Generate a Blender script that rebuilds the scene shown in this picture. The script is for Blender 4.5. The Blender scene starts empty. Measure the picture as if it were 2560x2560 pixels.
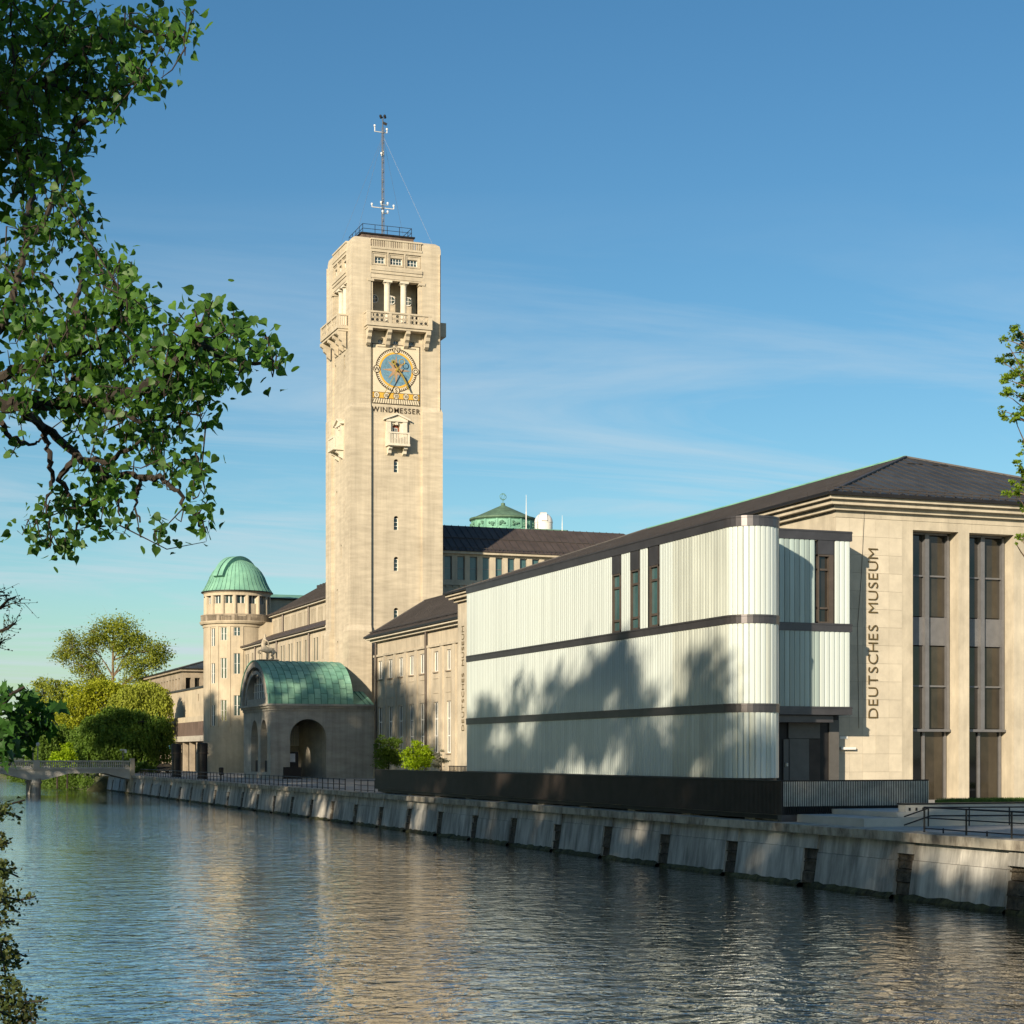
import bpy, math, random
import numpy as np
from mathutils import Vector, Matrix
random.seed(7)
R = math.radians
scn = bpy.context.scene
col = scn.collection

# ------------------------------------------------------------------ camera, sky, sun, exposure
ZC = 5.25                       # eye height above the water (m)
YAW = 20.56
F = 4480.0                      # focal length in photo pixels (2560 wide)
HZ = 1885.0                     # horizon row in the photo
cam = bpy.data.cameras.new('camera')
cam.sensor_width = 36; cam.lens = 36 * F / 2560; cam.shift_y = (HZ - 1280) / 2560
cam.clip_start = 0.1; cam.clip_end = 6000
camo = bpy.data.objects.new('camera', cam); col.objects.link(camo)
camo.location = (0, 0, ZC); camo.rotation_euler = (R(90), 0, R(-YAW))
scn.camera = camo

LX, LY, LZ = 1.10, 1.0, -0.515   # direction the sunlight travels
SUN_EL = math.atan2(-LZ, math.hypot(LX, LY))
SUN_ROT = math.atan2(-LX, -LY)
w = bpy.data.worlds.new('World'); scn.world = w; w.use_nodes = True
nt = w.node_tree; bg = nt.nodes['Background']
sky = nt.nodes.new('ShaderNodeTexSky'); sky.sky_type = 'NISHITA'; sky.sun_disc = False
sky.sun_elevation = SUN_EL; sky.sun_rotation = SUN_ROT
sky.air_density = 1.0; sky.dust_density = 0.9; sky.ozone_density = 1.2; sky.altitude = 300
# thin cirrus, laid out on a plane high above
tc = nt.nodes.new('ShaderNodeTexCoord')
sep = nt.nodes.new('ShaderNodeSeparateXYZ'); nt.links.new(tc.outputs['Generated'], sep.inputs[0])
def wm(op, a, b=None, c=None):
    n = nt.nodes.new('ShaderNodeMath'); n.operation = op
    for i, v in enumerate((a, b, c)):
        if v is None: continue
        if isinstance(v, (int, float)): n.inputs[i].default_value = v
        else: nt.links.new(v, n.inputs[i])
    return n.outputs[0]
zz = wm('MAXIMUM', sep.outputs[2], 0.02)
zp = wm('ADD', zz, 0.06)
cx = wm('DIVIDE', sep.outputs[0], zp); cy = wm('DIVIDE', sep.outputs[1], zp)
cmb = nt.nodes.new('ShaderNodeCombineXYZ'); nt.links.new(cx, cmb.inputs[0]); nt.links.new(cy, cmb.inputs[1])
mp = nt.nodes.new('ShaderNodeMapping'); mp.inputs['Rotation'].default_value = (0, 0, R(32)); mp.inputs['Scale'].default_value = (0.32, 1.0, 1)
nt.links.new(cmb.outputs[0], mp.inputs[0])
nz = nt.nodes.new('ShaderNodeTexNoise'); nz.inputs['Scale'].default_value = 1.15; nz.inputs['Detail'].default_value = 8; nz.inputs['Roughness'].default_value = 0.62; nz.inputs['Distortion'].default_value = 0.9
nt.links.new(mp.outputs[0], nz.inputs['Vector'])
mr = nt.nodes.new('ShaderNodeMapRange'); mr.inputs['From Min'].default_value = 0.46; mr.inputs['From Max'].default_value = 0.76
nt.links.new(nz.outputs['Fac'], mr.inputs['Value'])
fade = nt.nodes.new('ShaderNodeMapRange'); fade.inputs['From Min'].default_value = 0.30; fade.inputs['From Max'].default_value = 0.13
nt.links.new(sep.outputs[2], fade.inputs['Value'])
cl = wm('MULTIPLY', mr.outputs[0], wm('MULTIPLY', fade.outputs[0], 1.0))
mixs = nt.nodes.new('ShaderNodeMixRGB'); mixs.inputs['Color2'].default_value = (5.2, 6.1, 6.7, 1)
hs = nt.nodes.new('ShaderNodeHueSaturation'); hs.inputs['Saturation'].default_value = 1.28
nt.links.new(sky.outputs[0], hs.inputs['Color'])
tint = nt.nodes.new('ShaderNodeVectorMath'); tint.operation = 'MULTIPLY'; tint.inputs[1].default_value = (0.77, 0.98, 1.01)
nt.links.new(hs.outputs[0], tint.inputs[0])
nt.links.new(cl, mixs.inputs['Fac']); nt.links.new(tint.outputs[0], mixs.inputs['Color1'])
nt.links.new(mixs.outputs[0], bg.inputs['Color']); bg.inputs['Strength'].default_value = 0.07

sl = bpy.data.lights.new('sun', 'SUN'); sl.energy = 4.6; sl.angle = R(0.8); sl.color = (1.0, 0.84, 0.62)
so = bpy.data.objects.new('sun', sl); col.objects.link(so)
so.rotation_euler = Vector((LX, LY, LZ)).to_track_quat('-Z', 'Y').to_euler()
so.location = (-60, -60, 60)
scn.view_settings.view_transform = 'Standard'; scn.view_settings.look = 'None'
scn.view_settings.exposure = 0.72; scn.view_settings.gamma = 1.0
scn.cycles.max_bounces = 6; scn.cycles.diffuse_bounces = 3; scn.cycles.glossy_bounces = 3
scn.cycles.transmission_bounces = 3; scn.cycles.transparent_max_bounces = 6
scn.cycles.caustics_reflective = False; scn.cycles.caustics_refractive = False
scn.cycles.use_denoising = True

# ------------------------------------------------------------------ pixel -> place helpers (photo pixels of the 2560 picture)
S = math.sin(R(YAW)); C = math.cos(R(YAW))
def PT(x, y, X=None, Y=None, Z=None, D=None):
    t = (x - 1280) / F; s = (HZ - y) / F
    if D is None:
        if X is not None: D = X / (S + C * t)
        elif Y is not None: D = Y / (C - S * t)
        else: D = (Z - ZC) / s
    return Vector((D * (S + C * t), D * (C - S * t), ZC + D * s))
def xY(x, Y): return PT(x, HZ, Y=Y).x          # X of a photo column on the plane Y
def yX(x, X): return PT(x, HZ, X=X).y          # Y of a photo column on the plane X
def zY(x, y, Y): return PT(x, y, Y=Y).z
def zX(x, y, X): return PT(x, y, X=X).z

# ------------------------------------------------------------------ materials
MATS = {}
def mat(name, c, rough=0.8, var=0.12, scale=0.6, stretch=(1, 1, 1), bump=0.15, fine=6.0, c2=None, c2amt=0.5, metal=0.0, spec=0.4, trans=0.0, coat=0.0, lo=0.35, hi=0.65, bumpd=0.02, streak=0.0):
    if name in MATS: return MATS[name]
    m = bpy.data.materials.new(name); m.use_nodes = True; t = m.node_tree
    b = t.nodes['Principled BSDF']; out = t.nodes['Material Output']
    geo = t.nodes.new('ShaderNodeNewGeometry')
    mpn = t.nodes.new('ShaderNodeMapping'); mpn.inputs['Scale'].default_value = stretch
    t.links.new(geo.outputs['Position'], mpn.inputs[0])
    n1 = t.nodes.new('ShaderNodeTexNoise'); n1.inputs['Scale'].default_value = scale; n1.inputs['Detail'].default_value = 7; n1.inputs['Roughness'].default_value = 0.65
    t.links.new(mpn.outputs[0], n1.inputs['Vector'])
    r = t.nodes.new('ShaderNodeMapRange'); r.inputs['From Min'].default_value = lo; r.inputs['From Max'].default_value = hi
    t.links.new(n1.outputs['Fac'], r.inputs['Value'])
    mx = t.nodes.new('ShaderNodeMixRGB')
    dark = tuple(v * (1 - var) for v in c); lite = tuple(min(1, v * (1 + var)) for v in c)
    if c2 is not None: dark = tuple(a * (1 - c2amt) + b2 * c2amt for a, b2 in zip(c, c2))
    mx.inputs['Color1'].default_value = (*dark, 1); mx.inputs['Color2'].default_value = (*lite, 1)
    t.links.new(r.outputs[0], mx.inputs['Fac'])
    # a second, broader mottling
    n3 = t.nodes.new('ShaderNodeTexNoise'); n3.inputs['Scale'].default_value = scale * 0.23; n3.inputs['Detail'].default_value = 3
    t.links.new(geo.outputs['Position'], n3.inputs['Vector'])
    r3 = t.nodes.new('ShaderNodeMapRange'); r3.inputs['From Min'].default_value = 0.3; r3.inputs['From Max'].default_value = 0.7
    r3.inputs['To Min'].default_value = 1 - var * 0.6; r3.inputs['To Max'].default_value = 1 + var * 0.4
    t.links.new(n3.outputs['Fac'], r3.inputs['Value'])
    vm = t.nodes.new('ShaderNodeVectorMath'); vm.operation = 'SCALE'
    t.links.new(mx.outputs[0], vm.inputs[0]); t.links.new(r3.outputs[0], vm.inputs['Scale'])
    if streak > 0:                              # rain streaks running down the face
        ms_ = t.nodes.new('ShaderNodeMapping'); ms_.inputs['Scale'].default_value = (1.6, 1.6, 0.07); t.links.new(geo.outputs['Position'], ms_.inputs[0])
        n4 = t.nodes.new('ShaderNodeTexNoise'); n4.inputs['Scale'].default_value = 1.0; n4.inputs['Detail'].default_value = 6; n4.inputs['Roughness'].default_value = 0.7; t.links.new(ms_.outputs[0], n4.inputs['Vector'])
        r4 = t.nodes.new('ShaderNodeMapRange'); r4.inputs['From Min'].default_value = 0.36; r4.inputs['From Max'].default_value = 0.56; r4.inputs['To Min'].default_value = 1 - streak; r4.inputs['To Max'].default_value = 1.0
        t.links.new(n4.outputs['Fac'], r4.inputs['Value']); vm2 = t.nodes.new('ShaderNodeVectorMath'); vm2.operation = 'SCALE'
        t.links.new(vm.outputs[0], vm2.inputs[0]); t.links.new(r4.outputs[0], vm2.inputs['Scale']); vm = vm2
    t.links.new(vm.outputs[0], b.inputs['Base Color'])
    b.inputs['Roughness'].default_value = rough; b.inputs['Metallic'].default_value = metal
    b.inputs['Specular IOR Level'].default_value = spec; b.inputs['Coat Weight'].default_value = coat
    if bump > 0:
        n2 = t.nodes.new('ShaderNodeTexNoise'); n2.inputs['Scale'].default_value = fine; n2.inputs['Detail'].default_value = 5
        t.links.new(mpn.outputs[0], n2.inputs['Vector'])
        bp = t.nodes.new('ShaderNodeBump'); bp.inputs['Strength'].default_value = bump; bp.inputs['Distance'].default_value = bumpd
        t.links.new(n2.outputs['Fac'], bp.inputs['Height']); t.links.new(bp.outputs[0], b.inputs['Normal'])
    if trans > 0:
        tr = t.nodes.new('ShaderNodeBsdfTranslucent'); ms = t.nodes.new('ShaderNodeMixShader'); ms.inputs[0].default_value = trans
        sc2 = t.nodes.new('ShaderNodeVectorMath'); sc2.operation = 'MULTIPLY'; sc2.inputs[1].default_value = (1.5, 1.6, 0.7)
        t.links.new(vm.outputs[0], sc2.inputs[0]); t.links.new(sc2.outputs[0], tr.inputs['Color'])
        t.links.new(b.outputs[0], ms.inputs[1]); t.links.new(tr.outputs[0], ms.inputs[2]); t.links.new(ms.outputs[0], out.inputs['Surface'])
    MATS[name] = m
    return m
M = {}
M['tower'] = mat('tower_concrete', (0.45, 0.395, 0.305), 0.9, 0.22, 0.8, (0.5, 0.5, 2.6), 0.25, 3.0, lo=0.2, hi=0.62, c2=(0.31, 0.265, 0.20), c2amt=0.5, bumpd=0.02, streak=0.14)
M['stone'] = mat('pale_stone', (0.46, 0.405, 0.315), 0.88, 0.16, 0.5, (1, 1, 0.6), 0.25, 5, streak=0.16)
M['stone2'] = mat('shell_limestone', (0.49, 0.44, 0.35), 0.85, 0.15, 0.8, (1, 1, 0.7), 0.2, 7, streak=0.14)
M['stone_dark'] = mat('weathered_stone', (0.30, 0.25, 0.19), 0.9, 0.2, 0.7)
M['grey_render'] = mat('grey_render', (0.40, 0.37, 0.32), 0.9, 0.16, 0.5, (0.7, 0.7, 2.2), 0.35, 4, streak=0.2)
M['render'] = mat('cream_render', (0.46, 0.395, 0.295), 0.9, 0.14, 0.35, streak=0.14)
M['white_stone'] = mat('white_stone', (0.60, 0.555, 0.46), 0.8, 0.1, 1.0)
M['white'] = mat('white_paint', (0.74, 0.73, 0.70), 0.5, 0.05, 2, bump=0.0)
M['copper'] = mat('copper_patina', (0.175, 0.365, 0.265), 0.75, 0.2, 0.45, (1, 1, 0.8), 0.15, 3, c2=(0.11, 0.27, 0.21), c2amt=0.8)
M['copper_seam'] = mat('copper_seam', (0.10, 0.22, 0.16), 0.8, 0.2, 0.8)
M['roof_brown'] = mat('brown_metal_roof', (0.07, 0.055, 0.05), 0.6, 0.2, 0.6, bump=0.1)
M['roof_grey'] = mat('grey_slate_roof', (0.045, 0.051, 0.056), 0.55, 0.3, 0.5, bump=0.15)
M['roof_seam'] = mat('dark_roof_seam', (0.05, 0.045, 0.045), 0.6, 0.2, 1)
M['glass'] = mat('window_glass', (0.035, 0.06, 0.062), 0.05, 0.3, 0.2, bump=0.04, fine=0.7, spec=0.9)
M['glass_blind'] = mat('window_glass_blind', (0.05, 0.058, 0.045), 0.1, 0.3, 0.4, bump=0.03, fine=0.7, spec=0.7)
M['glass_dark'] = mat('tall_window_glass', (0.018, 0.016, 0.014), 0.04, 0.4, 0.3, bump=0.05, fine=0.5, spec=0.8)
M['glass_brown'] = mat('bronze_tinted_glass', (0.034, 0.029, 0.022), 0.06, 0.4, 0.4, bump=0.03, fine=0.6, spec=0.6)
M['glass_teal'] = mat('teal_glass', (0.05, 0.11, 0.12), 0.06, 0.25, 0.3, bump=0.03, fine=0.6, spec=0.8)
M['frame_grey'] = mat('grey_metal_frame', (0.19, 0.19, 0.20), 0.45, 0.1, 2, bump=0.0, metal=0.4)
M['frame_brown'] = mat('bronze_frame', (0.10, 0.082, 0.07), 0.4, 0.12, 2, bump=0.0, metal=0.3)
M['band'] = mat('dark_metal_band', (0.105, 0.10, 0.108), 0.34, 0.12, 1.2, bump=0.02, metal=0.65)
M['dark_metal'] = mat('black_metal', (0.018, 0.017, 0.018), 0.5, 0.2, 2, bump=0.0, metal=0.2)
M['parapet'] = mat('dark_brown_sheet', (0.045, 0.036, 0.033), 0.45, 0.2, 1.0, bump=0.05, metal=0.3)
M['slat'] = mat('anodised_slat', (0.5, 0.49, 0.46), 0.35, 0.2, 2, bump=0.0, metal=0.4)
M['uglass'] = mat('channel_glass', (0.53, 0.595, 0.585), 0.24, 0.05, 0.8, (2.4, 2.4, 0.1), 0.05, 2, spec=0.6, coat=0.3)
M['uglass2'] = mat('channel_glass_clear', (0.47, 0.51, 0.47), 0.22, 0.2, 1.3, (2.4, 2.4, 0.05), 0.06, 2, spec=0.7, coat=0.3)
M['uglass3'] = mat('channel_glass_shaded', (0.36, 0.43, 0.42), 0.22, 0.2, 1.0, (2.4, 2.4, 0.05), 0.06, 2, spec=0.7, coat=0.3)
M['door'] = mat('grey_door_metal', (0.12, 0.115, 0.11), 0.5, 0.1, 2, bump=0.02, metal=0.3)
M['bronze_letter'] = mat('bronze_letter', (0.17, 0.12, 0.05), 0.4, 0.2, 3, bump=0.0, metal=0.5)
M['letter_dark'] = mat('dark_letter', (0.05, 0.035, 0.02), 0.6, 0.1, 3, bump=0.0)
M['gold'] = mat('gilded_metal', (0.62, 0.45, 0.10), 0.35, 0.1, 3, bump=0.0, metal=0.6)
M['dial_yellow'] = mat('dial_yellow', (0.62, 0.36, 0.05), 0.7, 0.08, 4, bump=0.0)
M['dial_blue'] = mat('dial_blue_mosaic', (0.12, 0.24, 0.34), 0.6, 0.25, 5, bump=0.0)
M['dial_star'] = mat('dial_star_bronze', (0.36, 0.24, 0.15), 0.6, 0.15, 4, bump=0.0)
M['dial_white'] = mat('dial_white_mosaic', (0.60, 0.53, 0.40), 0.7, 0.08, 6, bump=0.05)
M['red_wood'] = mat('red_wood', (0.22, 0.05, 0.02), 0.6, 0.15, 3, bump=0.0)
M['quaywall'] = mat('quay_concrete', (0.43, 0.42, 0.39), 0.9, 0.3, 1.1, (1.4, 1.4, 0.22), 0.5, 4, c2=(0.20, 0.195, 0.18), c2amt=0.8, lo=0.34, hi=0.6, bumpd=0.04, streak=0.32)
M['coping'] = mat('coping_concrete', (0.36, 0.335, 0.28), 0.9, 0.3, 1.5, (1, 1, 0.5), 0.5, 6, c2=(0.13, 0.11, 0.09), c2amt=0.8, lo=0.36, hi=0.58, bumpd=0.03)
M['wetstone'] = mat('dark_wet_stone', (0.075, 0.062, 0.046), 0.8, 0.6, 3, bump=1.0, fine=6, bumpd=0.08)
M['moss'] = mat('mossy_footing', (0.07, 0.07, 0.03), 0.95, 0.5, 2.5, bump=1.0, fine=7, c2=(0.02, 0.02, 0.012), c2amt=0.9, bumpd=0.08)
M['paving'] = mat('paving', (0.33, 0.32, 0.295), 0.9, 0.15, 0.9)
M['grass'] = mat('lawn', (0.07, 0.13, 0.02), 0.95, 0.3, 2.0, bump=0.6, fine=14)
M['bank'] = mat('bank_soil', (0.07, 0.075, 0.035), 0.95, 0.4, 1.0, bump=0.5)
M['terrace'] = mat('terrace_concrete', (0.45, 0.44, 0.41), 0.85, 0.1, 0.8, bump=0.1)
M['bark'] = mat('bark', (0.034, 0.027, 0.022), 0.95, 0.35, 3, (1, 1, 0.3), 0.8, 8)
M['bark2'] = mat('bark_sunny', (0.16, 0.115, 0.075), 0.95, 0.3, 3, (1, 1, 0.3), 0.6, 8)
M['leaf_pop'] = mat('poplar_leaf', (0.072, 0.15, 0.022), 0.45, 0.5, 5.0, bump=0.0, trans=0.5, spec=0.3, c2=(0.035, 0.10, 0.035), c2amt=0.9)
M['leaf_dark'] = mat('maple_leaf', (0.035, 0.10, 0.018), 0.5, 0.35, 3, bump=0.0, trans=0.3, spec=0.25)
M['leaf_spring'] = mat('spring_leaf', (0.21, 0.235, 0.028), 0.6, 0.3, 0.35, bump=0.0, trans=0.35, spec=0.2, c2=(0.15, 0.19, 0.02), c2amt=0.9)
M['leaf_yellow'] = mat('yellow_green_leaf', (0.29, 0.32, 0.022), 0.6, 0.25, 0.4, bump=0.0, trans=0.35, spec=0.2)
M['leaf_bright'] = mat('bright_lime_leaf', (0.26, 0.37, 0.012), 0.6, 0.25, 0.8, bump=0.0, trans=0.4, spec=0.2)
M['leaf_willow'] = mat('willow_leaf', (0.23, 0.265, 0.034), 0.6, 0.3, 0.4, bump=0.0, trans=0.3, spec=0.2)
M['leaf_mid'] = mat('mid_green_leaf', (0.08, 0.14, 0.018), 0.6, 0.3, 0.6, bump=0.0, trans=0.3, spec=0.2)
M['leaf_brown'] = mat('brownish_bush_leaf', (0.05, 0.08, 0.018), 0.6, 0.4, 4, bump=0.0, trans=0.25, spec=0.25, c2=(0.055, 0.045, 0.016), c2amt=0.8)
M['leaf_pale'] = mat('grey_pale_leaf', (0.26, 0.26, 0.20), 0.7, 0.25, 1.5, bump=0.0, trans=0.2, spec=0.2)
M['statue'] = mat('statue_stone', (0.40, 0.35, 0.27), 0.85, 0.25, 2.5, bump=0.3)
M['dome_white'] = mat('white_dome_paint', (0.72, 0.70, 0.66), 0.45, 0.04, 1, bump=0.0)
M['corrugated'] = mat('brown_corrugated', (0.13, 0.095, 0.08), 0.7, 0.25, 0.8, (2, 2, 0.3), 0.2, 4)
M['car_dark'] = mat('dark_car_paint', (0.02, 0.025, 0.03), 0.25, 0.1, 1, bump=0.0, metal=0.3, coat=0.6)
M['car_silver'] = mat('silver_car_paint', (0.35, 0.36, 0.36), 0.3, 0.1, 1, bump=0.0, metal=0.5, coat=0.6)
M['tyre'] = mat('tyre_rubber', (0.02, 0.02, 0.02), 0.9, 0.1, 4, bump=0.0)
M['banner'] = mat('blue_banner', (0.55, 0.62, 0.66), 0.6, 0.1, 0.55, bump=0.0, c2=(0.05, 0.24, 0.38), c2amt=1.0, lo=0.45, hi=0.5)
M['lamp'] = mat('lamp_glass', (0.6, 0.62, 0.62), 0.3, 0.05, 2, bump=0.0)
M['interior'] = mat('dark_interior', (0.05, 0.045, 0.04), 0.9, 0.2, 1, bump=0.0)

def water_mat():
    m = bpy.data.materials.new('river_water'); m.use_nodes = True; t = m.node_tree; b = t.nodes['Principled BSDF']
    b.inputs['Base Color'].default_value = (0.008, 0.016, 0.016, 1); b.inputs['Roughness'].default_value = 0.04
    b.inputs['IOR'].default_value = 1.42; b.inputs['Specular IOR Level'].default_value = 0.8
    geo = t.nodes.new('ShaderNodeNewGeometry')
    def noise(scale, rot, st, det, dist=0.0):
        mpn = t.nodes.new('ShaderNodeMapping'); mpn.inputs['Rotation'].default_value = (0, 0, rot); mpn.inputs['Scale'].default_value = st
        t.links.new(geo.outputs['Position'], mpn.inputs[0])
        n = t.nodes.new('ShaderNodeTexNoise'); n.inputs['Scale'].default_value = scale; n.inputs['Detail'].default_value = det; n.inputs['Distortion'].default_value = dist
        t.links.new(mpn.outputs[0], n.inputs['Vector']); return n.outputs['Fac']
    a = noise(1.9, R(20), (1.0, 1.0, 1), 3, 0.8); c = noise(0.6, R(38), (0.8, 1.1, 1), 2, .5); d = noise(4.6, R(-12), (0.8, 1.1, 1), 2, .5)
    def ma(op, x, y):
        n = t.nodes.new('ShaderNodeMath'); n.operation = op
        for i, v in enumerate((x, y)):
            if isinstance(v, (int, float)): n.inputs[i].default_value = v
            else: t.links.new(v, n.inputs[i])
        return n.outputs[0]
    # gusts: some stretches calmer than others
    g = noise(0.045, R(-4), (1.6, 0.4, 1), 4, .6)
    gr = t.nodes.new('ShaderNodeMapRange'); gr.inputs['From Min'].default_value = 0.35; gr.inputs['From Max'].default_value = 0.65; gr.inputs['To Min'].default_value = 0.5; gr.inputs['To Max'].default_value = 1.3
    t.links.new(g, gr.inputs['Value'])
    h = ma('MULTIPLY', ma('ADD', ma('ADD', ma('MULTIPLY', a, 0.062), ma('MULTIPLY', c, 0.075)), ma('MULTIPLY', d, 0.009)), gr.outputs[0])
    bp = t.nodes.new('ShaderNodeBump'); bp.inputs['Strength'].default_value = 1.0; bp.inputs['Distance'].default_value = 1.0
    t.links.new(h, bp.inputs['Height']); t.links.new(bp.outputs[0], b.inputs['Normal']); t.links.new(bp.outputs[0], b.inputs['Coat Normal'])
    b.inputs['Coat Weight'].default_value = 0.8; b.inputs['Coat Roughness'].default_value = 0.03; b.inputs['Coat IOR'].default_value = 1.4
    return m
M['water'] = water_mat()

# ------------------------------------------------------------------ object helpers
WM = {}
def _attach(o, parent):
    o_w = Matrix.LocRotScale(o.location, o.rotation_euler, o.scale)
    if parent is not None:
        o.parent = parent; o.matrix_parent_inverse = WM[parent.name].inverted()
    WM[o.name] = o_w
def tag(o, label=None, cat=None, group=None, kind=None):
    if label: o['label'] = label
    if cat: o['category'] = cat
    if group: o['group'] = group
    if kind: o['kind'] = kind
    return o
def thing(name, label, cat, loc, group=None):
    o = bpy.data.objects.new(name, None); col.objects.link(o); o.location = loc; o.empty_display_size = 0.5
    WM[o.name] = Matrix.Translation(Vector(loc)); return tag(o, label, cat, group)
class MB:
    def __init__(s): s.v = []; s.f = []
    def add(s, vs, fs):
        k = len(s.v); s.v += [tuple(p) for p in vs]; s.f += [tuple(i + k for i in q) for q in fs]; return s
    def quad(s, a, b, c, d): return s.add([a, b, c, d], [(0, 1, 2, 3)])
    def box(s, x0, x1, y0, y1, z0, z1):
        return s.add([(x0, y0, z0), (x1, y0, z0), (x1, y1, z0), (x0, y1, z0), (x0, y0, z1), (x1, y0, z1), (x1, y1, z1), (x0, y1, z1)],
                     [(3, 2, 1, 0), (4, 5, 6, 7), (0, 1, 5, 4), (1, 2, 6, 5), (2, 3, 7, 6), (3, 0, 4, 7)])
    def pbox(s, P, u0, u1, v0, v1, d0, d1):      # a box in wall coordinates
        return s.add([P(u0, v0, d0), P(u1, v0, d0), P(u1, v0, d1), P(u0, v0, d1), P(u0, v1, d0), P(u1, v1, d0), P(u1, v1, d1), P(u0, v1, d1)],
                     [(3, 2, 1, 0), (4, 5, 6, 7), (0, 1, 5, 4), (1, 2, 6, 5), (2, 3, 7, 6), (3, 0, 4, 7)])
    def bar(s, a, b, wd, h=None):
        a = Vector(a); b = Vector(b); h = h or wd; d = (b - a).normalized()
        up = Vector((0, 0, 1)) if abs(d.z) < 0.95 else Vector((1, 0, 0))
        x = d.cross(up).normalized() * wd / 2; y = x.cross(d).normalized() * h / 2
        return s.add([a - x - y, a + x - y, a + x + y, a - x + y, b - x - y, b + x - y, b + x + y, b - x + y],
                     [(3, 2, 1, 0), (4, 5, 6, 7), (0, 1, 5, 4), (1, 2, 6, 5), (2, 3, 7, 6), (3, 0, 4, 7)])
    def tube(s, pts, rad, n=6):
        pts = [Vector(p) for p in pts]; k = len(s.v); m = len(pts)
        if isinstance(rad, (int, float)): rad = [rad] * m
        for i, p in enumerate(pts):
            d = (pts[min(i + 1, m - 1)] - pts[max(i - 1, 0)])
            d = d.normalized() if d.length > 1e-9 else Vector((0, 0, 1))
            up = Vector((0, 0, 1)) if abs(d.z) < 0.9 else Vector((1, 0, 0))
            x = d.cross(up).normalized(); y = x.cross(d)
            for j in range(n):
                a = 2 * math.pi * j / n; s.v.append(tuple(p + (x * math.cos(a) + y * math.sin(a)) * rad[i]))
        for i in range(m - 1):
            for j in range(n):
                j2 = (j + 1) % n; s.f.append((k + i * n + j, k + i * n + j2, k + (i + 1) * n + j2, k + (i + 1) * n + j))
        s.f.append(tuple(k + j for j in range(n))[::-1]); s.f.append(tuple(k + (m - 1) * n + j for j in range(n)))
        return s
    def lathe(s, c, prof, n=32, a0=0.0, a1=2 * math.pi):
        full = abs(a1 - a0 - 2 * math.pi) < 1e-6; k = len(s.v); nn = n if full else n + 1
        for (r, z) in prof:
            for j in range(nn):
                a = a0 + (a1 - a0) * j / n; s.v.append((c[0] + r * math.cos(a), c[1] + r * math.sin(a), c[2] + z))
        for i in range(len(prof) - 1):
            for j in range(n):
                j2 = (j + 1) % nn; s.f.append((k + i * nn + j, k + i * nn + j2, k + (i + 1) * nn + j2, k + (i + 1) * nn + j))
        return s
    def ring(s, P, u, v, r0, r1, d, n=40, ex=1.0, d2=None):   # flat annulus (or disc when r0 = 0) in wall coordinates
        pts = []
        for j in range(n):
            a = 2 * math.pi * j / n; pts.append((math.cos(a) * ex, math.sin(a)))
        if r0 <= 0:
            return s.add([P(u + r1 * c_, v + r1 * s_, d) for c_, s_ in pts], [tuple(range(n))])
        k = len(s.v)
        s.v += [tuple(P(u + r0 * c_, v + r0 * s_, d)) for c_, s_ in pts] + [tuple(P(u + r1 * c_, v + r1 * s_, d)) for c_, s_ in pts]
        for j in range(n):
            j2 = (j + 1) % n; s.f.append((k + j, k + j2, k + n + j2, k + n + j))
        return s
    def build(s, name, m, parent=None, smooth=False, kind=None, recalc=False):
        me = bpy.data.meshes.new(name); me.from_pydata(s.v, [], s.f); me.materials.append(m)
        if smooth: me.polygons.foreach_set('use_smooth', [True] * len(me.polygons))
        me.update()
        o = bpy.data.objects.new(name, me); col.objects.link(o); _attach(o, parent)
        if kind: o['kind'] = kind
        return o
CUBES = {}
def cube_mesh(m):
    if m.name not in CUBES:
        b = MB().box(-.5, .5, -.5, .5, -.5, .5); me = bpy.data.meshes.new('block_' + m.name); me.from_pydata(b.v, [], b.f); me.materials.append(m); me.update(); CUBES[m.name] = me
    return CUBES[m.name]
def piece(name, m, parent, x0, x1, y0, y1, z0, z1, rot=None):
    o = bpy.data.objects.new(name, cube_mesh(m)); col.objects.link(o)
    o.location = ((x0 + x1) / 2, (y0 + y1) / 2, (z0 + z1) / 2); o.scale = (abs(x1 - x0), abs(y1 - y0), abs(z1 - z0))
    if rot: o.rotation_euler = rot
    _attach(o, parent); return o
def barpiece(name, m, parent, a, b, wd, h=None): return MB().bar(a, b, wd, h).build(name, m, parent)
def inst(name, mesh, parent, loc, rot=(0, 0, 0), sc=(1, 1, 1)):
    o = bpy.data.objects.new(name, mesh); col.objects.link(o); o.location = loc; o.rotation_euler = rot; o.scale = sc
    _attach(o, parent); return o
def PY(Y, X0=0.0): return lambda u, v, d=0.0: Vector((X0 + u, Y + d, v))         # wall facing -Y; u runs along X
def PX(X, Y0=0.0): return lambda u, v, d=0.0: Vector((X + d, Y0 + u, v))         # wall facing -X; u runs along Y
def PC(cx, cy, r): return lambda u, v, d=0.0: Vector((cx + (r - d) * math.cos(u), cy + (r - d) * math.sin(u), v))

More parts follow.
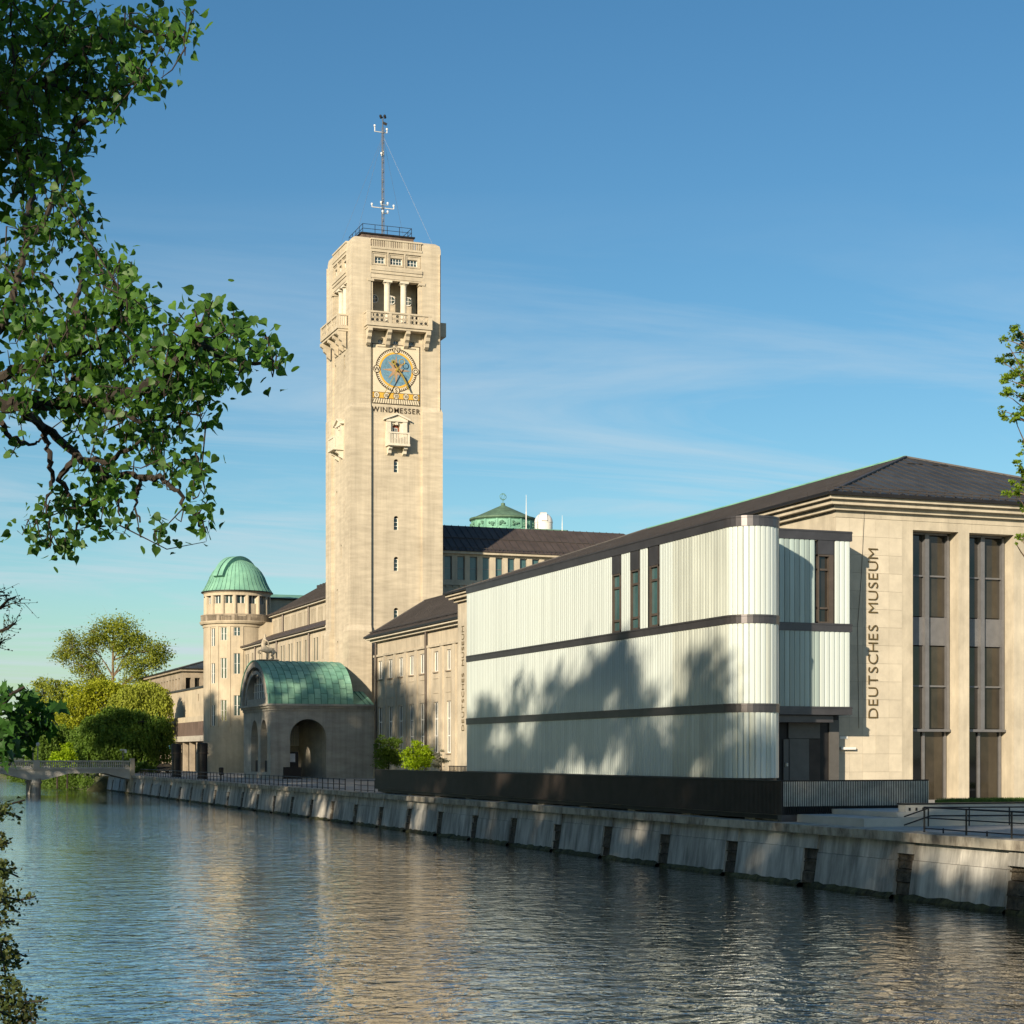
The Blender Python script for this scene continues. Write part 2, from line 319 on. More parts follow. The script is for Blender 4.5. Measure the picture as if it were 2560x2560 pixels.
def wall_mesh(P, u0, u1, v0, v1, ops, depth=0.35, usub=None):
    """a wall face with openings cut through it and reveals going back; ops: (u0,u1,v0,v1[,'arch'])"""
    mb = MB()
    us = sorted(set([u0, u1] + [o[0] for o in ops] + [o[1] for o in ops] + (usub or [])))
    vs = sorted(set([v0, v1] + [o[2] for o in ops] + [o[3] for o in ops]))
    for i in range(len(us) - 1):
        for j in range(len(vs) - 1):
            um = (us[i] + us[i + 1]) / 2; vm = (vs[j] + vs[j + 1]) / 2
            if any(o[0] < um < o[1] and o[2] < vm < o[3] for o in ops): continue
            mb.quad(P(us[i], vs[j], 0), P(us[i + 1], vs[j], 0), P(us[i + 1], vs[j + 1], 0), P(us[i], vs[j + 1], 0))
    for o in ops:
        a, b, c, d = o[:4]
        if len(o) > 4:
            r = (b - a) / 2; rv = min(r, (d - c) * 0.8) if len(o) < 6 else o[5]; sp = d - rv; n = 16
            pts = [(a + r - r * math.cos(math.pi * k / n), sp + rv * math.sin(math.pi * k / n)) for k in range(n + 1)]
            for k in range(n):
                p, q = pts[k], pts[k + 1]
                mb.quad(P(p[0], p[1], 0), P(q[0], q[1], 0), P(q[0], d, 0), P(p[0], d, 0))
                mb.quad(P(p[0], p[1], 0), P(q[0], q[1], 0), P(q[0], q[1], depth), P(p[0], p[1], depth))
            top = sp
        else:
            top = d; mb.quad(P(a, d, 0), P(b, d, 0), P(b, d, depth), P(a, d, depth))
        mb.quad(P(a, c, 0), P(b, c, 0), P(b, c, depth), P(a, c, depth))
        mb.quad(P(a, c, 0), P(a, top, 0), P(a, top, depth), P(a, c, depth)); mb.quad(P(b, c, 0), P(b, top, 0), P(b, top, depth), P(b, c, depth))
    return mb
def window(parent, P, u0, u1, v0, v1, d, nu=2, nv=3, fw=0.09, bw=0.07, m=None, g=None, sill=True, sm=None, name='window', arch=False, panes=True):
    """frame with glazing bars (part) > pane, sill (sub-parts)"""
    m = m or M['white']; g = g or M['glass']; mb = MB()
    mb.pbox(P, u0, u0 + fw, v0, v1, d, d + .08); mb.pbox(P, u1 - fw, u1, v0, v1, d, d + .08)
    mb.pbox(P, u0 + fw, u1 - fw, v0, v0 + fw, d, d + .08); mb.pbox(P, u0 + fw, u1 - fw, v1 - fw, v1, d, d + .08)
    for i in range(1, nu):
        u = u0 + (u1 - u0) * i / nu; mb.pbox(P, u - bw / 2, u + bw / 2, v0 + fw, v1 - fw, d + .005, d + .07)
    for j in range(1, nv):
        v = v0 + (v1 - v0) * j / nv; mb.pbox(P, u0 + fw, u1 - fw, v - bw / 2, v + bw / 2, d + .012, d + .065)
    o = mb.build(name, m, parent)
    if panes:
        MB().quad(P(u0, v0, d + .06), P(u1, v0, d + .06), P(u1, v1, d + .06), P(u0, v1, d + .06)).build('pane', g, o)
    if sill:
        MB().pbox(P, u0 - .12, u1 + .12, v0 - .14, v0 - .005, -.14, d).build('sill', sm or M['stone_dark'], o)
    return o

# letters as solid glyphs
def glyph(ch, depth, bold=0.0):
    cu = bpy.data.curves.new('glyph', 'FONT'); cu.body = ch; cu.size = 1.0; cu.extrude = depth; cu.offset = bold; cu.resolution_u = 4
    ob = bpy.data.objects.new('glyph_source', cu); col.objects.link(ob)
    dg = bpy.context.evaluated_depsgraph_get(); me = bpy.data.meshes.new_from_object(ob.evaluated_get(dg))
    bpy.data.objects.remove(ob)
    vs = np.zeros(len(me.vertices) * 3); me.vertices.foreach_get('co', vs); vs = vs.reshape(-1, 3)
    fs = [tuple(p.vertices) for p in me.polygons]; bpy.data.meshes.remove(me)
    return vs, fs
GL = {}
def letters(text, parent, m, origin, right, up, out, height, length=None, depth=0.03, bold=0.004, name='letter', gap=0.16, space=0.42):
    """text laid along `right` from origin, one object per letter; glyph faces point along `out`"""
    cap = 0.70
    k = height / cap; right = Vector(right); up = Vector(up); out = Vector(out); cur = 0.0; todo = []
    for ch in text:
        if ch == ' ': cur += space; continue
        if (ch, bold) not in GL: GL[(ch, bold)] = glyph(ch, 0.5, bold)
        vs, fs = GL[(ch, bold)]
        x0, x1 = vs[:, 0].min(), vs[:, 0].max(); todo.append((vs, fs, cur - x0)); cur += (x1 - x0) + gap
    tot = cur - gap; sx = (length / tot) if length else k
    for vs, fs, off in todo:
        mb = MB(); pts = []
        for p in vs: pts.append(Vector(origin) + right * ((p[0] + off) * sx) + up * (p[1] * k) + out * (depth * (p[2] + 0.5)))
        mb.add(pts, fs); mb.build(name, m, parent)
    return tot * sx

# ------------------------------------------------------------------ setting: ground, water
ZQ = 2.4
def sheet(name, m, x0, x1, y0, y1, z):
    o = MB().quad((x0, y0, z), (x1, y0, z), (x1, y1, z), (x0, y1, z)).build(name, m); tag(o, kind='structure'); return o
sheet('riverbed', M['bank'], -2500, 2500, -2500, 2500, -2.0)
sheet('river_water', M['water'], -60, 62, -160, 900, 0.0)
sheet('quay_pavement', M['paving'], 37.0, 2500, -160, 2500, ZQ)
west = MB()
prof = [(-2500, 3.6), (-1.0, 3.6), (0.3, 3.3), (1.4, 0.8), (1.9, -0.6), (2.2, -2.2)]
for (a, b) in zip(prof, prof[1:]): west.quad((a[0], -300, a[1]), (b[0], -300, b[1]), (b[0], 480, b[1]), (a[0], 480, a[1]))
tag(west.build('west_bank', M['bank']), kind='structure')
nbk = MB(); pr_ = [(31.5, -1.6), (33.5, .3), (35.5, 1.9), (37.6, 2.42)]
for (a, b) in zip(pr_, pr_[1:]): nbk.quad((a[0], 262, a[1]), (b[0], 262, b[1]), (b[0], 460, b[1]), (a[0], 460, a[1]))
nbk.add([(x_, 262, z_) for x_, z_ in pr_] + [(37.6, 262, -1.6)], [(0, 1, 2, 3, 4)])
tag(nbk.build('north_bank', M['bank']), kind='structure')
far = MB(); far.quad((-2500, 440, 3.0), (70, 440, 3.0), (70, 2500, 8.0), (-2500, 2500, 8.0)); far.quad((-2500, 440, 3.0), (70, 440, 3.0), (70, 436, -2), (-2500, 436, -2))
tag(far.build('far_bank', M['bank']), kind='structure')

# ------------------------------------------------------------------ quay wall along the river
XW = 36.2
qw = thing('quay_wall', 'long stained concrete river wall with coping and dark stone niches', 'wall', (XW, 120, 0))
PITCH, N0 = 6.7, 49.1
y = N0 - 3 * PITCH
def batter_block(name, m, y0, y1, z0, z1, parent, off=0.0, back=37.05):
    xs = lambda z: XW - 0.28 + 0.14 * z + off
    MB().add([(xs(z0), y0, z0), (back, y0, z0), (back, y1, z0), (xs(z0), y1, z0), (xs(z1), y0, z1), (back, y0, z1), (back, y1, z1), (xs(z1), y1, z1)],
             [(3, 2, 1, 0), (4, 5, 6, 7), (0, 1, 5, 4), (1, 2, 6, 5), (2, 3, 7, 6), (3, 0, 4, 7)]).build(name, m, parent)
i = 0
while y < 268:
    h = 0.55
    zj = 1.5 + random.uniform(-.12, .12); ym = y + PITCH * random.uniform(.4, .6)
    batter_block('wall_panel', M['quaywall'], y + h, ym - .01, 0.12, zj - .012, qw, off=random.uniform(-.012, .012)); batter_block('wall_panel', M['quaywall'], ym + .01, y + PITCH - h, 0.12, zj - .012, qw, off=random.uniform(-.012, .012))
    batter_block('wall_course', M['quaywall'], y + h, y + PITCH - h, zj, 2.08, qw, off=.03)
    fb = MB(); nf = 14; ya_, yb_ = y + h - .1, y + PITCH - h + .1
    for q in range(nf + 1):                    # ragged mossy foot of the wall
        yy = ya_ + (yb_ - ya_) * q / nf; zt_ = .2 + random.uniform(-.04, .05); fb.v += [(XW - .5 + random.uniform(-.05, .05), yy, -1.0), (XW - .42 + random.uniform(-.06, .05), yy, .04), (XW - .28 + .14 * zt_ - .005, yy, zt_)]
    for q in range(nf):
        for e in range(2): fb.f.append((q * 3 + e, q * 3 + 3 + e, q * 3 + 4 + e, q * 3 + 1 + e))
    fb.build('footing', M['moss'], qw)
    # niche with dark rough stones, a pale block above it and iron ties across
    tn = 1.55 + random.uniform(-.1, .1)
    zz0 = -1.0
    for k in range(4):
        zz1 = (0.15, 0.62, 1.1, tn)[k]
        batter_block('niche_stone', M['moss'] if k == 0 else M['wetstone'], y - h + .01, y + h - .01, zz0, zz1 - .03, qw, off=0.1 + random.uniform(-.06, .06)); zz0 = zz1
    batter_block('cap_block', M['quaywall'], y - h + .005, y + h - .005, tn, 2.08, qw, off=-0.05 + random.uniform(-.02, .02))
    for zt in (0.55, 1.0, 1.45):
        xx = XW - 0.28 + 0.14 * zt - .02
        if random.random() < .75: barpiece('iron_tie', M['wetstone'], qw, (xx + .09, y - h + .02, zt + random.uniform(-.06, .06)), (xx + .09, y + h - .02, zt + random.uniform(-.06, .06)), .045)
    for q in range(2):
        dz = random.uniform(-.012, .012)
        piece('coping_stone', M['coping'], qw, XW - .22 + dz, 37.15, y + q * PITCH / 2 + .012, y + (q + 1) * PITCH / 2 - .012, 2.085, 2.42 + dz)
    y += PITCH; i += 1

# ------------------------------------------------------------------ museum tower
TX, TY, TW = 57.05, 207.0, 11.6
tw = thing('museum_tower', 'tall square concrete clock tower with loggia, wind dial and corner piers', 'tower', (TX + TW / 2, TY + TW / 2, ZQ))
PWD = 2.58
Z1, Z2, ZT = 20.7, 47.3, 67.35
core_d = 0.36
for sx in (0, 1):
    for sy in (0, 1):
        mb = MB()
        for (za, zb, e0, e1) in ((ZQ, Z1 - .7, .24, .24), (Z1 - .7, Z1, .24, .0), (Z1, Z2 - .6, 0, 0), (Z2 - .6, Z2, 0, -.2), (Z2, ZT - .9, -.2, -.2), (ZT - .9, ZT - .35, -.2, -.3), (ZT - .35, ZT, -.3, -.75)):
            def rect(e):
                x0 = TX - e if sx == 0 else TX + TW - PWD; x1 = TX + PWD if sx == 0 else TX + TW + e
                y0 = TY - e if sy == 0 else TY + TW - PWD; y1 = TY + PWD if sy == 0 else TY + TW + e
                return x0, x1, y0, y1
            a = rect(e0); b = rect(e1)
            mb.add([(a[0], a[2], za), (a[1], a[2], za), (a[1], a[3], za), (a[0], a[3], za), (b[0], b[2], zb), (b[1], b[2], zb), (b[1], b[3], zb), (b[0], b[3], zb)],
                   [(3, 2, 1, 0), (4, 5, 6, 7), (0, 1, 5, 4), (1, 2, 6, 5), (2, 3, 7, 6), (3, 0, 4, 7)])
        mb.build('corner_pier', M['tower'], tw)
def solid_poly(mb, P, pts, d0, d1):
    n = len(pts); k = len(mb.v)
    mb.v += [tuple(P(u, v, d0)) for u, v in pts] + [tuple(P(u, v, d1)) for u, v in pts]
    mb.f.append(tuple(range(k, k + n))); mb.f.append(tuple(range(k + n, k + 2 * n))[::-1])
    for i in range(n):
        j = (i + 1) % n; mb.f.append((k + i, k + j, k + n + j, k + n + i))
def bracket(mb, P, u, v_top, dp, h, wd, n=3, d0=0.0):
    pts = []                                   # scrolled console, profile in (d, v)
    prof = [(0, 0), (-dp, 0)]
    for i in range(n):
        a = -dp * (1 - i / n); b = -dp * (1 - (i + 1) / n)
        prof += [(a, -h * (i + .55) / n), (b * 1.0 - .06 * dp, -h * (i + 1) / n + .02 * h)]
    prof += [(0, -h)]
    k = len(mb.v); m_ = len(prof)
    for uu in (u - wd / 2, u + wd / 2): mb.v += [tuple(P(uu, v_top + q[1], d0 + q[0])) for q in prof]
    mb.f.append(tuple(range(k, k + m_))); mb.f.append(tuple(range(k + m_, k + 2 * m_))[::-1])
    for i in range(m_):
        j = (i + 1) % m_; mb.f.append((k + i, k + j, k + m_ + j, k + m_ + i))
def lathe_mesh(name, prof, n, m, flute=0.0, rings=None):
    mb = MB(); k = 0
    for (r, z) in prof:
        for j in range(n):
            a = 2 * math.pi * j / n; rr = r * (1 - (flute if j % 2 else 0)); mb.v.append((rr * math.cos(a), rr * math.sin(a), z))
    for i in range(len(prof) - 1):
        for j in range(n):
            j2 = (j + 1) % n; mb.f.append((i * n + j, i * n + j2, (i + 1) * n + j2, (i + 1) * n + j))
    me = bpy.data.meshes.new(name); me.from_pydata(mb.v, [], mb.f); me.materials.append(m); me.update(); return me
LB, LT = 57.0, 62.45          # loggia floor and top
col_me = lathe_mesh('column', [(.40, 0), (.40, .12), (.37, .15), (.37, .2), (.35, 4.75), (.36, 4.8), (.40, 4.88), (.5, 5.02)], 28, M['white_stone'], 0.07)
def ring_torus(mb, P, u, v, r, t, d, n=14, m_=5):
    k = len(mb.v)
    for i in range(n):
        a = 2 * math.pi * i / n
        for j in range(m_):
            b = 2 * math.pi * j / m_; rr = r + t * math.cos(b); mb.v.append(tuple(P(u + rr * math.cos(a), v + rr * math.sin(a), d + t * math.sin(b))))
    for i in range(n):
        for j in range(m_):
            i2 = (i + 1) % n; j2 = (j + 1) % m_; mb.f.append((k + i * m_ + j, k + i2 * m_ + j, k + i2 * m_ + j2, k + i * m_ + j2))
def tower_face(P, side):
    c0, c1 = PWD, TW - PWD; cw = c1 - c0; uc = TW / 2
    Pc = lambda u, v, d=0.0: P(u, v, d + core_d)
    # slit windows
    slits = []
    if side == 'south':
        ux = lambda x: xY(x, TY + core_d) - TX
        for ya, yb in ((1148, 1181), (1290, 1325), (1392, 1427.5), (1519.6, 1554)): slits.append((ux(984.5), ux(996.5), zY(990, yb, TY + .36), zY(990, ya, TY + .36)))
        zR = zY(990, 1083, TY); door = (ux(980.5), ux(999), zR - 1.2, zY(990, 1061, TY + .36))
    else:
        ux = lambda x: yX(x, TX + core_d) - TY
        for x, yc in ((841.6, 1245), (862.6, 1267), (853, 1379), (843, 1490), (864, 1515), (844, 1620), (861, 905), (839, 930)):
            u = ux(x); z = zX(x, yc, TX + .36); slits.append((u - .3, u + .3, z - .85, z + .85))
        zR = zY(990, 1083, TY); door = (uc - .45, uc + .45, zR - 1.2, zR + 1.05)
    small = []
    for du in (-1.95, .0, 1.95): small.append((uc + du - .32, uc + du + .32, 54.35, 55.15))
    ops = [s + ('arch',) for s in slits] + small + [door + ('arch',), (c0, c1, LB, LT)]
    aw = [(uc + du - 0.62 - (.12 if du == 0 else 0), uc + du + .62 + (.12 if du == 0 else 0), 64.25, 65.05) for du in (-2.05, 0, 2.05)]
    w_ = wall_mesh(Pc, c0, c1, ZQ, 63.75, ops, 0.45)
    for i, t in ((0, c0), (1, c1)): pass
    shaft = w_.build('shaft_face', M['tower'], tw)
    for s in slits: window(shaft, Pc, s[0], s[1], s[2], s[3] - .25, .3, 1, 3, .06, .06, g=M['glass'], sill=False)
    for s in small: window(shaft, Pc, s[0], s[1], s[2], s[3], .25, 2, 2, .06, .05, sill=True, sm=M['stone'])
    # attic with three recessed panels and their windows
    pan = [(uc + du - .98, uc + du + .98, 63.95, 65.6) for du in (-2.12, 0, 2.12)]
    at = wall_mesh(lambda u, v, d=0.0: P(u, v, d + .2), c0, c1, 63.75, 65.95, pan, .16).build('attic', M['tower'], tw)
    for p, a in zip(pan, aw):
        back = wall_mesh(lambda u, v, d=0.0: P(u, v, d + .36), p[0], p[1], p[2], p[3], [a], .3).build('panel', M['tower'], at)
        window(at, lambda u, v, d=0.0: P(u, v, d + .36), a[0], a[1], a[2], a[3], .2, 4 if a[1] - a[0] > 1.3 else 3, 2, .07, .05, sill=False)
        for (q0, q1, w0, w1) in ((p[0] + .1, p[0] + .2, p[2] + .1, p[3] - .1), (p[1] - .2, p[1] - .1, p[2] + .1, p[3] - .1), (p[0] + .2, p[1] - .2, p[3] - .2, p[3] - .1), (p[0] + .2, p[1] - .2, p[2] + .1, p[2] + .2)):
            MB().pbox(P, q0, q1, w0, w1, .29, .36).build('moulding', M['tower'], back)
    # cornices and balustrade
    mb = MB(); mb.pbox(P, c0, c1, 63.35, 63.75, .05, .5); mb.pbox(P, c0, c1, LT + .02, 63.0, .24, 1.2); mb.pbox(P, c0 - .0, c1 + .0, 63.0, 63.35, .14, .5)
    mb.build('cornice', M['tower'], tw)
    MB().pbox(P, c0, c1, 65.95, 66.2, .12, .55).build('balustrade_base', M['tower'], tw)
    MB().pbox(P, c0, c1, 67.0, 67.2, .12, .55).build('balustrade_rail', M['tower'], tw)
    nb = 27
    for i in range(nb):
        u = c0 + .1 + (cw - .2) * (i + .5) / nb; wd = .26 if i in (8, 17, 9, 18) else .12
        MB().pbox(P, u - wd / 2, u + wd / 2, 66.2, 67.0, .2, .45).build('baluster', M['tower'], tw)
    # loggia: back wall with round windows, columns, half columns
    bk = MB(); bd = 2.7
    bk.quad(P(c0, LB, bd), P(c1, LB, bd), P(c1, LT + .6, bd), P(c0, LT + .6, bd)); bk.quad(P(c0, LB, .3), P(c0, LB, bd), P(c0, LT + .6, bd), P(c0, LT + .6, .3))
    bk.quad(P(c1, LB, .3), P(c1, LB, bd), P(c1, LT + .6, bd), P(c1, LT + .6, .3)); bk.quad(P(c0, LT + .55, .3), P(c1, LT + .55, .3), P(c1, LT + .55, bd), P(c0, LT + .55, bd)); bk.quad(P(c0, LB, .3), P(c1, LB, .3), P(c1, LB, bd), P(c0, LB, bd))
    lg = bk.build('loggia', M['tower'], tw)
    for du in (-2.1, 0.05, 2.2):
        g = MB().ring(P, uc + du, LB + 3.55, 0, .5, bd - .04, 24).build('round_window', M['glass'], lg)
        fr = MB(); ring_torus(fr, P, uc + du, LB + 3.55, .5, .07, bd - .05, 24); fr.pbox(P, uc + du - .03, uc + du + .03, LB + 3.05, LB + 4.05, bd - .09, bd - .05); fr.pbox(P, uc + du - .5, uc + du + .5, LB + 3.52, LB + 3.58, bd - .085, bd - .055)
        fr.build('window_frame', M['white'], g)
    for i in (1, 2):
        u = c0 + .12 + (cw - .24) * (i / 3.0)
        p = P(u, LB + .05, .75); cc = inst('column', col_me, tw, p)
        q = P(u, LB, .75); piece('abacus', M['white_stone'], cc, q.x - .52, q.x + .52, q.y - .52, q.y + .52, LB + 5.07, LB + 5.3); 
    MB().pbox(P, c0, c1, LB + 5.3, LT + .1, .3, 1.25).build('architrave', M['tower'], tw)
    for u in (c0, c1):
        MB().pbox(P, u - .28, u + .28, LB, LB + 5.0, .32, 1.15).build('anta', M['tower'], tw)
        MB().pbox(P, u - .38, u + .38, LB + 5.0, LB + 5.28, .1, 1.2).build('anta_capital', M['tower'], tw)
    # balcony on four consoles
    b0, b1 = uc - 4.1, uc + 4.1; bo = -1.15
    bl = thing_part(tw, 'balcony', MB().pbox(P, b0, b1, 56.4, 56.75, bo, core_d - .02), M['tower'])
    MB().pbox(P, b0 + .12, b1 - .12, 56.12, 56.4, bo + .15, core_d - .03).build('slab_moulding', M['tower'], bl)
    MB().pbox(P, b0, b1, 57.95, 58.15, bo, bo + .3).build('handrail', M['tower'], bl)
    for (u0, u1) in ((b0, b0 + .5), (b0 + 2.78, b0 + 3.12), (b1 - 3.12, b1 - 2.78), (b1 - .5, b1)): MB().pbox(P, u0, u1, 56.75, 57.95, bo + .02, bo + .28).build('balcony_pier', M['tower'], bl)
    for q in range(3):
        a = (b0 + .5, b0 + 3.12, b1 - 2.78)[q]; b = (b0 + 2.78, b1 - 3.12, b1 - .5)[q]
        MB().pbox(P, a, b, 56.75, 56.85, bo + .06, bo + .22).build('panel_rail', M['tower'], bl)
        n = 4
        for i in range(n):
            for j in range(2):
                mb = MB(); ring_torus(mb, P, a + (b - a) * (i + .5) / n, 57.12 + .56 * j, .23, .045, bo + .14, 12, 5); mb.build('lattice_ring', M['tower'], bl)
            if i: MB().pbox(P, a + (b - a) * i / n - .035, a + (b - a) * i / n + .035, 56.85, 57.95, bo + .1, bo + .18).build('lattice_bar', M['tower'], bl)
        MB().pbox(P, a, b, 57.37, 57.43, bo + .105, bo + .175).build('lattice_bar', M['tower'], bl)
    for u in (b0, b1):
        s = 1 if u == b0 else -1
        MB().pbox(P, min(u, u + s * .26), max(u, u + s * .26), 57.95, 58.15, bo + .3, core_d).build('handrail', M['tower'], bl)
        for k in range(5): MB().pbox(P, min(u + s * .06, u + s * .2), max(u + s * .06, u + s * .2), 56.75, 57.95, bo + .38 + k * .24, bo + .5 + k * .24).build('baluster', M['tower'], bl)
    for u in (b0 + .45, b0 + 2.95, b1 - 2.95, b1 - .45):
        mb = MB(); bracket(mb, P, u, 56.12, 1.25, 1.95, .5, 3, 0.3 if c0 < u < c1 else 0.0); mb.build('console', M['tower'], bl)
    # aedicule with its little balcony
    a0, a1 = uc - 1.35, uc + 1.35; zb = zR + .12
    ae = MB(); 
    ae.pbox(Pc, a0 + .05, a0 + .6, zb - 1.5, zb + 1.28, -.32, .02); ae.pbox(Pc, a1 - .6, a1 - .05, zb - 1.5, zb + 1.28, -.32, .02)
    ae.pbox(Pc, a0 + .6, door[0] - .02, zb - 1.5, zb + 1.28, -.12, .02); ae.pbox(Pc, door[1] + .02, a1 - .6, zb - 1.5, zb + 1.28, -.12, .02); ae.pbox(Pc, door[0] - .02, door[1] + .02, door[3] + .03, zb + 1.28, -.12, .02)
    ae.pbox(Pc, a0, a1, zb + 1.28, zb + 1.55, -.4, .02)
    aed = ae.build('aedicule', M['white_stone'], tw)
    mb = MB(); solid_poly(mb, Pc, [(a0 - .15, zb + 1.55), (a1 + .15, zb + 1.55), (uc, zb + 2.12)], -.3, .02); mb.build('pediment', M['white_stone'], aed)
    for (p, q) in (((a0 - .3, zb + 1.62), (uc, zb + 2.3)), ((a1 + .3, zb + 1.62), (uc, zb + 2.3))):
        mb = MB(); dx = .0; solid_poly(mb, Pc, [p, q, (q[0], q[1] - .2), (p[0], p[1] - .2)], -.55, .02); mb.build('pediment_moulding', M['white_stone'], aed)
    MB().pbox(Pc, uc - .16, uc + .16, door[3] - .1, zb + 1.28, -.3, .0).build('keystone', M['white_stone'], aed)
    dd = MB().quad(Pc(door[0], door[2], .3), Pc(door[1], door[2], .3), Pc(door[1], door[3], .3), Pc(door[0], door[3], .3)).build('balcony_door', M['red_wood'], tw)
    window(dd, Pc, door[0] + .12, door[1] - .22, door[2] + .05, door[3] - .4, .2, 2, 3, .05, .04, sill=False, name='door_light')
    sb = MB().pbox(Pc, a0 - .02, a1 + .02, zb - 1.75, zb - 1.5, -1.3, .0).build('small_balcony', M['white_stone'], tw)
    MB().pbox(Pc, a0, a1, zb - .3, zb - .12, -1.28, -1.0).build('handrail', M['white_stone'], sb)
    for u in (a0, a1 - .28): MB().pbox(Pc, u + .02, u + .26, zb - 1.5, zb - .3, -1.26, -1.02).build('balcony_pier', M['white_stone'], sb)
    for k in range(11):
        u = a0 + .38 + (a1 - a0 - .76) * k / 10; MB().pbox(Pc, u - .055, u + .055, zb - 1.5, zb - .3, -1.2, -1.08).build('baluster', M['white_stone'], sb)
    for u, s in ((a0, 1), (a1, -1)):
        MB().pbox(Pc, min(u, u + s * .22), max(u, u + s * .22), zb - 1.5, zb - .12, -1.0, -.0).build('side_panel', M['white_stone'], sb)
    for u in (a0 + .4, a1 - .4):
        mb = MB(); bracket(mb, Pc, u, zb - 1.75, .9, 1.05, .42, 2, 0.0); mb.build('console', M['white_stone'], sb)
def thing_part(parent, name, mb, m): return mb.build(name, m, parent)
tower_face(PY(TY, TX), 'south')
tower_face(PX(TX, TY), 'west')
mb = MB(); mb.quad((TX + TW - .36, TY, ZQ), (TX + TW - .36, TY + TW, ZQ), (TX + TW - .36, TY + TW, 66), (TX + TW - .36, TY, 66)); mb.quad((TX, TY + TW - .36, ZQ), (TX + TW, TY + TW - .36, ZQ), (TX + TW, TY + TW - .36, 66), (TX, TY + TW - .36, 66)); mb.quad((TX + .6, TY + .6, 65.95), (TX + TW - .5, TY + .6, 65.95), (TX + TW - .5, TY + TW - .5, 65.95), (TX + .6, TY + TW - .5, 65.95))
mb.build('rear_shaft', M['tower'], tw)
ebx = TX + TW - .1   # the balcony on the east side shows in profile
mb = MB().box(ebx, ebx + 1.1, TY + 1.7, TY + 9.8, 56.4, 58.1); mb.build('east_balcony', M['tower'], tw)
# wind dial on the south face
Pd = PY(TY + core_d, 0)
dx = lambda zx: xY(780 + zx / 4.83, TY + core_d); dzz = lambda zx, zy: zY(780 + zx / 4.83, 840 + zy / 4.83, TY + core_d)
uc = xY(990.1, TY + core_d); vc = zY(990.1, 925.9, TY + core_d)
p0, p1 = uc - 3.02, uc + 3.0; ptop, pbot = vc + 3.05, vc - 4.15
dial = MB().pbox(Pd, p0, p1, pbot, ptop, -.05, .0).build('wind_dial', M['dial_white'], tw)
def flat(name, m, mb, parent=dial): return mb.build(name, m, parent)
mb = MB(); mb.pbox(Pd, p0, p0 + .09, pbot, ptop, -.07, -.045); mb.pbox(Pd, p1 - .09, p1, pbot, ptop, -.07, -.045); mb.pbox(Pd, p0 + .09, p1 - .09, ptop - .09, ptop, -.07, -.045); mb.pbox(Pd, p0 + .09, p1 - .09, pbot, pbot + .09, -.07, -.045); flat('border', M['letter_dark'], mb)
RO = 2.62
flat('blue_disc', M['dial_blue'], MB().ring(Pd, uc, vc, 0, RO * .76, -.062, 64))
flat('yellow_ring', M['dial_yellow'], MB().ring(Pd, uc, vc, RO * .74, RO * .83, -.072, 64, 1))
mb = MB(); nT = 64
for i in range(nT):
    a = 2 * math.pi * i / nT; da = math.pi / nT * .8
    if min(abs((a - b + math.pi) % (2 * math.pi) - math.pi) for b in (0, math.pi / 2, math.pi, 1.5 * math.pi)) < .17: continue
    q = lambda r, an: Pd(uc + r * math.cos(an), vc + r * math.sin(an), -.068)
    mb.add([q(RO * .98, a - da), q(RO * .98, a + da), q(RO * .85, a)], [(0, 1, 2)])
mb.ring(Pd, uc, vc, RO * .97, RO * 1.0, -.066, 64); flat('teeth', M['letter_dark'], mb)
mb = MB()
for i in range(8):
    a = math.pi / 4 * i; L = RO * (.70 if i % 2 == 0 else .56)
    q = lambda r, an: Pd(uc + r * math.cos(an), vc + r * math.sin(an), -.078)
    mb.add([q(L, a), q(RO * .2, a + .39), Pd(uc, vc, -.078), q(RO * .2, a - .39)], [(0, 1, 2, 3)])
flat('star', M['dial_star'], mb)
for ch, a in (('N', math.pi / 2), ('W', math.pi), ('S', -math.pi / 2), ('O', 0)):
    lu, lv = uc + RO * .93 * math.cos(a), vc + RO * .93 * math.sin(a)
    o = flat('letter_disc', M['dial_white'], MB().ring(Pd, lu, lv, 0, .42, -.085, 24))
    MB().ring(Pd, lu, lv, .38, .46, -.092, 24).build('disc_rim', M['letter_dark'], o)
    vs, fs = glyph(ch, .01, .012); cxg = (vs[:, 0].max() + vs[:, 0].min()) / 2; cyg = (vs[:, 1].max() + vs[:, 1].min()) / 2
    MB().add([Pd(lu + (p[0] - cxg) * .72, lv + (p[1] - cyg) * .72, -.1 - p[2]) for p in vs], fs).build('letter', M['letter_dark'], o)
sb0, sb1 = vc - 3.45, vc - 2.8
flat('scale_bar', M['dial_yellow'], MB().pbox(Pd, p0 + .09, p1 - .09, sb0, sb1, -.07, -.05))
mb = MB(); mb.pbox(Pd, p0 + .09, p1 - .09, sb1, sb1 + .06, -.08, -.05); mb.pbox(Pd, p0 + .09, p1 - .09, sb0 - .06, sb0, -.08, -.05)
for i in range(21):
    u = p0 + .25 + (p1 - p0 - .5) * i / 20; k = (i - 10) / 10; mb.bar(Pd(u, sb0 - .06, -.06), Pd(u + .22 * k, pbot + .1, -.06), .05)
flat('scale_ticks', M['letter_dark'], mb)
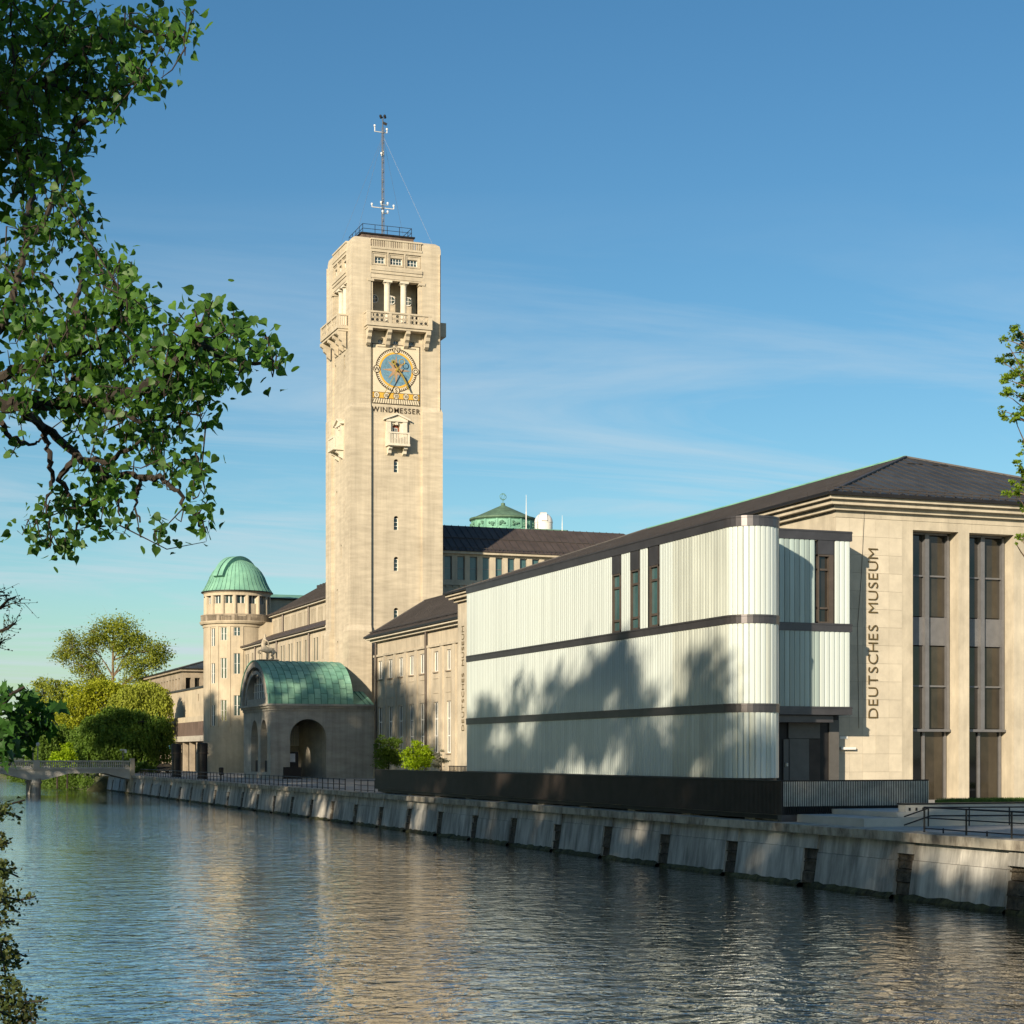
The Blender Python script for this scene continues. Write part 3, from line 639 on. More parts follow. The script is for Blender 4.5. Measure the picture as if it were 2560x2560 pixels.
for i, tx in enumerate(('0', '10', '20', '30', '40')):
    lu = p0 + .55 + (p1 - p0 - 1.1) * i / 4; lv = (sb0 + sb1) / 2
    o = flat('number_disc', M['dial_white'], MB().ring(Pd, lu, lv, 0, .36, -.085, 20)); MB().ring(Pd, lu, lv, .33, .39, -.092, 20).build('disc_rim', M['letter_dark'], o)
    vs, fs = glyph(tx, .01, .006); cxg = (vs[:, 0].max() + vs[:, 0].min()) / 2; cyg = (vs[:, 1].max() + vs[:, 1].min()) / 2
    MB().add([Pd(lu + (p[0] - cxg) * .46, lv + (p[1] - cyg) * .52, -.1 - p[2]) for p in vs], fs).build('number', M['letter_dark'], o)
letters('WINDMESSER', tw, M['letter_dark'], (p0 - .02, TY + core_d - .03, pbot - .98), (1, 0, 0), (0, 0, 1), (0, -1, 0), .62, p1 - p0 + .04, .04, .004, gap=.2)
# pointers stand proud of the dial, so they throw real shadows
hd = -.55
mb = MB(); mb.bar(Pd(uc - .45, vc + .75, hd), Pd(uc + .55, vc - .6, hd), .16, .1); mb.bar(Pd(uc + .5, vc - .5, hd), Pd(uc + 1.15, vc - 1.7, hd), .34, .1); mb.bar(Pd(uc + 1.1, vc - 1.6, hd), Pd(uc + 1.42, vc - 2.35, hd), .2, .1)
mb.tube([Pd(uc, vc, 0), Pd(uc, vc, hd - .1)], .13, 10); hand = flat('direction_hand', M['gold'], mb)
mb = MB()
for i in range(8):
    a = math.pi / 4 * i + .2; mb.bar(Pd(uc - .5, vc + .82, hd - .05), Pd(uc - .5 + .34 * math.cos(a), vc + .82 + .34 * math.sin(a), hd - .05), .11)
mb.build('hand_star', M['gold'], hand)
mb = MB(); mb.bar(Pd(uc + .3, vc + .5, hd - .12), Pd(uc - 1.75, vc - 3.2, hd - .12), .075); ring_torus(mb, Pd, uc + .55, vc + .9, .35, .05, hd - .12, 20); flat('speed_hand', M['gold'], mb)

# roof hut, railing and weather mast on the tower
hut = thing('roof_hut', 'low dark roof hut on top of the clock tower behind its balustrade', 'hut', (TX + 5.8, TY + 5.5, 65.96))
hx0, hx1 = xY(904, TY + 2.4), xY(1034, TY + 2.4)
MB().box(hx0, hx1, TY + 2.4, TY + 9.0, 65.96, 68.25).build('hut_wall', M['corrugated'], hut)
MB().box(hx0 - .15, hx1 + .15, TY + 2.25, TY + 9.15, 68.25, 68.42).build('hut_roof', M['dark_metal'], hut)
rl = thing('roof_railing', 'thin dark metal railing around the roof hut of the clock tower', 'railing', (TX + 5.8, TY + 5.5, 68.42))
hz0 = 68.42
cs = [(hx0 + .2, TY + 2.6), (hx1 - .2, TY + 2.6), (hx1 - .2, TY + 8.8), (hx0 + .2, TY + 8.8)]
for i in range(4):
    a = cs[i]; b = cs[(i + 1) % 4]
    for zz in (.55, 1.1): barpiece('rail', M['dark_metal'], rl, (*a, hz0 + zz), (*b, hz0 + zz), .05)
    for k in range(4): 
        t = k / 4; x_, y_ = a[0] + (b[0] - a[0]) * t, a[1] + (b[1] - a[1]) * t; barpiece('post', M['dark_metal'], rl, (x_, y_, hz0), (x_, y_, hz0 + 1.1), .06)
mx_, my_ = xY(957, TY + 4.5), TY + 4.5
ms = thing('weather_mast', 'slim steel weather mast with wind instruments on the clock tower', 'mast', (mx_, my_, hz0))
mt = zY(957, 318, my_)
mb = MB()
for k in range(3):
    a = 2 * math.pi * k / 3; mb.tube([(mx_ + .16 * math.cos(a), my_ + .16 * math.sin(a), hz0), (mx_ + .14 * math.cos(a), my_ + .14 * math.sin(a), mt)], .05, 5)
z_ = hz0; k = 0
while z_ < mt - .4:
    a = 2 * math.pi * k / 3; b = a + 2.1; mb.bar((mx_ + .15 * math.cos(a), my_ + .15 * math.sin(a), z_), (mx_ + .15 * math.cos(b), my_ + .15 * math.sin(b), z_ + .4), .05); z_ += .4; k += 1
mb.build('lattice_shaft', M['frame_grey'], ms)
def arm(y_px, x0, x1, tip0, tip1):
    z = zY(957, y_px, my_); a, b = xY(x0, my_), xY(x1, my_)
    o = barpiece('arm', M['white'], ms, (a, my_ - .3, z - .1), (b, my_ + .3, z + .1), .09)
    for xx, s, t in ((a, -1, tip0), (b, 1, tip1)):
        barpiece('sensor_stem', M['white'], o, (xx, my_ + s * .3, z + s * .1), (xx, my_ + s * .3, z + s * .1 + t), .09)
        MB().lathe((xx, my_ + s * .3, z + s * .1 + t), [(0, 0), (.12, .05), (.12, .25), (0, .3)], 8).build('sensor', M['white'], o)
arm(331, 935, 969, .55, .3); arm(520, 928, 986, .2, .25); arm(389, 952, 960, .1, .3); arm(533, 955, 971, .1, .1); arm(512, 951, 971, .15, .1)
top = MB().tube([(mx_, my_, mt), (mx_, my_, mt + 1.3)], .06, 6).build('instrument_stem', M['dark_metal'], ms)
for k in range(4):
    a = math.pi / 2 * k + .4; MB().lathe((mx_ + .36 * math.cos(a), my_ + .36 * math.sin(a), mt + 1.3), [(.0, -.17), (.14, -.12), (.17, .0), (.12, .12), (0, .17)], 10).build('wind_cup', M['dark_metal'], top)
MB().bar((mx_, my_, mt + .55), (mx_ + .5, my_ - .1, mt + .35), .1, .3).build('wind_vane', M['dark_metal'], top)
for (gx, gy) in ((TX + 1, TY + 1), (TX + TW - 1, TY + 1), (TX + TW - 1, TY + TW - 1), (TX + 1, TY + TW - 1)):
    MB().tube([(mx_, my_, mt - 1.0), (gx, gy, ZT + .05)], .012, 4).build('guy_wire', M['frame_grey'], ms)

# ------------------------------------------------------------------ helpers for roofs
def seams(mb, e0, e1, r0, r1, step, wd=.05, h=.07, lift=.03):
    """standing seams between an eave line e0-e1 and a ridge line r0-r1, given at equal parameters"""
    e0, e1, r0, r1 = map(Vector, (e0, e1, r0, r1)); n = max(1, int((e1 - e0).length / step))
    for i in range(n + 1):
        t = i / n; mb.bar(e0.lerp(e1, t) + Vector((0, 0, lift)), r0.lerp(r1, t) + Vector((0, 0, lift)), wd, h)

# ------------------------------------------------------------------ south hall (the museum block with the tall windows)
HX, HY, HXE, HYE = 48.9, 82.0, 73.0, 143.4
ZE = 18.45
hall = thing('museum_south_hall', 'large pale stone museum hall with tall recessed windows and grey hipped roof', 'building', (61, 100, ZQ))
PH = PY(HY)
ox = lambda x: xY(x, HY)
per = ox(2423) - ox(2282)
ops = [(ox(2282) + i * per, ox(2396.6) + i * per, ZQ + .2, zY(2330, 1327, HY)) for i in range(3)]
lx1 = ox(2255)
wall_mesh(PH, lx1, HXE, ZQ, ZE - .35, ops, 1.2).build('front_wall', M['stone2'], hall)
MB().quad(PH(HX, ZQ, .05), PH(lx1, ZQ, .05), PH(lx1, ZE - .35, .05), PH(HX, ZE - .35, .05)).build('lettering_wall', M['stone_dark'], hall)
ncol, z0 = 5, 3.35; rows = 15; bw_ = (lx1 - HX) / ncol; bh_ = (zY(2170, 1297, HY) - z0) / rows
BLK = [mat('ashlar_%d' % k, tuple(c * f for c in (0.51, 0.46, 0.37)), 0.85, 0.09, 1.2, (1, 1, 1), 0.2, 7) for k, f in enumerate((1.0, 1.05, .95))]
for r_ in range(rows):
    for c_ in range(ncol):
        dj = random.uniform(-.006, .006)
        piece('ashlar_block', random.choice(BLK), hall, HX + c_ * bw_ + .005, HX + (c_ + 1) * bw_ - .005, HY - .005 + dj, HY + .3, z0 + r_ * bh_ + .005, z0 + (r_ + 1) * bh_ - .005)
piece('plinth', M['stone2'], hall, HX, lx1, HY - .01, HY + .3, ZQ, z0 - .005)
piece('frieze', M['stone2'], hall, HX - .02, HXE, HY - .03, HY + .3, z0 + rows * bh_ + .01, ZE - .36)
for o in ops:
    Pg = PY(HY + 1.1); a, b = o[0], o[1]; wdt = b - a
    zsp0, zsp1, zbt = zY(2330, 1615, HY + 1.1), zY(2330, 1544, HY + 1.1), zY(2330, 1823, HY + 1.1)
    top = o[3] - .12; mu = a + wdt * .50
    box_d = -.35
    fr = MB()
    fr.pbox(Pg, a + .02, a + .14, zbt, top, box_d, .05); fr.pbox(Pg, b - .22, b - .08, zbt, top, box_d, .05); fr.pbox(Pg, mu - .2, mu + .05, zbt, top, box_d - .05, .05)
    fr.pbox(Pg, a + .02, b - .08, zbt - .14, zbt, box_d - .12, .05); fr.pbox(Pg, a + .14, b - .22, top, top + .1, box_d, .05)
    for zt in (zY(2330, 1442, HY + 1.1), zY(2330, 1716, HY + 1.1)): fr.pbox(Pg, a + .14, mu - .2, zt - .045, zt + .045, box_d + .1, .05); fr.pbox(Pg, mu + .05, b - .22, zt - .045, zt + .045, box_d + .1, .05)
    fr.pbox(Pg, mu - .15, mu + .0, ZQ + .2, zbt - .14, -.05, .1); fr.pbox(Pg, a + .02, a + .1, ZQ + .2, zbt - .14, -.05, .1); fr.pbox(Pg, b - .2, b - .08, ZQ + .2, zbt - .14, -.05, .1)
    wn = fr.build('tall_window', M['frame_grey'], hall)
    za = [zbt, zY(2330, 1716, HY + 1.1), zsp0, zsp1, zY(2330, 1442, HY + 1.1), top]
    for side in (0, 1):
        u0, u1 = ((a + .14, mu - .2), (mu + .05, b - .22))[side]
        for k in range(5):
            q = (za[k] + .045, za[k + 1] - .045)
            if k == 2: MB().pbox(Pg, u0, u1, q[0] - .03, q[1] + .03, -.2, -.1).build('spandrel_panel', M['frame_grey'], wn)
            else: MB().quad(Pg(u0, q[0], -.1), Pg(u1, q[0], -.1), Pg(u1, q[1], -.1), Pg(u0, q[1], -.1)).build('pane', M['glass_brown'] if side else M['glass_dark'], wn)
        MB().quad(Pg(u0, ZQ + .2, .06), Pg(u1, ZQ + .2, .06), Pg(u1, zbt - .14, .06), Pg(u0, zbt - .14, .06)).build('pane', M['glass_brown'] if side else M['glass_dark'], wn)
    MB().quad(Pg(a, ZQ, .2), Pg(b, ZQ, .2), Pg(b, o[3], .2), Pg(a, o[3], .2)).build('back_wall', M['interior'], wn)
# west and far walls
sd = wall_mesh(PX(HX), HY, HYE, ZQ, ZE - .35, [], .3); sd.quad((HX, HYE, ZQ), (HXE, HYE, ZQ), (HXE, HYE, ZE), (HX, HYE, ZE)); sd.quad((HXE, HY, ZQ), (HXE, HYE, ZQ), (HXE, HYE, ZE), (HXE, HY, ZE))
sd.build('side_wall', M['stone2'], hall)
def cornice_ring(parent, x0, x1, y0, y1, ztop, m, steps):
    for (za, zb, ov) in steps:
        MB().box(x0 - ov, x1 + ov, y0 - ov, y1 + ov, ztop + za, ztop + zb).build('cornice', m, parent)
cornice_ring(hall, HX, HXE, HY, HYE, ZE, M['stone2'], ((-.42, -.18, .28), (-.178, .06, .62), (.062, .3, .85)))
def hip_roof(parent, x0, x1, y0, y1, z, rise, m, step=1.2, gut=True, ridge_m=None, sm=None):
    hw = (x1 - x0) / 2; xc = (x0 + x1) / 2; ya, yb = y0 + hw, y1 - hw
    if ya > yb: ya = yb = (y0 + y1) / 2
    A, B, C_, D_ = (x0, y0, z), (x1, y0, z), (x1, y1, z), (x0, y1, z); E, G = (xc, ya, z + rise), (xc, yb, z + rise)
    rf = MB().add([A, B, C_, D_, E, G], [(0, 1, 4), (1, 2, 5, 4), (2, 3, 5), (3, 0, 4, 5)]).build('roof', m, parent)
    sm_ = sm or M['roof_seam']; mb = MB()
    n = int((x1 - x0) / step)
    for i in range(1, n):
        x = x0 + (x1 - x0) * i / n; k = 1 - abs(x - xc) / hw; mb.bar((x, y0, z + .03), (x, y0 + (ya - y0) * k, z + rise * k + .03), .05, .06)
    n = int((y1 - y0) / step)
    for i in range(1, n):
        yy = y0 + (y1 - y0) * i / n; k = min(1, (yy - y0) / (ya - y0), (y1 - yy) / (y1 - yb)); mb.bar((x0, yy, z + .03), (x0 + hw * k, yy, z + rise * k + .03), .05, .06)
    mb.build('standing_seams', sm_, rf, kind='stuff')
    for a, b in ((A, E), (B, E), (D_, G)): MB().bar(Vector(a) + Vector((0, 0, .05)), Vector(b) + Vector((0, 0, .05)), .22, .1).build('hip_cap', sm_, rf)
    MB().bar(Vector(E) + Vector((0, 0, .08)), Vector(G) + Vector((0, 0, .08)), .16, .08).build('ridge_cap', ridge_m or sm_, rf)
    if gut:
        for a, b in ((A, B), (A, D_)): MB().bar(Vector(a) + Vector((0, 0, .02)), Vector(b) + Vector((0, 0, .02)), .2, .16).build('gutter', M['dark_metal'], rf)
    return rf
rf = hip_roof(hall, HX - .95, HXE + .95, HY - .95, HYE + .95, ZE + .31, 4.6, M['roof_grey'], .8, ridge_m=M['copper'])
# snow guards above the gutter
for k in range(44):
    x = HX - .5 + k * .57; barpiece('snow_guard', M['roof_seam'], rf, (x, HY - .55, ZE + .45), (x, HY - .55, ZE + .78), .05)
for zz in (.62, .76): barpiece('snow_guard_rail', M['roof_seam'], rf, (HX - .5, HY - .57, ZE + zz), (HXE + .5, HY - .57, ZE + zz), .05)
for k in range(30): 
    y_ = HY + k * 2.0; barpiece('snow_guard', M['roof_seam'], rf, (HX - .55, y_, ZE + .45), (HX - .55, y_, ZE + .78), .05)
for px_, py_ in ((2282, 1160), (2346, 1164)):
    p = PT(px_, py_, Y=HY + 10); k = p.y; piece('roof_hatch', M['dark_metal'], rf, p.x - .5, p.x + .5, p.y - .3, p.y + .3, ZE + 3.85, ZE + 4.15)
# lettering on the front, reading upwards
xb, zb0, zb1 = ox(2050 + 283 / 1.9706), zY(2180, 1120 + 1330 / 1.9706, HY), zY(2180, 1120 + 495 / 1.9706, HY)
letters('DEUTSCHES  MUSEUM', hall, M['bronze_letter'], (xb, HY - .02, zb0), (0, 0, 1), (-1, 0, 0), (0, -1, 0), .60, zb1 - zb0, .05, -.014, gap=.17, space=.28)
# the same lettering at the far end of the west wall
ye = yX(900 + 775 / 2.972, HX); z0_, z1_ = zX(1160, 1450 + 1120 / 2.972, HX), zX(1160, 1450 + 340 / 2.972, HX)
letters('DEUTSCHES  MUSEUM', hall, M['bronze_letter'], (HX - .01, ye, z0_), (0, 0, 1), (0, 1, 0), (-1, 0, 0), .62, z1_ - z0_, .03, -.014, gap=.17, space=.28)
# small plates and cable on the front wall
piece('house_plate', M['white'], hall, ox(2099), ox(2118), HY - .05, HY - .02, zY(2108, 1847, HY), zY(2108, 1841, HY))
piece('wall_light', M['white'], hall, ox(2099), ox(2135), HY - .2, HY - .02, zY(2108, 1874, HY), zY(2108, 1868, HY))
MB().tube([(ox(2160), HY - .04, ZE - .4), (ox(2152), HY - .04, 14.5), (ox(2143), HY - .04, 12), (ox(2146), HY - .04, 6.6)], .012, 4).build('lightning_cable', M['dark_metal'], hall)

# ------------------------------------------------------------------ north wing
NX, NY0, NY1 = 58.6, 143.6, 202.0
NZ = 18.25
nw = thing('museum_north_wing', 'stone museum wing with two rows of narrow windows and brown hipped roof', 'building', (66, 172, ZQ))
Pn = PX(NX)
def nz(y_, x=1000): return zX(x, y_, NX)
cen = [945 + 0, ]
zx5 = lambda v: yX(900 + v / 2.972, NX)
wins = [(150, 15), (225, 16), (302, 16), (382, 17), (461, 16), (565, 18), (658, 18)]
ops = []; up = []
zl0, zl1 = nz(1450 + 1285 / 2.972, 1092), nz(1450 + 905 / 2.972, 1092)
zu0, zu1 = nz(1450 + 680 / 2.972, 1092), nz(1450 + 530 / 2.972, 1092)
for c_, hw in wins:
    u1 = zx5(c_ - 16); u0 = zx5(c_ + 16)
    ops.append((u0, u1, zl0, zl1)); up.append((u0, u1, zu0, zu1))
k = 0; u = ops[-1][0]
step = ops[5][0] - ops[6][0]
while u - step > NY0 + 1 and k < 2:
    u -= step; k += 1; ops.append((u, u + (ops[-1][1] - ops[-1][0]), zl0, zl1)); up.append((u, u + (ops[-2][1] - ops[-2][0]), zu0, zu1))
wall_mesh(Pn, NY0, NY1, ZQ, NZ, ops + up, .5).build('west_wall', M['stone'], nw)
MB().quad((NX, NY1, ZQ), (NX + 11.4, NY1, ZQ), (NX + 11.4, NY1, NZ), (NX, NY1, NZ)).build('end_wall', M['stone'], nw)
for a in ops:
    window(nw, Pn, a[0], a[1], a[2], a[3], .14, 2, 3, .1, .1, g=M['glass'])
for a in up:
    window(nw, Pn, a[0], a[1], a[2], a[3], .14, 2, 1, .1, .12, g=M['glass'])
edges = sorted(ops)
for a, b in zip(edges, edges[1:] + [(NY1 - .1, 0, 0, 0)]):
    m0 = (a[1] + b[0]) / 2
    w2 = min(.42, (b[0] - a[1]) / 2 - .12)
    MB().pbox(Pn, m0 - w2, m0 + w2, ZQ + 1.2, zu1 + .5, -.14, .02).build('pilaster', M['stone'], nw)
    for (za, zb) in ((zl1 + .9, zl1 + 1.0), (zu0 - .75, zu0 - .65)): MB().pbox(Pn, a[0] - .1, a[1] + .1, za, zb, -.06, .02).build('panel_moulding', M['stone'], nw)
MB().pbox(Pn, NY0, NY1, zu1 + .5, zu1 + .75, -.2, .02).build('string_course', M['stone'], nw)
MB().pbox(Pn, NY0, NY1, ZQ, ZQ + 1.15, -.2, .02).build('plinth', M['stone'], nw)
for x_ in (1064, 939):
    yp = yX(x_, NX - .25); MB().tube([(NX - .25, yp, ZQ), (NX - .25, yp, NZ)], .13, 8).build('downpipe', M['frame_brown'], nw)
MB().box(NX - .45, NX + 11.4, NY0, NY1 + .45, NZ + .01, NZ + .3).build('cornice', M['white_stone'], nw)
MB().box(NX - .9, NX + 11.4, NY0, NY1 + .9, NZ + .3, NZ + .58).build('cornice', M['white_stone'], nw)
x0, x1, y0, y1, z, rise = NX - 1.0, NX + 10.4, NY0, NY1 + 1.0, NZ + .6, 4.1
hw = (x1 - x0) / 2; xc = (x0 + x1) / 2
rf = MB().add([(x0, y0, z), (x0, y1, z), (x1, y1, z), (x1, y0, z), (xc, y1 - hw, z + rise), (xc, y0, z + rise)], [(0, 4, 5)[::-1] if 0 else (0, 1, 4, 5), (1, 2, 4), (2, 3, 5, 4)]).build('roof', M['roof_brown'], nw)
mb = MB(); n = 120
for i in range(1, n):
    yy = y0 + (y1 - y0) * i / n; kk = min(1, (y1 - yy) / hw); mb.bar((x0, yy, z + .03), (x0 + hw * kk, yy, z + rise * kk + .03), .06, .07)
mb.build('standing_seams', M['roof_seam'], rf, kind='stuff')
MB().bar((x0, y1, z + .05), (xc, y1 - hw, z + rise + .05), .22, .12).build('hip_cap', M['roof_seam'], rf)
MB().bar((xc, y0, z + rise + .05), (xc, y1 - hw, z + rise + .05), .25, .12).build('ridge_cap', M['roof_seam'], rf)
MB().bar((x0, y0, z), (x0, y1, z), .2, .2).build('gutter', M['dark_metal'], rf)
for (f_, h_) in ((.08, .3), (.12, .3)):
    MB().bar((x0 + hw * f_, y0, z + rise * f_ + h_), (x0 + hw * f_, y1 - hw * f_, z + rise * f_ + h_), .06).build('snow_guard_rail', M['roof_seam'], rf)
for i in range(90):
    yy = y1 - .8 - i * .6; MB().bar((x0 + hw * .1, yy, z + rise * .1), (x0 + hw * .1, yy, z + rise * .1 + .34), .06).build('snow_guard', M['roof_seam'], rf)

# ------------------------------------------------------------------ portico with the copper barrel roof
PX0, PX1, PY0, PY1 = 46.2, NX - .02, 202.0, 216.5
PZ = 10.8
po = thing('entrance_portico', 'grey arched portico with green copper barrel roof before the clock tower', 'building', (52, 209, ZQ))
Pp = PY(PY0); ax = lambda x: xY(x, PY0)
arch = (ax(725), ax(816), ZQ + .05, zY(770, 1797.5, PY0), 'arch')
wall_mesh(Pp, PX0, PX1, ZQ, PZ, [arch], .9).build('front_wall', M['grey_render'], po)
Pw = PX(PX0)
wa = [(yX(668, PX0), yX(651, PX0), ZQ + .75, 9.25, 'arch', 2.3), (yX(644.6, PX0), yX(628, PX0), ZQ + .75, 9.25, 'arch', 2.3)]
wall_mesh(Pw, PY0, PY1, ZQ, PZ, wa, .8).build('west_wall', M['grey_render'], po)
for a in wa: MB().pbox(Pw, a[0] + .15, a[1] - .15, a[2], a[2] + 1.35, .5, .6).build('grille_panel', M['dark_metal'], po)
bw = wall_mesh(PY(PY1 - .5), PX0, PX1, ZQ, PZ, [], .3); bw.quad((PX0, PY0, PZ - .5), (PX1, PY0, PZ - .5), (PX1, PY1, PZ - .5), (PX0, PY1, PZ - .5)); bw.quad((PX0 + .1, PY0, ZQ + .03), (PX1, PY0, ZQ + .03), (PX1, PY1, ZQ + .03), (PX0 + .1, PY1, ZQ + .03))
bw.quad((ax(816) + .15, PY0 + .9, ZQ), (ax(816) + .15, PY1, ZQ), (ax(816) + .15, PY1, PZ), (ax(816) + .15, PY0 + .9, PZ))
bw.build('inner_wall', M['grey_render'], po)
window(po, PY(PY1 - .62), xY(722, PY1), xY(746, PY1), zY(735, 1865, PY1), zY(735, 1814, PY1), 0, 4, 3, .1, .1, g=M['lamp'], sill=False)
piece('notice_case', M['dark_metal'], po, ax(708), ax(752), PY0 - .25, PY0 + .45, ZQ, ZQ + 1.35)
kq = piece('information_stand', M['dark_metal'], po, ax(724), ax(752), PY0 + 1.2, PY0 + 1.6, ZQ, zY(738, 1880, PY0 + 1.2))
piece('poster', M['lamp'], kq, ax(727), ax(744), PY0 + 1.17, PY0 + 1.19, zY(738, 1905, PY0 + 1.2), zY(738, 1884, PY0 + 1.2))
for (za, zb, ov) in ((-.55, -.25, .12), (-.248, .0, .3), (.002, .22, .5)):
    MB().box(PX0 - ov, PX1 - .02, PY0 - ov, PY1 + ov, PZ + za, PZ + zb).build('cornice', M['grey_render'], po)
ea, eb = (PY1 - PY0) / 2 + .35, 5.25; yc = (PY0 + PY1) / 2; zb = PZ + .2
def el(t, a=ea, b=eb): return yc - a * math.cos(t), zb + b * math.sin(t)
# gable arch with its lunette window
mb = MB(); n = 28
ia, ib = 4.5, 3.75; iz = 0.75
Pg = PX(PX0 - .05)
for i in range(n):
    t0, t1 = math.pi * i / n, math.pi * (i + 1) / n
    o0, o1 = el(t0, ea - .2, eb - .15), el(t1, ea - .2, eb - .15)
    i0 = (yc - ia * math.cos(t0), zb + iz + ib * math.sin(t0)); i1 = (yc - ia * math.cos(t1), zb + iz + ib * math.sin(t1))
    mb.quad(Pg(o0[0], o0[1], 0), Pg(o1[0], o1[1], 0), Pg(i1[0], i1[1], 0), Pg(i0[0], i0[1], 0))
    mb.quad(Pg(i0[0], i0[1], 0), Pg(i1[0], i1[1], 0), Pg(i1[0], i1[1], .8), Pg(i0[0], i0[1], .8))
mb.quad(Pg(yc - ea + .2, zb, 0), Pg(yc + ea - .2, zb, 0), Pg(yc + ia, zb + iz, 0), Pg(yc - ia, zb + iz, 0)); mb.quad(Pg(yc - ia, zb + iz, 0), Pg(yc + ia, zb + iz, 0), Pg(yc + ia, zb + iz, .8), Pg(yc - ia, zb + iz, .8))
gb = mb.build('gable', M['grey_render'], po)
for (k0, k1, dd) in ((.86, 1.0, -.28), (.7, .78, -.12)):
    mb = MB()
    for i in range(n):
        t0, t1 = math.pi * i / n, math.pi * (i + 1) / n
        q = [el(t0, ea * k0, eb * k0), el(t1, ea * k0, eb * k0), el(t1, ea * k1, eb * k1), el(t0, ea * k1, eb * k1)]
        mb.add([Pg(a, b, dd) for a, b in q] + [Pg(a, b, .02) for a, b in q], [(0, 1, 2, 3), (0, 1, 5, 4), (3, 2, 6, 7)])
    mb.build('archivolt', M['grey_render'], gb)
gl = MB().add([Pg(yc - ia * math.cos(math.pi * i / n), zb + iz + ib * math.sin(math.pi * i / n), .75) for i in range(n + 1)], [tuple(range(n + 1))]).build('lunette_window', M['glass'], gb)
mb = MB()
for k in range(-3, 4):
    u = yc + k * ia / 3.6; h = ib * math.sqrt(max(.02, 1 - ((u - yc) / ia) ** 2)); wv = .22 if k in (-1, 1) else .09; mb.pbox(Pg, u - wv / 2, u + wv / 2, zb + iz, zb + iz + h, .6, .74)
for zt in (.9, 1.8, 2.7):
    h = ia * math.sqrt(max(0, 1 - (zt / ib) ** 2)); mb.pbox(Pg, yc - h, yc + h, zb + iz + zt - .04, zb + iz + zt + .04, .64, .74)
mb.build('glazing_bar', M['white'], gl)
# copper barrel vault made of sheets, row by row
bx0, bx1 = PX0 - .3, 55.95
vault = MB(); nn = 36
for i in range(nn):
    a = el(math.pi * i / nn); b = el(math.pi * (i + 1) / nn); vault.quad((bx0 + .1, a[0], a[1] - .02), (bx1, a[0], a[1] - .02), (bx1, b[0], b[1] - .02), (bx0 + .1, b[0], b[1] - .02))
vr = vault.build('barrel_roof', M['copper_seam'], po)
ncols = 13; cwid = (bx1 - bx0) / ncols
CU = [M['copper'], mat('copper_patina_b', (0.215, 0.41, 0.31), 0.75, 0.2, 0.45, bump=0.15, c2=(0.11, 0.27, 0.21), c2amt=0.8), mat('copper_patina_c', (0.27, 0.47, 0.33), 0.72, 0.2, 0.45, bump=0.15, c2=(0.14, 0.31, 0.23), c2amt=0.8)]
for c_ in range(ncols):
    t = (0 if c_ % 2 == 0 else -.12)
    while t < math.pi * .62:
        t0, t1 = max(t, 0.0), t + .24; mb = MB(); m_ = 4; xa, xb = bx0 + c_ * cwid + .02, bx0 + (c_ + 1) * cwid - .02
        if t1 - t0 > .05:
            for k in range(m_):
                ta = t0 + .006 + (t1 - t0 - .012) * k / m_; tb = t0 + .006 + (t1 - t0 - .012) * (k + 1) / m_
                a = el(ta, ea + .03, eb + .03); b = el(tb, ea + .03, eb + .03); mb.quad((xa, a[0], a[1]), (xb, a[0], a[1]), (xb, b[0], b[1]), (xa, b[0], b[1]))
            mb.build('copper_sheet', random.choice(CU), vr)
        t = t1
    if c_:
        mb = MB()
        for k in range(24):
            a = el(math.pi * .64 * k / 24, ea + .05, eb + .05); b = el(math.pi * .64 * (k + 1) / 24, ea + .05, eb + .05); mb.bar((bx0 + c_ * cwid, a[0], a[1]), (bx0 + c_ * cwid, b[0], b[1]), .045, .06)
        mb.build('sheet_seam', M['copper_seam'], vr)
mb = MB()
for k in range(28):
    a = el(math.pi * k / 28, ea + .04, eb + .04); b = el(math.pi * (k + 1) / 28, ea + .04, eb + .04); mb.bar((bx0, a[0], a[1]), (bx0, b[0], b[1]), .3, .12)
mb.build('verge', M['copper'], vr)
MB().add([(bx1 - .01, *el(math.pi * i / 28)) for i in range(29)], [tuple(range(29))]).build('roof_end', M['copper'], vr)
piece('roof_light', M['white'], vr, xY(837, PY0 + .6), xY(846, PY0 + .6), PY0 + .25, PY0 + .75, zb + 1.35, zb + 2.0)
le = MB().add([(bx1 - .2, PY0 - .3, zb + .03), (NX - .1, PY0 - .3, zb + .03), (NX - .1, TY - .3, zb + 1.7), (bx1 - .2, TY - .3, zb + 1.7)], [(0, 1, 2, 3)]).build('lean_to_roof', M['copper'], po)
for xx in (57.4, 58.0): MB().bar((xx, PY0 - .3, zb + .08), (xx, TY - .3, zb + 1.75), .05, .08).build('sheet_seam', M['copper_seam'], le)

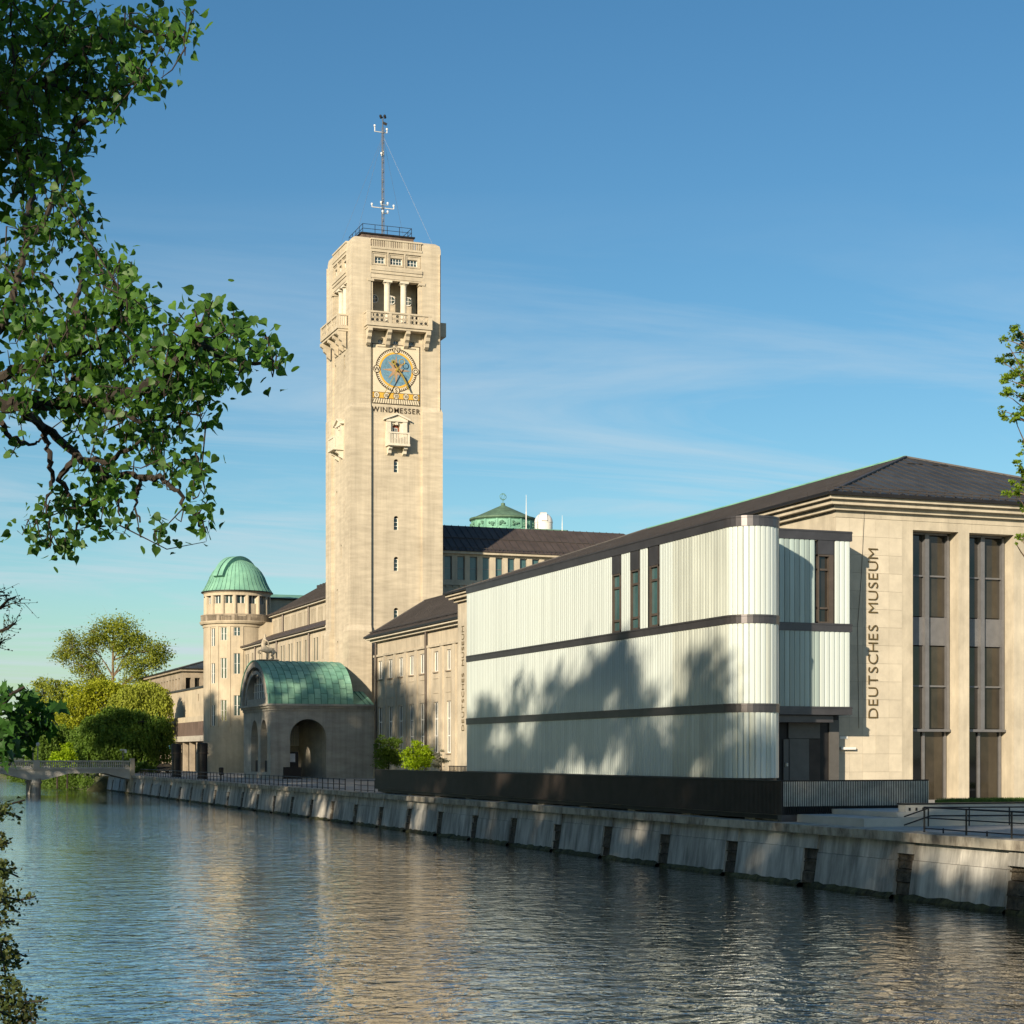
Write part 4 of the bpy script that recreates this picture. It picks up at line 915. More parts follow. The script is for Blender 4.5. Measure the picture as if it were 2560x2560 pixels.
# centaur statue on its plinth over the portico gable
sz = lambda zy: zY(670, 1560 + zy / 12.075, yc); sxx = lambda zx: xY(600 + zx / 12.075, yc)
stt = thing('centaur_statue', 'weathered stone centaur statue rearing on a dark plinth above the copper roof', 'statue', (sxx(850), yc, sz(1240)))
MB().box(sxx(580), sxx(1125), yc - .75, yc + .75, zb + eb - .25, sz(1105)).build('plinth', M['stone_dark'], stt)
MB().box(sxx(545), sxx(1140), yc - .85, yc + .85, sz(1105), sz(1080)).build('plinth_cap', M['stone_dark'], stt)
def skin_fig(name, verts, edges, rad, root, m, parent, sub=2):
    me = bpy.data.meshes.new(name); me.from_pydata(verts, edges, []); me.materials.append(m)
    o = bpy.data.objects.new(name, me); col.objects.link(o); _attach(o, parent)
    md = o.modifiers.new('skin', 'SKIN'); md.use_smooth_shade = True
    for i, v in enumerate(me.skin_vertices[0].data):
        r_ = rad[i]; v.radius = (r_, r_) if not isinstance(r_, tuple) else r_; v.use_root = (i == root)
    o.modifiers.new('sub', 'SUBSURF').levels = sub; o.modifiers['sub'].render_levels = sub
    return o
V = []; E_ = []; RR = []
def sv(zx, zy, dy, r, link=None):
    V.append((sxx(zx), yc + dy, sz(zy))); RR.append(r)
    if link is not None: E_.append((link, len(V) - 1))
    return len(V) - 1
h0 = sv(900, 790, 0, .36); h1 = sv(990, 810, 0, .38, h0); c0 = sv(800, 780, 0, .35, h0); c1 = sv(720, 740, 0, .33, c0)
t1 = sv(700, 650, 0, .26, c1); t2 = sv(715, 540, 0, .29, t1); t3 = sv(745, 460, 0, .25, t2); nk = sv(758, 400, 0, .11, t3); hd_ = sv(755, 345, 0, .17, nk); sv(745, 310, 0, .13, hd_)
for s in (-1, 1):
    a = sv(1000, 890, s * .22, .2, h1); b = sv(950 + 30 * s, 960, s * .22, .11, a); c_ = sv(1020 + 25 * s, 1000, s * .22, .08, b); sv(940 + 40 * s, 1075, s * .22, .09, c_)
    a = sv(660, 800, s * .2, .15, c1); b = sv(580 + 20 * s, 790, s * .2, .10, a); c_ = sv(560 + 30 * s, 850, s * .2, .07, b); sv(600 + 40 * s, 905, s * .2, .07, c_)
    a = sv(760, 500, s * .34, .11, t3); b = sv(830, 540, s * .38, .085, a); sv(850, 650 - 30 * s, s * .3, .07, b)
tl = sv(1070, 830, 0, .09, h1); tl = sv(1110, 900, 0, .09, tl); sv(1100, 1020, 0, .06, tl)
sp = sv(830, 880, 0, .16, h0); sv(820, 1085, 0, .14, sp)
skin_fig('centaur', V, E_, RR, 0, M['statue'], stt)

# ------------------------------------------------------------------ long two-tier wing behind the portico
WXL, WXU, WY0, WY1 = 57.6, 62.0, 219.0, 270.0
lw = thing('two_tier_wing', 'long cream museum wing with two stepped roofs between clock tower and observatory', 'building', (62, 245, ZQ))
zl = zX(672, 1602.7, WXL); zu = zX(676, 1541, WXU)
Pl = PX(WXL); Pu = PX(WXU)
ops = []; uops = []
nb = 11; bp_ = (WY1 - WY0) / nb
zo0, zo1 = zX(700, 1641, WXL), zX(700, 1608, WXL)
for i in range(nb):
    for k in range(2): u = WY0 + i * bp_ + bp_ * (.22 + .32 * k); ops.append((u, u + bp_ * .2, zl - 4.1, zl - 1.15))
nb2 = 13; bp2 = (WY1 - WY0) / nb2
for i in range(nb2):
    for k in range(4): u = WY0 + i * bp2 + bp2 * (.14 + .19 * k); uops.append((u, u + bp2 * .11, zu - 3.5, zu - .9))
wall_mesh(Pl, WY0, WY1, ZQ, zl - .3, ops, .4).build('lower_wall', M['stone'], lw)
wall_mesh(Pu, WY0, WY1, zl, zu - .3, uops, .4).build('upper_wall', M['stone'], lw)
for a in ops: MB().quad(Pl(a[0], a[2], .1), Pl(a[1], a[2], .1), Pl(a[1], a[3], .1), Pl(a[0], a[3], .1)).build('window', M['glass_blind'], lw)
for a in uops: MB().quad(Pu(a[0], a[2], .08), Pu(a[1], a[2], .08), Pu(a[1], a[3], .08), Pu(a[0], a[3], .08)).build('window', M['glass_blind'], lw)
for i in range(nb + 1):
    u = WY0 + i * bp_; MB().pbox(Pl, u - .22, u + .22, ZQ, zl - .75, -.1, .02).build('pilaster', M['stone'], lw)
    if 0 < i < nb: MB().pbox(Pl, u - bp_ + .5, u - .5, zl - 4.45, zl - 4.25, -.12, .02).build('sill_course', M['stone'], lw)
for i in (2, 6, 9): MB().tube([(WXL - .2, WY0 + i * bp_ + .4, ZQ), (WXL - .2, WY0 + i * bp_ + .4, zl)], .13, 6).build('downpipe', M['frame_brown'], lw)
for i in (3, 7, 11): MB().tube([(WXU - .2, WY0 + i * bp2, zl + 2.0), (WXU - .2, WY0 + i * bp2, zu)], .13, 6).build('downpipe', M['frame_brown'], lw)
MB().box(WXL - .5, WXL + .5, WY0, WY1, zl - .3, zl).build('cornice', M['white_stone'], lw)
MB().box(WXU - .5, WXU + .5, WY0, WY1, zu - .3, zu).build('cornice', M['white_stone'], lw)
lr = MB().add([(WXL - .6, WY0, zl + .02), (WXL - .6, WY1, zl + .02), (WXU + .02, WY1, zl + 2.1), (WXU + .02, WY0, zl + 2.1)], [(0, 1, 2, 3)]).build('lower_roof', M['roof_brown'], lw)
ur = MB().add([(WXU - .6, WY0, zu + .02), (WXU - .6, WY1, zu + .02), (WXU + 7, WY1, zu + 4.4), (WXU + 7, WY0, zu + 4.4)], [(0, 1, 2, 3)]).build('upper_roof', M['roof_brown'], lw)
mb = MB(); seams(mb, (WXU - .6, WY0, zu + .02), (WXU - .6, WY1, zu + .02), (WXU + 7, WY0, zu + 4.4), (WXU + 7, WY1, zu + 4.4), .9); mb.build('standing_seams', M['roof_seam'], ur, kind='stuff')
for i in range(14): y_ = WY1 - 2 - i * 1.7; piece('ridge_vent', M['roof_seam'], ur, WXU + 6.6, WXU + 7.2, y_ - .35, y_ + .35, zu + 4.2, zu + 4.75)
for z_, x_ in ((zl + .03, WXL - .65), (zu + .03, WXU - .65)): MB().bar((x_, WY0, z_), (x_, WY1, z_), .22, .22).build('gutter', M['roof_brown'], lw)

# ------------------------------------------------------------------ observatory tower
OX, OY, OR = 57.5, 274.2, 5.15
ob = thing('observatory_tower', 'round cream observatory tower with green copper dome and balustrade', 'observatory', (OX, OY, ZQ))
Po = PC(OX, OY, OR)
DF = OY / (C - S * (597 - 1280) / F) - OR * .9
oz = lambda y_: ZC + DF * (HZ - y_) / F
def oth(x):                                    # angle on the drum seen in photo column x
    t = (x - 1280) / F; best = None
    for k in range(1800):
        th = R(180 + k * 0.1) ; px_ = OX + OR * math.cos(th); py_ = OY + OR * math.sin(th)
        dd = px_ * S + py_ * C; tt = (px_ * C - py_ * S) / dd
        if best is None or abs(tt - t) < best[0]: best = (abs(tt - t), th)
    return best[1]
zr = oz(1553.6); z4 = lambda v: oz(1350 + v / 2.972)
cols4 = [(572, 14, ((655, 787), (915, 1065), (1225, 1380))), (652, 24, ((650, 745), (878, 1028), (1190, 1343))), (752, 27, ((650, 712), (843, 995), (1155, 1305)))]
ops = []
for xc4, wpx, rws in cols4:
    ta, tb = oth(340 + (xc4 - wpx) / 2.972), oth(340 + (xc4 + wpx) / 2.972)
    for (a, b) in rws: ops.append((ta, tb, z4(b), z4(a)))
wall_mesh(Po, R(100), R(330), ZQ, zr, ops, .35, [R(100 + 5 * k) for k in range(46)]).build('drum_wall', M['render'], ob)
for o in ops: window(ob, Po, o[0], o[1], o[2], o[3], .1, 2, max(2, round((o[3] - o[2]) / 1.5)), .018, .026, sm=M['stone_dark'], sill=False)
for x4 in (548, 605, 690, 785):
    th = oth(340 + x4 / 2.972); MB().pbox(Po, th - .05, th + .05, z4(1390), zr - .5, -.1, .02).build('pilaster', M['render'], ob)
MB().box(OX, OX + 9, OY - 4.6, OY + 8, ZQ, zr - .02).build('stair_block', M['render'], ob)
MB().lathe((OX, OY, 0), [(OR, zr - .8), (OR + .12, zr - .78), (OR + .15, zr - .35), (OR + .45, zr - .3), (OR + .6, zr), (OR + .6, zr + .12), (OR, zr + .14)], 64).build('cornice', M['render'], ob)
# balustrade ring
Pb = PC(OX, OY, OR + .42); zbt = oz(1535)
MB().lathe((OX, OY, 0), [(OR + .25, zbt - .14), (OR + .45, zbt - .14), (OR + .45, zbt), (OR + .25, zbt), (OR + .25, zbt - .14)], 64).build('balustrade_rail', M['stone_dark'], ob)
for k in range(90):
    th = R(150 + k * 2.1); wd = .0075 if k % 12 > 1 else .02
    MB().pbox(Pb, th - wd, th + wd, zr + .1, zbt - .14, .0, .15).build('baluster', M['stone_dark'], ob)
DR = OR - .35; Pdm = PC(OX, OY, DR); zd = oz(1478)
dops = []
for k in range(9):
    th = R(175 + 22.5 * k); dops.append((th - .125, th + .125, oz(1508), oz(1487)))
wall_mesh(Pdm, R(140), R(380), zr, zd, dops, .3, [R(140 + 5 * k) for k in range(49)]).build('dome_drum', M['render'], ob)
for o in dops: window(ob, Pdm, o[0], o[1], o[2], o[3], .2, 2, 1, .015, .03, sill=False)
for k in range(10):
    th = R(175 - 11.25 + 22.5 * k); cxx, cyy = OX + (DR + .02) * math.cos(th), OY + (DR + .02) * math.sin(th); MB().tube([(cxx, cyy, zr), (cxx, cyy, zd - .55)], [.36, .31], 12).build('half_column', M['render'], ob)
MB().lathe((OX, OY, 0), [(DR + .3, zd - .6), (DR + .32, zd - .2), (DR + .5, zd - .05), (DR + .55, zd + .1), (DR, zd + .12)], 64).build('eave', M['render'], ob)
ztop = oz(1392); H = ztop - zd - .1; prof = [(DR + .62, 0), (DR + .5, .12)]
for k in range(25):
    a = math.pi / 2 * k / 24; prof.append(((DR - .15) * math.cos(a) * 1.0 + (.55 * (1 - k / 5) ** 2 if k < 5 else 0), .3 + (H - .3) * math.sin(a)))
dm = MB().lathe((OX, OY, zd + .1), prof, 64).build('copper_dome', M['copper'], ob, smooth=True)
for k in range(44):
    a = 2 * math.pi * k / 44; pts = [(OX + (r_ + .03) * math.cos(a), OY + (r_ + .03) * math.sin(a), zd + .1 + z_) for r_, z_ in prof[::3]]
    if math.sin(a) < .5: MB().tube(pts, .035, 4).build('dome_seam', M['copper_seam'], dm)
MB().lathe((OX, OY, zd + .02), [(DR + .45, 0), (DR + .72, .02), (DR + .72, .14), (DR + .4, .16)], 64).build('gutter', M['dark_metal'], dm)
# the shutter: a raised band over the dome
Rr = DR - .15; wdt = .9; az = R(258)
dirv = Vector((math.cos(R(220)), math.sin(R(220)), 0)); side = Vector((-dirv.y, dirv.x, 0)); mb = MB(); kN = 22
for k in range(kN):
    a0, a1 = R(22) + R(140) * k / kN, R(22) + R(140) * (k + 1) / kN
    def sp_(a, r_, s_): return Vector((OX, OY, zd + .4)) + dirv * (Rr + r_) * math.cos(a) + Vector((0, 0, (H - .3) + r_)) * math.sin(a) + side * s_
    for (r_, s0, s1) in ((.55, -wdt, -.1), (.55, .1, wdt)): mb.quad(sp_(a0, r_, s0), sp_(a0, r_, s1), sp_(a1, r_, s1), sp_(a1, r_, s0))
    for s_ in (-wdt, wdt, -.1, .1): mb.quad(sp_(a0, -.4, s_), sp_(a0, .55, s_), sp_(a1, .55, s_), sp_(a1, -.4, s_))
a0 = R(22); mb.quad(sp_(a0, -.2, -wdt), sp_(a0, .42, -wdt), sp_(a0, .42, wdt), sp_(a0, -.2, wdt))
mb.build('shutter', M['copper'], dm)
zbk = ZC + (HZ - 1499) * 290 / F
gb2 = thing('green_roof_annex', 'plain cream block with flat green copper roof behind the observatory tower', 'building', (72, 290, ZQ))
MB().box(OX + 4.5, 84, 284, 296, ZQ, zbk).build('wall', M['render'], gb2)
MB().box(OX + 4.3, 84.5, 283.5, 296.5, zbk, zbk + .2).build('eave', M['dark_metal'], gb2)
MB().add([(OX + 4.2, 283.4, zbk + .2), (85, 283.4, zbk + .2), (85, 290, zbk + 1.3), (OX + 4.2, 290, zbk + 1.3)], [(0, 1, 2, 3)]).build('roof', M['copper'], gb2)

# ------------------------------------------------------------------ library block and low curved wing to the north
lib = thing('colonnade_block', 'brown stone block with square pillars and dark roof north of the observatory', 'building', (62, 315, ZQ))
LY = 308.0; Lx0 = xY(457, LY); Lz = zY(457, 1678, LY)
pil = [(Lx0 + .5 + k * 1.55, Lx0 + 1.4 + k * 1.55, Lz - 5.2, Lz - 1.1) for k in range(9)]
wall_mesh(PY(LY), Lx0, Lx0 + 16, ZQ, Lz, pil, .9).build('front_wall', M['stone_dark'], lib)
wall_mesh(PX(Lx0), LY, LY + 45, ZQ, Lz, [(LY + 3 + 3 * k, LY + 4.6 + 3 * k, Lz - 5.2, Lz - 1.1) for k in range(11)], .9).build('side_wall', M['stone_dark'], lib)
for p in pil: MB().quad((p[0], LY + .8, p[2]), (p[1], LY + .8, p[2]), (p[1], LY + .8, p[3]), (p[0], LY + .8, p[3])).build('window', M['glass_dark'], lib)
for k in range(11): MB().quad((Lx0 + .8, LY + 3 + 3 * k, Lz - 5.2), (Lx0 + .8, LY + 4.6 + 3 * k, Lz - 5.2), (Lx0 + .8, LY + 4.6 + 3 * k, Lz - 1.1), (Lx0 + .8, LY + 3 + 3 * k, Lz - 1.1)).build('window', M['glass_dark'], lib)
MB().box(Lx0 - .5, Lx0 + 16.5, LY - .5, LY + 45.5, Lz, Lz + .4).build('cornice', M['stone_dark'], lib)
hip_roof(lib, Lx0 - .6, Lx0 + 17, LY - .6, LY + 46, Lz + .41, 2.6, M['roof_grey'], 1.5)
low = thing('low_gallery', 'low cream gallery with brown corrugated canopy over the street opening', 'building', (52, 290, ZQ))
gx = 54.6; gz = zX(515, 1717.5, gx)
wall_mesh(PX(gx), 278, 335, ZQ + 5, gz, [(yX(510, gx) + 0, yX(507, gx), gz - 1.9, gz - .7), (yX(497, gx), yX(494, gx), gz - 2.2, gz - .9)], .3).build('upper_wall', M['render'], low)
MB().box(gx - .2, gx + 1, 278, 335, gz, gz + .3).build('coping', M['roof_grey'], low)
for k in range(3):
    a, b = yX(510 - 13 * k, gx), yX(507 - 13 * k, gx); MB().box(gx + .1, gx + .2, a, b, gz - 2, gz - .7).build('slot_window', M['glass_dark'], low)
cxp = 53.2; cz1, cz2, cz3 = zX(515, 1788, cxp), zX(515, 1802, cxp), zX(515, 1838, cxp)
MB().box(cxp - .1, gx + .4, 277, 330, cz2, cz1).build('canopy_fascia', M['render'], low)
can = MB(); 
for k in range(156):
    y_ = 277 + k * .34; can.box(cxp - (.0 if k % 2 else .12), cxp + .3, y_, y_ + .34, cz3, cz2 - .01)
can.build('canopy_cladding', M['corrugated'], low, kind='stuff')
MB().box(cxp - .3, gx + .3, 277, 330, cz3 - .9, cz3 - .01).build('concrete_beam', M['grey_render'], low)
MB().quad((gx + 2.5, 278, ZQ), (gx + 2.5, 335, ZQ), (gx + 2.5, 335, cz3), (gx + 2.5, 278, cz3)).build('recess_wall', M['stone_dark'], low)
for k in range(9): piece('support_pillar', M['stone_dark'], low, cxp + .1, cxp + .9, 279 + 6 * k, 279.8 + 6 * k, ZQ, cz3 - .9)
# two dark round columns by the railing
for k, (px_, dn) in enumerate(((506, 'beside the observatory tower'), (441, 'nearer the stone bridge'))):
    p = PT(px_, HZ, X=38.6); t = thing('round_column', 'tall black round advertising column ' + dn, 'column', (p.x, p.y, ZQ), 'black columns by the quay railing')
    MB().lathe((p.x, p.y, ZQ), [(.62, 0), (.62, .25), (.56, .3), (.56, 2.9), (.60, 2.95), (.60, 4.0), (.55, 4.1), (0, 4.12)], 28).build('column_body', M['dark_metal'], t, smooth=False)
    MB().lathe((p.x, p.y, ZQ), [(.66, 2.88), (.68, 2.9), (.68, 3.0), (.66, 3.02)], 28).build('column_collar', M['parapet'], t)

# ------------------------------------------------------------------ central hall roof with copper lantern behind
CY = 214.6; ch = thing('central_hall', 'tall rear museum hall with dark seamed metal roof and teal windows', 'building', (90, 225, ZQ))
c0x, c1x = TX + TW + .2, xY(1640, CY + 6); ze = zY(1300, 1391, CY); zr_ = ze + 4.3; cyr = CY + 5.6
zw0, zw1 = zY(1200, 1200 + 810 / 3.22, CY), zY(1200, 1200 + 620 / 3.22, CY)
ops = []; x6 = [36, 140, 240, 343, 447, 545, 643, 742, 840, 938, 1036, 1134]
for a in x6: u = xY(1100 + a / 3.22, CY); ops.append((u, u + 1.0, zw0, zw1))
wall_mesh(PY(CY), c0x, c1x, ZQ, ze, ops, .5).build('front_wall', M['stone'], ch)
for o in ops: window(ch, PY(CY), o[0], o[1], o[2], o[3], .3, 1, 2, .07, .08, m=M['frame_grey'], g=M['glass_teal'], sill=False)
MB().box(c0x, c1x + .6, CY - .55, CY + .2, ze + .0, ze + .3).build('cornice', M['stone'], ch)
MB().box(c0x, c1x, CY - .25, CY - .01, zw0 - .7, zw0 - .35).build('string_course', M['stone'], ch)
MB().box(c0x, c1x, CY - 2.2, CY - .26, ZQ, zw0 - 1.7).build('lower_block', M['stone'], ch)
for k in range(36): piece('dentil', M['stone'], ch, c0x + k * .9, c0x + k * .9 + .35, CY - .2, CY - .02, zw0 - .95, zw0 - .75)
rr = MB().add([(c0x, CY - .7, ze + .3), (c1x + .8, CY - .7, ze + .3), (c1x - 5.0, cyr, zr_), (c0x, cyr, zr_), (c1x + .8, cyr + 7, ze + .3)], [(0, 1, 2, 3), (1, 4, 2)]).build('roof', M['roof_brown'], ch)
mb = MB()
for k in range(40):
    x_ = c0x + .6 + k * .95
    if x_ < c1x - 5: mb.bar((x_, CY - .7, ze + .34), (x_, cyr, zr_ + .04), .06, .08)
    elif x_ < c1x: q = (c1x + .8 - x_) / 5.8; mb.bar((x_, CY - .7, ze + .34), (x_, CY - .7 + (cyr - CY + .7) * q, ze + .34 + (zr_ - ze - .3) * q), .06, .08)
mb.bar((c0x, (CY - .7 + cyr) / 2, (ze + .3 + zr_) / 2 + .06), (c1x - 2, (CY - .7 + cyr) / 2, (ze + .3 + zr_) / 2 + .06), .1, .08)
mb.build('standing_seams', M['roof_seam'], rr, kind='stuff')
for k in range(60): 
    x_ = c0x + .3 + k * .55
    if x_ < c1x: piece('snow_guard', M['roof_seam'], rr, x_, x_ + .06, CY - .4, CY - .34, ze + .4, ze + .85)
MB().bar((c0x, CY - .38, ze + .78), (c1x, CY - .38, ze + .78), .06).build('snow_guard_rail', M['roof_seam'], rr)
MB().box(c0x, c1x - 5, cyr, cyr + 30, ZQ, zr_ - .02).build('rear_body', M['stone'], ch)
# copper lantern
lnp = PT(1257.5, HZ, Y=262.0); lx, ly = lnp.x, lnp.y; ld = ly / (C - S * (1257.5 - 1280) / F); lr_ = 81 / F * ld
lan = thing('copper_lantern', 'round green copper lantern with relief panels and wire globe on the museum roof', 'lantern', (lx, ly, zr_ - .1))
lz = lambda y_, off=0: ZC + (ld - off) * (HZ - y_) / F
MB().lathe((lx, ly, 0), [(lr_ * 1.12, zr_ - .5), (lr_ * 1.05, lz(1324, lr_)), (lr_ * .97, lz(1317, lr_)), (lr_ * .97, lz(1296, lr_)), (lr_ * 1.0, lz(1294, lr_))], 48).build('drum', M['copper'], lan, smooth=False)
MB().lathe((lx, ly, 0), [(lr_, lz(1293.5, lr_)), (lr_ * 1.04, lz(1291, lr_)), (lr_ * 1.04, lz(1287, lr_)), (lr_ * .9, lz(1284, lr_)), (.35, lz(1264)), (.3, lz(1258)), (0, lz(1257))], 48).build('cone_roof', mat('copper_dark', (0.085, 0.15, 0.10), .7, .3, .6, bump=.1), lan)
Pl_ = PC(lx, ly, lr_ * .97)
for k in range(16):
    th = R(180 + k * 22.5 - 20); f = MB().pbox(Pl_, th - .145, th + .145, lz(1313, lr_), lz(1299, lr_), -.08, .0).build('relief_panel', M['copper'], lan)
    rp = MB()
    for q in range(5):
        aa = th + random.uniform(-.1, .1); zq = random.uniform(lz(1311, lr_), lz(1301, lr_)); p = Pl_(aa, zq, -.1); rp.lathe((p.x, p.y, p.z), [(0, -.22), (.2, -.1), (.22, .08), (0, .22)], 6)
    rp.build('relief_figure', M['copper_seam'], f)
    MB().pbox(Pl_, th + .165, th + .225, lz(1317, lr_), lz(1294, lr_), -.12, .0).build('lantern_pilaster', M['copper'], lan)
gz_ = lz(1242); gb_ = MB()
for axs in (Vector((1, 0, 0)), Vector((0, 1, 0)), Vector((.5, .5, .7)).normalized()):
    u_ = axs.orthogonal().normalized(); v_ = axs.cross(u_); gb_.tube([Vector((lx, ly, gz_)) + (u_ * math.cos(a) + v_ * math.sin(a)) * .52 for a in [2 * math.pi * k / 20 for k in range(21)]], .035, 5)
gb_.tube([(lx, ly, lz(1258)), (lx, ly, gz_ - .5)], .05, 5); gb_.build('wire_globe', M['copper_seam'], lan)
# small white dome
wp = PT(1359, HZ, Y=cyr + 3.2); wx, wy = wp.x, wp.y; wd_ = wy / (C - S * (1359 - 1280) / F); wr = 22.5 / F * wd_; wz = lambda y_: ZC + wd_ * (HZ - y_) / F
wdm = thing('white_dome', 'small white rotating observatory dome on the dark museum roof', 'dome', (wx, wy, zr_ - .03))
piece('platform', M['copper_seam'], wdm, wx - 2.2, wx + 2.8, wy - 1.8, wy + 1.8, zr_ - .03, wz(1327))
MB().lathe((wx, wy, 0), [(wr, wz(1327)), (wr, wz(1308)), (wr * 1.04, wz(1307.5)), (wr * 1.04, wz(1306.5))], 32).build('base_ring', M['dome_white'], wdm)
pr = [(wr * 1.02 * math.cos(math.pi / 2 * k / 12), (wz(1283) - wz(1306.5)) * math.sin(math.pi / 2 * k / 12)) for k in range(13)]
dd = MB().lathe((wx, wy, wz(1306.5)), pr, 32).build('dome_shell', M['dome_white'], wdm, smooth=True)
mb = MB(); hh = wz(1283) - wz(1306.5); dv = Vector((-.25, -.97, 0)); sdv = Vector((.97, -.25, 0))
for k in range(12):
    a0, a1 = R(5) + R(105) * k / 12, R(5) + R(105) * (k + 1) / 12
    f_ = lambda a, o_, s_: Vector((wx, wy, wz(1306.5))) + dv * (wr * 1.02 + o_) * math.cos(a) + Vector((0, 0, hh + o_)) * math.sin(a) + sdv * s_
    mb.quad(f_(a0, .12, -.45), f_(a0, .12, .35), f_(a1, .12, .35), f_(a1, .12, -.45))
    for s_ in (-.45, .35): mb.quad(f_(a0, -.2, s_), f_(a0, .12, s_), f_(a1, .12, s_), f_(a1, -.2, s_))
mb.build('dome_shutter', M['dome_white'], dd)
for x_, ya, yb, r_, nm in ((1315.5, 1237, 1328, .07, 'taller thin white rod beside the green copper lantern'), (1405.5, 1288, 1328, .05, 'shorter thin white rod beside the small white dome')):
    p = PT(x_, HZ, Y=cyr + .3); dpt = p.y / (C - S * (x_ - 1280) / F)
    t = thing('lightning_rod', nm, 'rod', (p.x, p.y, zr_ - .02), 'rods on the museum roof')
    zt_ = ZC + dpt * (HZ - ya) / F; MB().tube([(p.x, p.y, zr_ - .05), (p.x, p.y, (zr_ + zt_) / 2)], r_, 6).build('lower_rod', M['white'], t); MB().tube([(p.x, p.y, (zr_ + zt_) / 2), (p.x, p.y, zt_)], [r_ * .7, r_ * .3], 6).build('upper_rod', M['white'], t)

# ------------------------------------------------------------------ glass pavilion
GX, GY0, GY1, GR = 40.0, 77.3, 115.3, 1.32
BX, BY = 48.5, 80.0                      # side block: right edge and front plane
DK = 2.95
pv = thing('glass_pavilion', 'modern pavilion clad in whitish vertical channel glass with dark metal bands', 'pavilion', (44, 96, DK))
ZB0, ZB1, ZB2, ZB3 = 4.1, 7.25, 11.5, 16.15     # bottoms of the three glass storeys and the top
BAND = .42
def plan(off=0.0):
    """outline from the far west corner along the river side, round the nose, to the side block"""
    pts = [(GX - off, GY1), (GX - off, GY0)]
    for k in range(1, 17):
        a = math.pi + math.pi * k / 16; pts.append((GX + GR + (GR + off) * math.cos(a), GY0 + (GR + off) * math.sin(a)))
    pts += [(GX + 2 * GR + off, BY - off), (BX + off, BY - off), (BX + off, HY + .4)]
    return pts
def strip(mb, pts0, z0, z1):
    for a, b in zip(pts0, pts0[1:]): mb.quad((*a, z0), (*b, z0), (*b, z1), (*a, z1))
def band(z0, z1, out, seg, nm='metal_band'):
    a = plan(.0); b = plan(out); mb = MB()
    a, b = a[seg[0]:seg[1]], b[seg[0]:seg[1]]
    strip(mb, b, z0, z1)
    for i in range(len(a) - 1):
        mb.quad((*a[i], z1), (*a[i + 1], z1), (*b[i + 1], z1), (*b[i], z1)); mb.quad((*a[i], z0), (*a[i + 1], z0), (*b[i + 1], z0), (*b[i], z0))
    return mb.build(nm, M['band'], pv)
NP = len(plan())
for (z0, z1) in ((ZB1 - BAND * .0, ZB1 + BAND), (ZB2, ZB2 + BAND), (ZB3, ZB3 + .5)):
    band(z0, z1, .10, (0, 2)); band(z0, z1, .10, (1, NP - 3)); band(z0, z1, .10, (NP - 4, NP))
    band(z1 - .09, z1 - .05, .13, (0, NP), 'drip_edge')
# backing wall and roof
mb = MB(); pin = plan(-.22); strip(mb, pin[:19], ZB0, ZB3); strip(mb, pin[18:], ZB1 + .1, ZB3); bk = mb.build('backing_wall', mat('insulation_backing', (.34, .36, .34), .9, .1, 1, bump=0), pv)
MB().add([(*p, ZB3 + .44) for p in plan(0)] + [(BX, GY1, ZB3 + .44)], [tuple(range(NP + 1))]).build('roof', M['roof_grey'], pv)
MB().quad((GX, GY1, DK), (BX, GY1, DK), (BX, GY1, ZB3 + .4), (GX, GY1, ZB3 + .4)).build('end_wall', M['uglass'], pv)
MB().quad((BX, HY, DK), (BX, GY1, DK), (BX, GY1, ZB3 + .4), (BX, HY, ZB3 + .4)).build('rear_wall', M['render'], pv)
mb = MB(); strip(mb, plan(-.05)[:19], DK, ZB0); mb.build('plinth', M['dark_metal'], pv)
MB().box(GX - .35, GX, GY0 + 2.0, GY1, ZB0 - .1, ZB0 - .02).build('base_ledge', M['dark_metal'], pv)
# channel-glass panels, one object each, sharing a slightly bowed shape
def panel_mesh(m):
    mb = MB(); prof = [(-.5, .0), (-.46, -.045), (-.30, -.062), (0, -.066), (.30, -.062), (.46, -.045), (.5, .0)]; n = len(prof)
    for z in (0, 1): mb.v += [(u, d, z) for u, d in prof]
    for i in range(n - 1): mb.f.append((i, i + 1, n + i + 1, n + i))
    mb.f.append(tuple(range(n))); mb.f.append(tuple(range(n, 2 * n)))
    me = bpy.data.meshes.new('glass_panel_' + m.name); me.from_pydata(mb.v, [], mb.f); me.materials.append(m); me.update(); return me
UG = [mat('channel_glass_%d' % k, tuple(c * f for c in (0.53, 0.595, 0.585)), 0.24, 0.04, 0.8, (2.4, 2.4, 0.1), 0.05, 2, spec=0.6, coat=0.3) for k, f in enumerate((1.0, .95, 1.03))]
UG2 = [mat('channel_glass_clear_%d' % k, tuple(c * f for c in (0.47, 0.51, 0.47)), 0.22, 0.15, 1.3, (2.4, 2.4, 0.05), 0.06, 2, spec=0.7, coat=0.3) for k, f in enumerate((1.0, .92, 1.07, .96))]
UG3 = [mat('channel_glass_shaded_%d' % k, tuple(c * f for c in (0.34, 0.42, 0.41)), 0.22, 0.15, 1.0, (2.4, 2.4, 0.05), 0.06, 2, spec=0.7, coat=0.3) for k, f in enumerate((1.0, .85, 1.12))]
PM = {m.name: panel_mesh(m) for m in UG + UG2 + UG3}
wz0, wz1 = ZB2 + BAND, ZB3
yw = [(yX(1552, GX), yX(1532, GX)), (yX(1598.7, GX), yX(1577.6, GX)), (yX(1647, GX), yX(1625, GX))]
todo = []
ydark0, ydark1 = GY0, yX(1682, GX)
